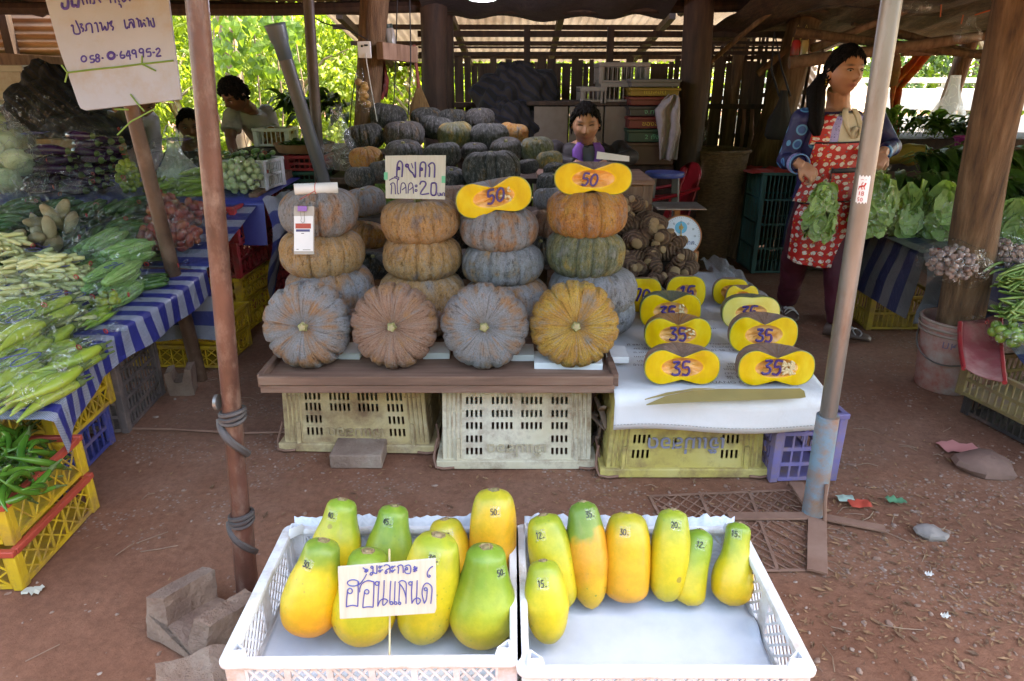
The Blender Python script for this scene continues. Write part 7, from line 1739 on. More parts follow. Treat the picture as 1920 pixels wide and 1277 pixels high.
def person(label, J, yaw, pitch, skinc, shirt, trous, hair='short', roll=0, down=False, tsc=(1,1), hs=1., sleeve='long', hands=True, grip=(.9,.9), lower=None, shoes=None, hd=(None,None), shirt_low=-.12, vox=.0045, folds=.006):
    t = thing('person', label, 'person', (J['hip'].x, J['hip'].y, 0)); S_ = skin_mat('skin_%d' % int(J['hip'].x*100), skinc)
    HM = Matrix.Translation(J['head']) @ Matrix.Rotation(R_(yaw), 4, 'Z') @ Matrix.Rotation(R_(roll), 4, 'Y') @ Matrix.Rotation(R_(pitch), 4, 'X') @ Matrix.Scale(hs, 4)
    T, lat, fwd = torso_fn(J, lower, tsc); mb = MB(); add_head(mb, HM)
    nk = HM @ Vector((0,.018,-.075)); mb.tube([J['neck']-Vector((0,0,.04)), J['neck'], (J['neck']+nk)/2, nk], [.066*hs,.057*hs,.051*hs,.053*hs], 16)
    add_torso(mb, T, 0, 1, -.012)
    for s, e, w_ in (('shR','elR','wrR'),('shL','elL','wrL')):
        mb.tube([J[s], (J[s]+J[e])/2, J[e], (J[e]+J[w_])/2, J[w_]], [.048,.043,.036,.034,.025], 12); mb.ell(J[s], (.052,.052,.052))
    if hands:
        for w_, e, g, sd, h in (('wrR','elR',grip[0],-1,hd[0]),('wrL','elL',grip[1],1,hd[1])):
            dv, nv = h if h else ((J[w_]-J[e]), Vector((0,0,-1))+fwd*-.2); hand(mb, J[w_], dv, nv, g, 1., sd)
    for a, b in (('knR','anR'),('knL','anL')):
        sd = -1 if a == 'knR' else 1; h0 = J['hip']+lat*.085*sd
        mb.tube([h0, (h0+J[a])/2, J[a], J[a]*.6+J[b]*.4, J[b]], [.085,.072,.052,.050,.034], 14); mb.ell(J[b]+Vector((0,-.03,-.03)), (.035,.075,.028))
    IM = HM.inverted()
    def tint(co):
        q = IM @ co; c = Vector(skinc)
        if q.length < .16 and q.y < 0:
            k = g2(q.x, q.z+.0555, .026, .0095); c = c*(1-k*.95)+Vector((.25,.085,.07))*k*.95
            k = g2(abs(q.x)-.044, q.z+.022, .022, .02)*.13; c = c*(1-k)+Vector((.42,.17,.11))*k
            k = min(1, g2(abs(q.x)-.031, q.z-.0125, .019, .004))*.6; c = c*(1-k)+Vector((.03,.015,.01))*k; k = g2(abs(q.x)-.007, q.z+.035, .005, .004)*.7; c = c*(1-k)
            k = min(1, sum(g2(abs(q.x)-.032, q.z-.032+.05*abs(abs(q.x)-.03)**1.0,  .017, .0050) for _ in (0,)))*.95; c = c*(1-k)+Vector((.015,.01,.01))*k
        return c
    body = fuse(mb, vox, 'body', S_, t, tint, 1)
    for s in (-1, 1):
        if down: break
        base = HM @ Vector((s*.031, -.0735, .0095)); mb = MB(); mb.ell(base, (.0115*hs,.008*hs,.0042*hs), 12, 8, HM.to_3x3().normalized()); mb.build('eye', EYEW, t, True, smooth=180)
        mb = MB(); mb.ell(HM @ Vector((s*.031, -.0785, .0088)), (.0055*hs,.0042*hs,.0040*hs), 10, 8, HM.to_3x3().normalized()); mb.build('iris', EYED, t, True, smooth=180)
    for s in (-1, 1):
        mb = MB(); mb.tube([HM @ Vector((s*(.018+.026*i/6), -.082+.010*(i/6)**2, .0135+.004*math.sin(PI*i/6))) for i in range(7)], .0016*hs, 5); mb.build('eyelash', HAIR, t, True)
    # hair
    mb = MB()
    def hp(u, v):
        a = 2*PI*u; la = PI*v*.62; p = head_pt(a, max(la, .01)); n = Vector((p.x/.073**2, p.y/.09**2, p.z/.112**2)).normalized()
        front = max(0, -math.sin(a)); lim = .62*(1-.57*front**.65)*(1+.05*nz((a*3, 1, J['hip'].x*9))+.03*nz((a*11, 2, 3)))
        la = PI*v*lim; p = head_pt(a, max(la, .01)); thick = .010+(.012*nz(p*60, 1, 3) if hair == 'curly' else .005*nz((a*9, v*2, 3))); e = min(1, (1-v)*3.5+.04)
        return HM @ (p+Vector((p.x*1.0, p.y*1.0, p.z+.02)).normalized()*thick*e)
    mb.grid(hp, 48, 24, True)
    if hair == 'curly':
        for i in range(150):
            a = rnd.random()*6.28; f = max(0, -math.sin(a)); la = rnd.uniform(0, PI*.6*(1-.5*f)); p = head_pt(a, max(la, .05))*1.12; mb.ell(HM @ p, (.016,.016,.013), 7, 5)
    if hair == 'short' and sleeve != 'x':
        for i in range(260):
            a = rnd.random()*6.28; f = max(0, -math.sin(a)); la = PI*.60*(1-.57*f**.65)*math.sqrt(rnd.random()); p = head_pt(a, max(la, .05)); n = Vector((p.x/.073**2, p.y/.09**2, p.z/.112**2)).normalized()
            d = (Vector((0,.3,0))+Vector((p.x*4,p.y*3,-.45))+rv()*.35); d = (d-n*d.dot(n)*.8).normalized(); q = p+n*.007
            mb.tube([HM @ q, HM @ (q+d*.014+n*.004), HM @ (q+d*.03)], [.0055*hs,.0045*hs,.0008], 5)
    mb.build('hair', HAIR, t, True, smooth=180)
    # clothes
    fo = lambda co: folds*(nz(co, 9, 2)+.6*nz(co, 22, 7))
    mb = MB(); add_torso(mb, T, shirt_low, .968, .012, 20)
    for s, e, w_ in (('shR','elR','wrR'),('shL','elL','wrL')):
        if sleeve == 'long': mb.tube([J[s]*.9+J['neck']*.1, J[s], (J[s]+J[e])/2, J[e], (J[e]+J[w_])/2, J[e]*.12+J[w_]*.88], [.056,.057,.052,.047,.044,.040], 16); mb.ell(J[e], (.050,.050,.050))
        else: q = J[s]*.35+J[e]*.65; mb.tube([J[s]*.9+J['neck']*.1, J[s], q], [.062,.068,.070], 16)
        mb.ell(J[s], (.061,.061,.061))
    fuse(mb, .007, 'jacket' if sleeve == 'long' else 'shirt', shirt, t, None, 2, fo)
    mb = MB()
    mb.ell(J['hip']-Vector((0,0,.02)), (.175,.13,.12), 20, 12)
    for a, b in (('knR','anR'),('knL','anL')):
        sd = -1 if a == 'knR' else 1; h0 = J['hip']+lat*.085*sd
        mb.tube([h0, (h0+J[a])/2, J[a], J[a]*.5+J[b]*.5, J[b]+Vector((0,0,.02))], [.108,.095,.080,.070,.060], 16)
    fuse(mb, .009, 'trousers', trous, t, None, 2, fo)
    if shoes:
        for b, dv in (('anR', shoes[1]), ('anL', shoes[2])):
            d = Vector((dv[0], dv[1], 0)).normalized(); s = Vector((-d.y, d.x, 0)); o = Vector((J[b].x, J[b].y, 0)); mb = MB(); rs = []
            for f, w_, h in ((-.07,.022,.045),(-.06,.034,.075),(-.02,.036,.085),(.03,.040,.075),(.08,.046,.055),(.13,.046,.045),(.165,.036,.035),(.185,.014,.022)):
                rs.append([o+d*f+s*w_*math.cos(2*PI*i/16)+Vector((0,0,.006+h/2+h/2*math.sin(2*PI*i/16))) for i in range(16)])
            mb.rings(rs); mb.build('shoe', shoes[0], t, True, smooth=180)
            mb = MB()
            for k in range(5):
                f = .02+.025*k; mb.tube([o+d*(f+.012*math.sin(j+k*2))+s*.040*math.cos(PI*j/8)+Vector((0,0,.03+.050*math.sin(PI*j/8)*(1-.08*k))) for j in range(9)], .004, 5)
            mb.build('shoe_trim', flat('pale_trim', (.45,.42,.42), .5), t, True)
    return t, T, lat, fwd, HM
def circles_mat(name, base, ring, dot, sc, r):
    m, nt, bs = newmat(name); v = coords(nt, 'Object', vary=False); vo = nd(nt, 'ShaderNodeTexVoronoi', i_Scale=sc, i_Randomness=.55); lk(nt, v, vo.inputs['Vector'])
    d = vo.outputs['Distance']; c = mixc(nt, mth(nt, 'LESS_THAN', d, r), base, ring); c = mixc(nt, mth(nt, 'LESS_THAN', d, r*.72), c, dot); c = mixc(nt, mth(nt, 'LESS_THAN', d, r*.25), c, ring)
    lk(nt, c, bs.inputs['Base Color']); bs.inputs['Roughness'].default_value = .55;
    bumpn(nt, bs, noisen(nt, v, 12, 4, .6), .45, .02); return m
def apron_mat():
    m, nt, bs = newmat('apron_print'); uv = nd(nt, 'ShaderNodeUVMap'); mp = nd(nt, 'ShaderNodeMapping'); lk(nt, uv.outputs[0], mp.inputs[0])
    n = noisen(nt, mp.outputs[0], 60, 2, out=1); ad = mixc(nt, .012, mp.outputs[0], n, 'ADD')
    vo = nd(nt, 'ShaderNodeTexVoronoi', i_Scale=21.0, i_Randomness=.45); vo.voronoi_dimensions = '2D'; lk(nt, ad, vo.inputs['Vector']); d = vo.outputs['Distance']
    v2 = nd(nt, 'ShaderNodeTexVoronoi', i_Scale=27.0, i_Randomness=.8); v2.voronoi_dimensions = '2D'; lk(nt, mp.outputs[0], v2.inputs['Vector'])
    c = mixc(nt, mth(nt, 'LESS_THAN', v2.outputs['Distance'], .13), (.46,.012,.010), mixc(nt, mth(nt, 'GREATER_THAN', v2.outputs['Color'], .5), (.10,.10,.14), (.55,.30,.04)))
    fl = mixc(nt, mth(nt, 'LESS_THAN', nd_sub(nt, noisen(nt, mp.outputs[0], 75, 1)), .0), (.62,.56,.50), (.50,.10,.07))
    c = mixc(nt, mth(nt, 'LESS_THAN', d, .29), c, fl)
    lk(nt, c, bs.inputs['Base Color']); bs.inputs['Roughness'].default_value = .55; bumpn(nt, bs, noisen(nt, mp.outputs[0], 9, 4), .4, .02); return m
def nd_sub(nt, a): return mth(nt, 'SUBTRACT', .61, a)
def uvset(o, nu, nv, fn):
    uv = o.data.uv_layers.new(name='UVMap'); L = [fn(i/nu, j/nv) for j in range(nv+1) for i in range(nu+1)]
    for l in o.data.loops: uv.data[l.index].uv = L[l.vertex_index]
NAVY = circles_mat('navy_circle_print', (.010,.010,.075), (.07,.24,.46), (.015,.07,.24), 10.5, .30)
LILAC = circles_mat('lilac_print', (.30,.27,.55), (.07,.06,.22), (.40,.38,.62), 60, .34)
MAROON = surf('maroon_cloth', (.085,.008,.022), (.055,.005,.015), 5, .7, .4, 12, bd=.02)
CREAM = surf('cream_cloth', (.62,.55,.42), (.52,.45,.33), 5, .7, .4, 14, bd=.015)
SHOE = flat('brown_shoe', (.10,.06,.05), .55)
Y0 = 3.85
J = dict(head=at(1584,134,3.80), neck=at(1571,203,3.86), shR=at(1506,224,3.76), shL=at(1638,219,3.98), elR=at(1474,300,3.78), wrR=at(1500,308,3.56),
         elL=at(1672,275,3.92), wrL=at(1655,287,3.68), hip=at(1552,372,3.88), knR=at(1492,478,3.92), anR=at(1476,566,4.14), knL=at(1572,520,3.74), anL=at(1566,632,3.72))
J['anR'].z = .075; J['anL'].z = .075
t, T, lat, fwd, HM = person('woman in a red printed apron over a navy blouse, standing with bagged lettuce', J, 13, 4, (.40,.205,.13), NAVY, MAROON, 'short', roll=0, hs=1.10, tsc=(.92,.9), lower=(.195,.135), shoes=(SHOE, (-.1,-1), (.9,-.45)), grip=(1.05,1.05),
    hd=((Vector((.75,-.35,-.55)), Vector((.3,.5,-.8))), (Vector((-.5,-.5,-.6)), Vector((-.2,.5,-.8)))), shirt_low=-.10)
HAND_R = J['wrR']+Vector((.75,-.35,-.55)).normalized()*.10; HAND_L = J['wrL']+Vector((-.5,-.5,-.6)).normalized()*.10
AP = apron_mat()
def sheet_part(name, fn, nu, nv, uvf, mat, solid=.003):
    mb = MB(); mb.grid(fn, nu, nv); o = mb.build(name, mat, t, True, smooth=180, solid=solid); uvset(o, nu, nv, uvf); return o
fold = lambda a, f: .008*nz((a*2.2, f*3, 5))+.006*math.sin(a*7+f*2)*max(0, .35-f)
F0, F1 = -.74, .66
ap = sheet_part('apron', lambda u, v: (lambda f, a: T(f, a, .030+fold(a, f)+.012*max(0,-f)) + Vector((0,0,.03*(abs(u-.5)*2)**2*(1 if v < .05 else 0))))(F0+(F1-F0)*v, (u-.5)*2*(1.75-.75*max(0, (v-.45)/.55))), 60, 60, lambda u, v: (u*.62*(1-.3*max(0,(v-.45)/.55))+.0, v*.80), AP)
for s in (-1, 1):
    sheet_part('apron_strap', lambda u, v: (lambda f: T(f, s*(.92-.25*v)+(u-.5)*.56*(1-.2*v), .030))(F1-.02+(.97-F1)*v), 8, 16, lambda u, v: (u*.07+.3*s, v*.25), AP)
    sheet_part('lapel', lambda u, v: (lambda f: T(f, s*(.60-.18*v)+(u-.5)*.34, .027))(F1-.03+(.965-F1)*v), 6, 14, lambda u, v: (u, v), LILAC)
    sheet_part('blouse_collar', lambda u, v: (lambda f: T(f, s*(.06+.30*v*u+.04), .024+.010*math.sin(u*3)))(.72+.285*v), 8, 10, lambda u, v: (u, v), CREAM)
sheet_part('blouse', lambda u, v: T(.60+.36*v, (u-.5)*.8, .020), 14, 12, lambda u, v: (u, v), CREAM)
mb = MB(); kc = T(.80, 0, .035)
mb.ell(kc, (.014,.012,.013), 10, 8)
for s in (-1, 1): mb.tube([kc, kc+lat*.018*s+fwd*.010+Vector((0,0,.004)), kc+lat*.026*s+fwd*.007-Vector((0,0,.022)), kc+lat*.018*s+fwd*.004-Vector((0,0,.05))], [.008,.011,.011,.006], 8, flat=.5)
mb.build('neck_bow', CREAM, t, True, smooth=180)
TRIM = flat('black_trim', (.015,.015,.022), .6)
mb = MB(); mb.tube([T(F1, a*.98/10, .034) for a in range(-10, 11)], .0045, 6); mb.build('apron_trim', TRIM, t, True)
sheet_part('apron_pocket', lambda u, v: T(.02+.36*v, (u-.42)*1.25, .040+.006*math.sin(u*PI)), 16, 12, lambda u, v: (u*.26+.4, v*.25+.1), AP)
sheet_part('pocket_band', lambda u, v: T(.335+.05*v, (u-.42)*1.27, .044+.006*math.sin(u*PI)), 16, 3, lambda u, v: (u, v), TRIM)
mb = MB(); mb.tube([T(.02+.34*i/8, -.42*1.26, .043) for i in range(9)], .003, 5); mb.tube([T(.02, (i/12-.42)*1.25, .046) for i in range(13)], .003, 5); mb.build('pocket_trim', TRIM, t, True)
mb = MB()
for a, b, r in ((.80,.93,.053),):
    q = [J['elR']*(1-f)+J['wrR']*f for f in (.78,.86,.94)]; mb.tube(q, [.051,.050,.049], 18, cap=False)
mb.build('cuff', LILAC, t, True, solid=.004)
mb = MB(); q = J['elR']*.05+J['wrR']*.95; mb.tube([q, q+(J['wrR']-J['elR']).normalized()*.012], [.050,.049], 18, cap=False); mb.build('cuff_edge', flat('light_blue_trim', (.10,.25,.5), .5), t, True, solid=.005)
# low pony tail over her shoulder, ear ring
mb = MB(); b0 = HM @ Vector((-.045,.085,-.035)); sh = T(.86, -1.0, .04)
for k in range(5):
    o_ = Vector((.012*math.cos(k*1.26), .012*math.sin(k*1.26), 0)); mb.tube([HM @ Vector((-.03,.075,-.02)), b0+o_, b0*.6+sh*.4+Vector((-.03,0,.03))+o_*1.6, sh+Vector((-.012,-.01,.0))+o_*1.9, sh+Vector((.0,-.025,-.06))+o_*1.0], [.020,.026,.030,.022,.006], 10)
mb.ell(HM @ Vector((-.01,.088,-.02)), (.045,.035,.045), 12, 9); mb.build('pony_tail', HAIR, t, True, smooth=180)
mb = MB()
for k in range(3): mb.ell(HM @ Vector((-.081, .010, -.036-.011*k)), (.005,)*3, 8, 6)
mb.build('earring', flat('gold', (.55,.33,.07), .25, metal=.8), t, True, smooth=180)
# bags in her hands
bb = at(1527, 415, 3.50); m_ = mpp(1527, 370, 3.50)
hb = leafy_bag('clear bag of lettuce hanging from the right hand of the woman', Vector((HAND_R.x+.045, HAND_R.y-.02, HAND_R.z-.345)), .175, .36, k=41, group='bags of lettuce held by the woman')
leafy_bag('clear bag of lettuce hanging from the left hand of the woman, behind the steel pole', Vector((HAND_L.x+.02, HAND_L.y-.02, HAND_L.z-.36)), .22, .37, k=42, group='bags of lettuce held by the woman')

# the seated man
JK = surf('black_jacket', (.030,.023,.026), (.016,.013,.015), 5, .7, .4, 14, bd=.015); PURC = flat('purple_collar', (.22,.075,.42), .6)
J = dict(head=at(1098,232,4.36), neck=at(1100,262,4.46), shR=at(1042,280,4.46), shL=at(1162,280,4.48), elR=at(1030,345,4.34), wrR=at(1085,345,4.16), elL=at(1180,340,4.36), wrL=at(1125,343,4.14),
         hip=Vector((.46,4.52,.52)), knR=Vector((.34,4.20,.52)), anR=Vector((.34,4.22,.08)), knL=Vector((.60,4.20,.52)), anL=Vector((.60,4.22,.08)))
for k in ('wrR','wrL'): J[k].z = DESKZ+.035
for k in ('elR','elL'): J[k].z = DESKZ+.06
t, T, lat, fwd, HM = person('seated man in a black jacket with a purple collar looking down at the desk', J, -4, 13, (.42,.21,.13), JK, JK, 'short', down=True, hs=1.10, grip=(.5,.5), shoes=(SHOE, (0,-1), (0,-1)))
for s in (-1, 1):
    mb = MB(); mb.grid(lambda u, v: T(.70+.30*v, s*(.06+.16*v+.42*u*(.35+.65*v)), .026+.012*math.sin(u*2.5)), 8, 12); mb.build('collar', PURC, t, True, smooth=180, solid=.004)
mb = MB(); mb.grid(lambda u, v: T(.66+.30*v, (u-.5)*.7, .014), 8, 8); mb.build('undershirt', flat('grey_shirt', (.10,.10,.12), .7), t, True, smooth=180)
t = thing('stool', 'plain dark stool under the seated man', 'stool', (.46, 4.55, 0)); mb = MB(); mb.box((0,0,.42), (.34,.34,.03)); mb.build('seat', DARKW, t, bevel=.004)
for x in (-.13,.13):
    for y in (-.13,.13): mb = MB(); mb.box((x,y,.2025), (.035,.035,.405)); mb.build('leg', DARKW, t)
# the boy bending over the vegetables
TEE = surf('grey_print_tee', (.36,.34,.36), (.06,.06,.09), 4.5, .75, .3, 14, c3=(.42,.40,.42)); DKT = flat('dark_trousers', (.03,.03,.04), .8)
J = dict(head=at(440,178,5.05), neck=at(466,204,5.2), shR=at(436,216,5.14), shL=at(500,212,5.36), elR=at(432,262,5.05), wrR=at(442,300,4.85), elL=at(512,262,5.25), wrL=at(478,300,4.95),
         hip=at(500,335,5.55), knR=Vector((-1.95,5.5,.45)), anR=Vector((-1.95,5.55,.075)), knL=Vector((-1.72,5.55,.45)), anL=Vector((-1.72,5.6,.075)))
J['hip'].z = max(.80, J['hip'].z); J['hip'].x = -1.83
person('boy with curly dark hair in a grey printed tee bending over the vegetables', J, -28, 36, (.20,.09,.055), TEE, DKT, 'curly', hs=1.02, sleeve='short', grip=(.6,.6), shoes=(SHOE, (0,-1), (0,-1)), roll=8)
# child seated behind the rusty pole
J = dict(head=at(356,236,5.3), neck=at(358,272,5.36), shR=at(325,292,5.36), shL=at(398,290,5.38), elR=at(318,340,5.3), wrR=at(345,352,5.12), elL=at(405,340,5.3), wrL=at(378,350,5.12),
         hip=at(360,400,5.5), knR=at(335,400,5.2), anR=at(335,470,5.2), knL=at(388,400,5.2), anL=at(388,470,5.2))
for k in ('anR','anL'): J[k].z = .075
person('dark haired person sitting half hidden behind the rusty pole', J, 24, 14, (.22,.10,.06), flat('dark_green_shirt', (.035,.045,.035), .8), DKT, 'short', hs=1.08, sleeve='short', grip=(.5,.5), shoes=(SHOE, (0,-1), (0,-1)))
mb = MB(); h = J['hip']; mb.box((h.x, h.y+.02, (h.z-.13)/2), (.34,.30,h.z-.13)); tag(mb.build('wooden_box', DARKW, world=True, bevel=.004), 'low wooden box the half hidden person sits on', 'box')
# person bending behind the name board
PALE = surf('pale_lilac_shirt', (.46,.42,.48), (.36,.33,.40), 4, .75, .4, 10, bd=.02)
J = dict(head=at(268,188,4.95), neck=at(252,205,5.1), shR=at(205,222,5.12), shL=at(284,226,5.2), elR=at(205,285,5.0), wrR=at(225,325,4.8), elL=at(292,288,5.05), wrL=at(275,325,4.85),
         hip=at(235,345,5.5), knR=Vector((-3.02,5.5,.45)), anR=Vector((-3.02,5.52,.075)), knL=Vector((-2.80,5.5,.45)), anL=Vector((-2.80,5.52,.075)))
J['hip'].z = max(.82, J['hip'].z); J['hip'].x = -2.9
person('person in a pale lilac shirt bending down behind the name board', J, 30, 42, (.22,.10,.06), PALE, flat('blue_trousers', (.04,.07,.22), .8), 'short', hs=1.05, sleeve='long', grip=(.6,.6), shoes=(SHOE, (0,-1), (0,-1)))
# ================================================================ things at the back of the shed
# hanging lamp, lit
t = thing('pendant_lamp', 'lit round white lamp hanging under the dark roof edge', 'lamp', at(905,-9,4.3))
LW = flat('lamp_white', (.8,.8,.8), .4)
mb = MB(); mb.lathe((0,0,.03), [(.0,.07),(.03,.07),(.05,.03),(.165,.004),(.165,0),(.02,.02)], 32, cap=False); mb.build('lamp_shade', LW, t)
m, nt, bs = newmat('lamp_glow'); bs.inputs['Base Color'].default_value = (.9,.92,1,1); bs.inputs['Emission Color'].default_value = (.80,.86,1,1); bs.inputs['Emission Strength'].default_value = 1.6
mb = MB(); mb.lathe((0,0,0), [(0,-.035),(.06,-.028),(.115,-.008),(.125,.016),(.12,.028),(0,.028)], 32); mb.build('globe', m, t, smooth=60)
mb = MB(); mb.tube([Vector((0,0,.09)), Vector((0,0,.36))], .006, 6); mb.build('cord', BLACK, t)
pl = bpy.data.lights.new('lamp_light', 'POINT'); pl.energy = 3.5; pl.color = (.62,.66,1); pl.shadow_soft_size = .1
po = bpy.data.objects.new('lamp_light', pl); COL.objects.link(po); po.parent = t; po.location = (0,0,-.06)
# dark tarpaulins under the roof
DTARP = surf('dark_tarp', (.030,.024,.024), (.016,.012,.014), 3, .7, .6, 8, c3=(.055,.045,.042), bd=.03)
mb = MB(); a, b = at(800,34,5.5), at(1245,40,5.5)
mb.grid(lambda u, v: Vector((a.x+(b.x-a.x)*u, 4.5+1.0*v+.05*nz((u*6,v*3,1)), 2.02-.20*v+.012*math.sin(u*23)*(.3+v)+.02*nz((u*8,v*4,3))+.012*math.sin(u*9)*v)), 60, 16)
tag(mb.build('dark_tarp', DTARP, world=True, smooth=180), 'dark tarpaulin sagging under the roof beside the lamp', 'tarpaulin')
# low thatch and logs at right
THATCH = surf('dark_thatch', (.060,.036,.022), (.025,.015,.010), 6, .9, .8, 18, c3=(.11,.065,.035), stretch=(8,2,8), bd=.03)
t = thing('thatch_roof', 'dark low thatch roof over crooked logs above the woman', 'roof', (3.2, 4.8, 1.7))
mb = MB(); mb.grid(lambda u, v: Vector((1.55+3.6*u, 3.7+2.6*v, 2.02-.30*v+.05*nz((u*9,v*6,1))+.03*nz((u*30,v*5,2)))), 70, 30); mb.build('thatch', THATCH, t, True, smooth=180)
for k, (a, b, r) in enumerate((((1480,118),(1910,58),.045),((1490,60),(1900,112),.035),((1520,92),(1700,20),.030),((1600,40),(1925,128),.032),((1690,100),(1905,96),.022),((1420,140),(1560,20),.026),((1500,25),(1920,30),.05))):
    Y1, Y2 = 5.2+.1*k, 5.0+.12*k; p, q = at(*a, Y1), at(*b, Y2); mb = MB(); mb.tube([p+(q-p)*(i/8)+Vector((0,.02*nz((i,k,0)),.03*nz((k,i,1)))) for i in range(9)], [r*(1-.04*i) for i in range(9)], 9); mb.build('log', LOG if k % 2 else WOOD, t, True)
mb = MB(); mb.tube([at(1330,118,5.4), at(1400,58,5.3), at(1480,-5,5.2)], .018, 8); tag(mb.build('bamboo_pole', LOG, world=True), 'slanting bamboo pole rising to the big leaning post', 'pole')
# split bamboo screen between the posts
t = thing('bamboo_screen', 'ragged screen of slanting bamboo strips behind the woven basket', 'screen', (2.0, 6.3, 0))
mb = MB()
for i in range(26):
    px_ = 1285+i*8.5+rnd.uniform(-3,3); p = at(px_, 300, 6.35); q = at(px_+30+rnd.uniform(-16,20), 60, 6.35); mb.bar(Vector((p.x,6.35,.0)) if i % 4 else p, q, rnd.uniform(.012,.035), .008, up=(0,1,0))
mb.build('strips', BAMB, t, True, smooth=0)
for py_ in (118, 190, 262): mb = MB(); mb.bar(at(1270,py_,6.3), at(1520,py_-18,6.3), .03, .035); mb.build('rail', DARKW, t, True)
# neighbour's low tin roof behind the woman
t = thing('low_tin_roof', 'pale corrugated roof of the next stall behind the woman', 'roof', (3.4, 7.6, 1.2))
A, B, Cc = at(1500,205,7.2), at(1660,205,7.2), at(1500,120,8.2)
mb = MB(); corr(mb, A, B, (A.x, 8.2, Cc.z)); mb.build('roof_sheet', PALES, t, True, smooth=180)
for x in (A.x+.05, B.x-.05): mb = MB(); mb.bar((x,7.3,0), (x,7.3,A.z), .06, .06); mb.build('post', DARKW, t, True)
# bench with grey panels behind the man
t = thing('panel_bench', 'low counter faced with worn grey panels behind the seated man', 'counter', (.6, 5.5, 0))
GP = surf('grey_panel', (.15,.115,.09), (.085,.06,.045), 3, .7, .3, 20, c3=(.21,.17,.15), dirt=(.14,.09,.06), dscale=4, damt=.4)
x0, x1, zt = at(1000,197,5.3).x, at(1200,197,5.3).x, at(1100,197,5.3).z
for k in range(3): mb = MB(); w_ = (x1-x0)/3; mb.box((x0+w_*(k+.5), 5.3, zt/2), (w_-.012, .03, zt-.02)); mb.build('panel', GP, t, True, bevel=.003)
mb = MB(); mb.box(((x0+x1)/2, 5.5, zt+.012), (x1-x0+.1, .45, .03)); mb.build('top', DARKW, t, True, bevel=.003)
# striped blanket bundle
BLK = surf('striped_blanket', (.07,.06,.085), (.03,.03,.045), 3, .9, .5, 15, c3=(.09,.065,.065))
def blanket_mat():
    m, nt, bs = newmat('blanket_stripes'); v = coords(nt, 'Object', vary=False); w_ = nd(nt, 'ShaderNodeTexWave', i_Scale=5.0, i_Distortion=3.0, i_Detail=1.0, bands_direction='DIAGONAL'); lk(nt, v, w_.inputs['Vector'])
    c = ramp(nt, w_.outputs[1], [(.3, (.007,.006,.007)), (.45, (.009,.012,.030)), (.6, (.009,.012,.030)), (.75, (.024,.019,.018))], 'CONSTANT'); lk(nt, c, bs.inputs['Base Color']); bs.inputs['Roughness'].default_value = .9
    bumpn(nt, bs, noisen(nt, v, 30, 4), .4, .02); return m
BLM = blanket_mat()
def bundle(label, c, r, k, mat=BLM, name='blanket_bundle', cat='blanket'):
    mb = MB(); c = Vector(c)
    mb.ell((0,0,0), r, 48, 32, None, lambda p, a, l: p*(1+.30*nz(p, 4.5, k)+.16*nz(p, 10, k+2)+.05*math.sin(34*(p.x+p.z*.7)+6*nz(p, 5, k))+.06*math.sin(9*a+6*l+k)))
    o = mb.build(name, mat, smooth=180); o.location = c; return tag(o, label, cat)
bundle('dark striped blanket bundled over the rail behind the pumpkins', at(965,188,5.5), (.30,.20,.24), 3); bundle('dark hanging end of a striped blanket below the bundle', at(955,240,5.35), (.22,.16,.20), 7)
bundle('brown striped cloth bundle at the far left behind the cabbages', at(105,205,5.0), (.34,.22,.26), 11); bundle('dark blue striped cloth at left under the name board', at(165,250,4.9), (.26,.18,.14), 15)
# old white cabinet at the left edge
t = thing('white_cabinet', 'old stained white cabinet at the left edge', 'cabinet', (at(10,220,5.4).x, 5.5, 0)); a = at(45,122,5.3); x0 = a.x
mb = MB(); mb.box((x0-.30, 5.5, a.z/2), (.60, .45, a.z)); mb.build('case', surf('stained_white', (.52,.50,.44), (.42,.38,.32), 3, .6, .2, 30, dirt=(.28,.17,.10), dscale=3, damt=.5), t, True, bevel=.006)
mb = MB(); mb.box((x0-.30, 5.272, a.z*.5), (.56, .01, a.z*.94)); mb.build('door', bpy.data.materials['stained_white'], t, True, bevel=.003); mb = MB(); mb.box((x0-.06, 5.26, a.z*.6), (.02,.02,.12)); mb.build('handle', STEEL, t, True)
mb = MB(); p = at(150,285,4.7); mb.box((p.x, 4.75, p.z-.02), (.42,.30,.22)); tag(mb.build('cardboard_box', surf('ribbed_box', (.36,.21,.09), (.26,.14,.06), 3, .8, .3, 30, stretch=(12,1,1)), world=True, bevel=.003), 'brown ribbed cardboard box behind the purple eggplants', 'box')
mb = MB(); mb.box((p.x-.1, 4.82, .44), (1.0,.5,.74)); tag(mb.build('storage_chest', DARKW, world=True, bevel=.004), 'dark chest under the cardboard box behind the left stall', 'chest')
# crates stacked at the back
GW = surf('crate_offwhite', (.21,.19,.18), (.15,.13,.125), 5, .5, .2, 30, dirt=(.2,.13,.1), dscale=6, damt=.3); GC2 = 'crates on the counter behind the man'
for px_, py_, w_, h_, lb in ((1166,193,88,34,'grey white slotted crate, lower of the pair behind the man'),(1164,158,90,36,'grey white slotted crate, upper of the pair behind the man'),(1108,193,46,27,'small grey crate beside the pair behind the man')):
    Y = 5.42; m_ = mpp(px_, py_, Y); p = at(px_, py_, Y); lattice_crate('plastic_crate', lb, (p.x, Y+.02, p.z+.002), w_*m_, .34, h_*m_, GW, tri=False, bands=1, cell=.03, group=GC2, rimh=.03)
cols = (('brown_c',(.07,.03,.015)),('green_c',(.015,.045,.028)),('red_c',(.13,.015,.014)),('dark_c',(.03,.025,.025)),('red_d',(.12,.014,.012)),('yellow_c',(.22,.13,.015)),('grey_c',(.11,.1,.1)))
LETY = flat('yellow_letter', (.5,.36,.05), .5, bump=0); LETGR = flat('green_letter', (.12,.36,.2), .5, bump=0)
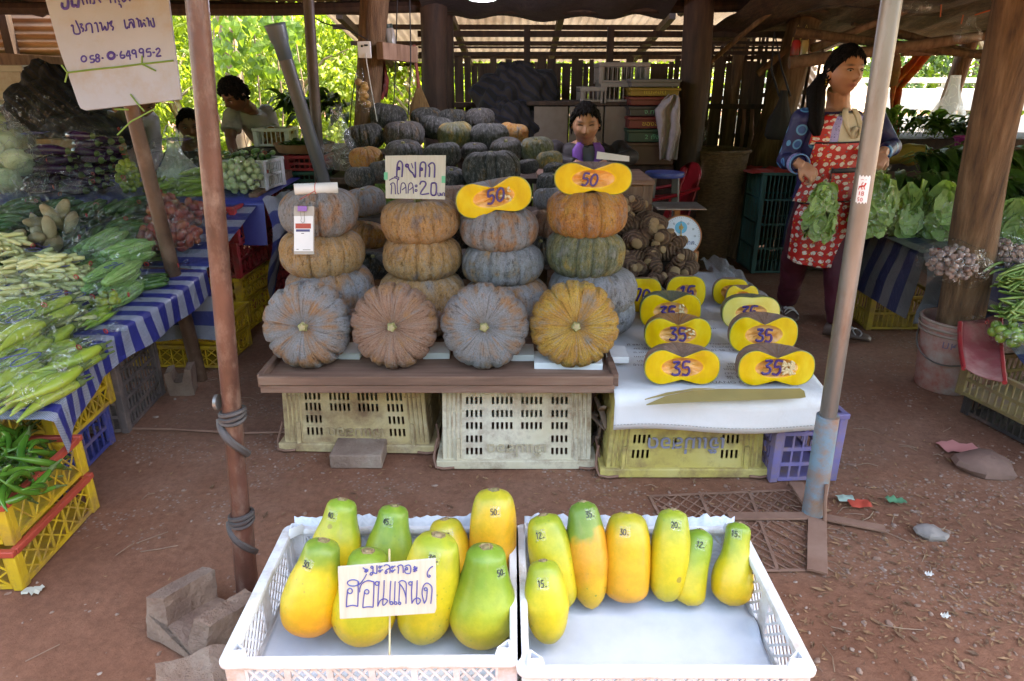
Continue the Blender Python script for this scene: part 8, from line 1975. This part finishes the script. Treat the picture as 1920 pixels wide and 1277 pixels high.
z = at(1222,312,5.2).z; p = at(1222,200,5.2); tops = [at(1222,y_,5.2).z for y_ in (265,240,217,197,180,163,147)]
z0 = 0
mb = MB(); mb.box((p.x, 5.34, tops[0]/2-.08), (.36,.40,tops[0]-.16)); tag(mb.build('wooden_box', DARKW, world=True, bevel=.004), 'dark wooden box under the coloured crates beside the white sack', 'box')
zb = tops[0]-.16
for k, (nm, c_) in enumerate(cols):
    zt2 = tops[k]; lb = 'closed %s plastic crate, %s from the bottom of the stack by the red chairs' % (('brown','dark green','red','dark','bright red','yellow','grey')[k], ORD[k])
    t2 = thing('stacked_crate', lb, 'crate', (p.x, 5.30, zb), 'coloured crates stacked by the red chairs'); mt = flat('stack_'+nm, c_, .5); hh = zt2-zb-.004
    mb = MB(); mb.box((0,0,hh/2), (.34,.36,hh)); mb.build('side_wall', mt, t2, bevel=.006); mb = MB(); mb.box((0,0,hh-.012), (.36,.38,.020)); mb.build('rim', mt, t2, bevel=.004)
    if k in (1,2,3,5): vs, fs = text_mesh({1:'2 ถัง',2:'ของสด',3:'จ.ทอง',5:'แม่สอด'}[k], .055, 0); mb = MB(); mb.add([Vector((v.x, -.1835, hh*.25+v.y*.8)) for v in vs], fs); mb.build('lettering', LETGR if k in (1,3) else LETY, t2, smooth=0)
    zb = zt2
# red plastic chairs
def chair(label, loc, rz):
    t = thing('plastic_chair', label, 'chair', loc, 'red plastic chairs', (0,0,rz)); CR = flat('red_chair', (.30,.012,.02), .35)
    mb = MB(); mb.grid(lambda u, v: Vector(((u-.5)*.42, (v-.5)*.40, .43-.02*math.sin(u*PI)*math.sin(v*PI))), 8, 8); mb.build('seat', CR, t, smooth=180, solid=.012)
    mb = MB(); mb.grid(lambda u, v: Vector(((u-.5)*(.42-.08*v), .19+.10*v+.03*(1-(2*u-1)**2), .43+.42*v-.06*v*(2*u-1)**2)), 12, 10); mb.build('backrest', CR, t, smooth=180, solid=.012)
    for s in (-1, 1):
        mb = MB(); mb.tube([Vector((s*.22,.26,.70)), Vector((s*.24,.1,.665)), Vector((s*.24,-.12,.65)), Vector((s*.225,-.19,.60)), Vector((s*.21,-.20,.43))], .018, 8, flat=.7); mb.build('armrest', CR, t)
        for y in (-.18,.18): mb = MB(); mb.tube([Vector((s*.19,y,.43)), Vector((s*.23,y*1.25,0))], [.022,.018], 8); mb.build('leg', CR, t)
    return t
chair('red plastic armchair turned away right of the man', (at(1190,300,4.9).x, 4.75, 0), R_(-100)); chair('second red plastic armchair just behind the first', (at(1222,300,5.0).x, 4.95, 0), R_(-80))
# blue topped stool
t = thing('stool', 'grey plastic stool with a round blue top right of the desk', 'stool', (at(1246,330,4.6).x, 4.6, 0)); zt = at(1246,322,4.6).z
mb = MB(); mb.lathe((0,0,zt-.03), [(0,0),(.125,0),(.13,.012),(.125,.028),(0,.03)], 28); mb.build('seat', flat('blue_seat', (.05,.08,.33), .4), t)
for a in range(4): ca, sa = math.cos(a*PI/2+.6), math.sin(a*PI/2+.6); mb = MB(); mb.bar((.10*ca,.10*sa,zt-.03), (.17*ca,.17*sa,0), .05, .014, up=(-sa,ca,0)); mb.build('leg', flat('grey_stool', (.22,.2,.19), .5), t)
# woven basket
t = thing('woven_basket', 'tall dark woven bamboo basket by the leaning post', 'basket', (at(1335,390,5.4).x, 5.4, 0)); zt = at(1335,284,5.3).z
BSK = surf('woven_bamboo', (.13,.075,.035), (.06,.032,.018), 30, .85, .8, 60, c3=(.2,.12,.06), stretch=(1,1,3), bd=.01); mb = MB(); rs = []
for j in range(30):
    f = j/29; r = .13+.10*f**.8; rs.append([Vector(((r+.004*math.sin(a*PI+j*PI))*math.cos(2*PI*a/64), (r+.004*math.sin(a*PI+j*PI))*math.sin(2*PI*a/64), f*zt)) for a in range(64)])
mb.rings(rs, False); mb.build('wall', BSK, t, smooth=0, solid=.008)
mb = MB(); mb.tube([Vector((.235*math.cos(a*PI/16), .235*math.sin(a*PI/16), zt)) for a in range(33)], .014, 8); mb.build('rim', BSK, t); mb = MB(); mb.lathe((0,0,.004), [(0,0),(.13,0),(.13,.006),(0,.006)], 24); mb.build('base', BSK, t)
# things hanging from the posts
t = thing('socket_box', 'white electric socket box with a plug on the brown wooden post', 'socket', at(684,100,4.55)); m_ = mpp(684,95,4.55)
mb = MB(); mb.box((0,0,.02), (24*m_,.03,29*m_)); mb.build('case', flat('socket_white', (.62,.60,.58), .4), t, bevel=.003)
mb = MB(); mb.box((-.012,-.016,.04), (.012,.004,.012)); mb.box((.014,-.016,.045), (.022,.004,.010)); mb.build('outlet', BLACK, t)
mb = MB(); mb.tube([Vector((.01,-.02,0)), Vector((.015,-.035,-.06)), Vector((.03,-.02,-.22)), Vector((.05,-.01,-.40))], .0035, 6); mb.build('cord', flat('cord_white', (.5,.48,.45), .5), t)
mb = MB(); a, b = at(712,95,4.55), at(778,103,4.9); mb.bar(a, b, .05, .10); tag(mb.build('cross_beam', WOOD, world=True, bevel=.004), 'short wooden cross beam between the two thick posts', 'beam')
carrier('plastic_bag', 'clear bag of brownish fruit hanging low on the brown wooden post', at(680,212,4.5), .15, .26, .10, BAG, k=21, handles=False)
c = at(680,205,4.5)
for i in range(9): 
    o = put('orange_fruit', None, c+Vector((rnd.uniform(-.035,.035), rnd.uniform(-.02,.02), .03+.016*i)), (rnd.random()*6,0,0), .9); tag(o, 'brownish fruit inside the clear bag on the wooden post', 'fruit', 'fruit in the hanging bag')
carrier('plastic_bag', 'big clear plastic bag slumped left of the dark pumpkin heap', at(640,318,4.2), .24, .36, .16, BAGM, k=25, handles=False)
t = thing('glass_jar', 'small jar with a dark lid hanging by the brown post', 'jar', at(734,84,4.8)); m_ = mpp(734,70,4.8)
mb = MB(); mb.lathe((0,0,0), [(0,0),(10*m_,0),(10.5*m_,4*m_),(10.5*m_,26*m_),(9*m_,28*m_),(0,28*m_)], 20); mb.build('body', flat('jar_label', (.36,.33,.30), .25), t); mb = MB(); mb.lathe((0,0,28.2*m_), [(0,0),(10*m_,0),(10*m_,7*m_),(0,7*m_)], 20); mb.build('lid', flat('dark_green_lid', (.04,.06,.05), .5), t); t.rotation_euler = (0,R_(-10),0)
mb = MB(); mb.box((0,-.0,12*m_), (0.001,.001,.001)); 
t = thing('broom', 'straw broom hanging head down by the thick dark post', 'broom', at(788,224,5.15)); BR = surf('broom_straw', (.20,.11,.04), (.11,.06,.025), 6, .9, .8, 40, stretch=(14,14,1), c3=(.28,.17,.07)); m_ = mpp(788,180,5.15)
mb = MB(); rs = []
for f, r in ((0,20),(.15,21),(.4,18),(.7,10),(.9,5),(1.0,4)): rs.append([Vector((r*m_*math.cos(2*PI*a/24)*(1+.12*nz((a,f*9,3))), r*m_*.35*math.sin(2*PI*a/24), f*62*m_+(.012*nz((a*1.7,0,1)) if f == 0 else 0))) for a in range(24)])
mb.rings(rs); mb.build('bristles', BR, t, smooth=60); mb = MB(); mb.tube([Vector((0,0,56*m_)), Vector((-.02,0,130*m_))], .012, 8); mb.build('handle', flat('red_handle', (.26,.04,.025), .5), t)
t = carrier('black_bag', 'black shoulder bag hanging on the big leaning post', at(1458,262,5.2), .20, .34, .10, BLACK, k=31, handles=False)
mb = MB(); b_ = t.location; mb.tube([b_+Vector((-.03,0,.30)), at(1446,130,5.25), at(1452,60,5.3), at(1466,130,5.25), b_+Vector((.05,0,.30))], .012, 6, flat=.5); mb.build('strap', BLACK, t, True)
carrier('plastic_bag', 'white plastic bag tied to the slim leaning post above the greens', at(1766,262,5.9), .30, .50, .16, BAGW, k=35, handles=False)
carrier('plastic_bag', 'yellowish clear bag hanging behind the woven basket', at(1302,272,5.7), .17, .30, .10, BAGM, k=37, handles=False)
carrier('plastic_bag', 'clear plastic bag knotted up under the logs at upper right', at(1812,80,4.9), .18, .15, .12, BAGM, k=38, handles=False)
carrier('plastic_bag', 'stuffed clear plastic bag under the logs above the steel pole', at(1712,24,4.9), .20, .13, .14, BAGM, k=39, handles=False)
for px_, lb, c_ in ((1488,'red lidded jar hanging in a wire loop by the leaning post',(.40,.03,.03)),(1503,'yellowish jar hanging in a wire loop by the leaning post',(.45,.33,.14))):
    t = thing('hanging_jar', lb, 'jar', at(px_,115,5.35)); mb = MB(); mb.lathe((0,0,0), [(0,0),(.030,0),(.033,.02),(.033,.12),(.025,.14),(0,.14)], 18); mb.build('body', flat('jar_%d' % px_, c_, .25), t); mb = MB(); mb.tube([Vector((-.034,0,.10)), Vector((-.02,0,.19)), Vector((0,0,.24)), Vector((.02,0,.19)), Vector((.034,0,.10))], .003, 5); mb.build('wire_loop', flat('yellow_wire', (.5,.33,.08), .4), t)
def hang_cloth(label, pts, w0, mat, k, name='hanging_cloth', Y=5.6):
    mb = MB(); q = [at(x, y, Y) for x, y in pts]; n = len(q)-1
    def fn(u, v):
        f = v*n; i = min(n-1, int(f)); c = q[i]+(q[i+1]-q[i])*(f-i); w_ = w0[i]+(w0[i+1]-w0[i])*(f-i); w_ *= mpp(1700,200,Y)
        return c+Vector(((u-.5)*w_, .03*math.sin(u*11+v*5)+.02*nz((u*5,v*7,k)), .02*nz((u*6,v*5,k+3))))
    mb.grid(fn, 16, 30); return tag(mb.build(name, mat, world=True, smooth=180, solid=.003), label, 'cloth')
hang_cloth('orange red patterned cloth hanging down behind the steel pole', [(1735,95),(1708,130),(1682,165),(1678,205),(1672,262)], [26,30,24,20,26], surf('orange_print', (.50,.09,.02), (.30,.03,.02), 18, .7, .3, 20, c3=(.50,.26,.05)), 3)
hang_cloth('tan cloth hanging under the logs right of the woman', [(1668,95),(1672,130),(1675,163)], [26,40,42], surf('tan_cloth', (.30,.18,.085), (.2,.11,.05), 4, .8, .3), 6)
hang_cloth('pinkish sack cloth hanging on the screen behind the leaning post', [(1398,200),(1400,260),(1395,310)], [26,30,24], surf('pink_sack', (.36,.2,.19), (.25,.14,.13), 6, .8, .4), 8, Y=6.0)
hang_cloth('red and black jacket hanging left of the broom', [(716,115),(718,150),(716,185)], [14,20,18], surf('red_black', (.28,.04,.03), (.02,.015,.015), 14, .8, .3), 12, Y=4.9)
hang_cloth('tall pinkish white crumpled sack hanging beside the red chairs', [(1262,178),(1252,205),(1256,250),(1252,300)], [16,46,44,34], surf('hung_sack', (.34,.29,.31), (.25,.21,.23), 4, .7, .6, 12, bd=.03), 14, Y=5.0, name='hanging_sack')
STRO = flat('orange_string', (.5,.10,.03), .6)
for k, pl in enumerate((((1860,2),(1905,-8)), ((1828,28),(1920,0)), ((1865,140),(1866,180),(1852,215)), ((1765,5),(1763,32)), ((1806,28),(1802,45)))):
    mb = MB(); mb.tube([at(x, y, 4.7+.1*k) for x, y in pl], .004, 5); tag(mb.build('orange_string', STRO, world=True), ('orange string tied at the top of the log post','orange string stretched under the logs at upper right','thin orange string dangling beside the log post','orange string hanging above the tan cloth','orange string knotted on the clear bag')[k], 'string')
t = thing('wall_clock_frame', 'dark tilted picture frame hanging beside the log post', 'frame', at(1862,125,4.6))
t.name = 'hung_picture'
q = [at(1840,120,4.6), at(1880,32,4.6), at(1898,40,4.6), at(1880,128,4.6)]
for k in range(4): mb = MB(); mb.bar(q[k], q[(k+1) % 4], .025, .025); mb.build('frame_bar', DARKW, t, True)
# oddments around the right aisle
for px_, py_, w_, lb, kd, n in ((1432,440,60,'bag of green vegetables on the ground left of the woman','cucumber',7),(1420,462,70,'bag of brown roots on the ground left of the woman','tuber',6)):
    p = gz(px_, py_, .02); m_ = mpp(px_, py_, p.y); veg_bag(lb, kd, n, w_*m_, w_*m_*.7, w_*m_*.4, p, (0,0,.4), group='bags on the ground behind the taro', seed=px_, sc=.8)
lattice_crate('plastic_crate', 'dark teal crate behind the woman', (at(1450,400,5.3).x+.02, 5.3, .0), .40, .36, at(1450,325,5.12).z, flat('teal_plastic', (.03,.10,.10), .5), tri=False, bands=4, cell=.03)
mb = MB(); p = at(1450,322,5.3); mb.grid(lambda u, v: Vector((p.x-.25+.5*u, 5.12+.36*v, p.z+.015+.03*nz((u*6,v*6,1)))), 16, 12); tag(mb.build('red_cloth', flat('red_cloth', (.40,.03,.02), .7), world=True, smooth=180), 'red cloth spread on the teal crate behind the woman', 'cloth')
p = at(1700,290,5.0); mb = MB(); mb.ell((0,0,0), (.16,.09,.07), 24, 14, None, lambda q, a, l: q*(1+.35*nz(q, 14, 3))); o = mb.build('yellow_bag', surf('mustard_bag', (.42,.28,.05), (.30,.19,.03), 8, .35, .5, 14, bd=.02), smooth=180); o.location = p; tag(o, 'crumpled mustard yellow bag behind the left hand of the woman', 'bag')
bunch('pile of feathery mid green leaves behind the mustard bag', at(1710,258,5.3), 60, .26, .16, (0,-.6,.5), MIDG, 81); bunch('broad bright leaves standing by the orange cloth', at(1662,262,5.5), 16, .34, .04, (.05,-.2,1), LETT, 83); bunch('pile of dark greens below the hanging white bag', at(1775,268,5.4), 60, .30, .18, (0,-.7,.4), DARKG, 85)
mb = MB(); mb.box((3.3, 5.55, .50), (2.0, .7, .99)); tag(mb.build('wooden_counter', DARKW, world=True, bevel=.004), 'dark counter carrying the greens at the back of the right stall', 'counter')
# behind the left pole: boxes, round tray, far crate
t = thing('round_tray', 'round bamboo winnowing tray of dark greens beside the leaning pipe', 'tray', at(572,282,4.8)); mb = MB(); mb.lathe((0,0,0), [(0,0),(.17,0),(.20,.05),(.205,.05),(.175,-.006),(0,-.006)], 32); mb.build('tray', surf('tray_bamboo', (.30,.17,.08), (.2,.1,.05), 10, .8, .4), t)
mb = MB(); rg = random.Random(5)
for i in range(90): leafq(mb, Vector((rg.uniform(-.12,.12), rg.uniform(-.12,.12), .02+rg.random()*.03)), Vector((rg.uniform(-1,1), rg.uniform(-1,1), .3)), Vector((0,0,1)), .07, rg)
g = mb.build('herb_heap', DARKG, smooth=60); tag(g, 'heap of dark herbs on the round bamboo tray', 'herbs'); g.location = t.location+Vector((0,0,.005))
for k, (c_, py0, py1, lb) in enumerate(((GRYC,400,352,'dark box at the bottom of the small stack by the iron pole'),(flat('green_box', (.015,.09,.07), .5),350,320,'dark green crate in the small stack by the iron pole'),(RED,318,290,'red crate on top of the small stack by the iron pole'))):
    p = at(580, py0, 4.75); q = at(580, py1, 4.75); zb = 0 if k == 0 else p.z; lattice_crate('plastic_crate', lb, (p.x, 4.8, zb), .26, .30, q.z-zb, c_, tri=False, bands=2, cell=.03, group='small stack by the iron pole')
lattice_crate('plastic_crate', 'small white crate of yellow fruit beside the boy', (at(520,272,5.1).x, 5.1, at(520,275,5.0).z), .25, .22, .12, WC, tri=False, cell=.03)
c = at(520,250,5.1)
for i in range(26):
    o = put('orange_fruit', None, c+Vector((rnd.uniform(-.10,.10), rnd.uniform(-.08,.08), rnd.uniform(-.06,.03))), (rnd.random()*6,0,0), 1.0); tag(o, 'yellow brown fruit heaped in the small white crate beside the boy', 'fruit', 'fruit in the small white crate')
mb = MB(); p = at(520,275,5.0); mb.box((p.x+.1, 5.15, p.z/2-.004), (.70,.50,p.z-.01)); tag(mb.build('display_table', DARKW, world=True, bevel=.004), 'dark bench carrying the small white crate beside the boy', 'bench')
bunch('heap of dark greens behind the round tray', at(600,225,5.2), 70, .34, .2, (-.1,-.8,.3), DARKG, 91)
# electric wires
for k, pl in enumerate((((560,8),(600,40),(650,55),(690,75)), ((768,0),(770,120),(764,240)), ((745,-10),(742,110),(738,205)), ((690,85),(672,120),(660,190),(655,250)), ((1490,25),(1560,10),(1640,18)))):
    mb = MB(); mb.tube([at(x, y, 4.5+.12*k) for x, y in smooth_pl(list(pl))], .004, 5); tag(mb.build('wire', BLACK, world=True), ('thin dark wire from the iron pole to the socket box','dark rope hanging straight beside the thick dark post','thin rope hanging between the two posts','thin wire looping down from the socket box','thin wire looping under the thatch')[k], 'wire')
t = thing('note_card', 'small white paper note propped on the desk beside the cut pumpkin', 'paper', (at(1158,292,3.95).x, 3.95, DESKZ+.004))
a = at(1158,293,3.95); mb = MB(); mb.poly([at(1120,284,3.9), at(1180,293,3.95), at(1180,303,3.95), at(1118,298,3.9)][::-1], (0,.002,0)); mb.build('paper', bpy.data.materials['white_paper'], t, True, smooth=0)
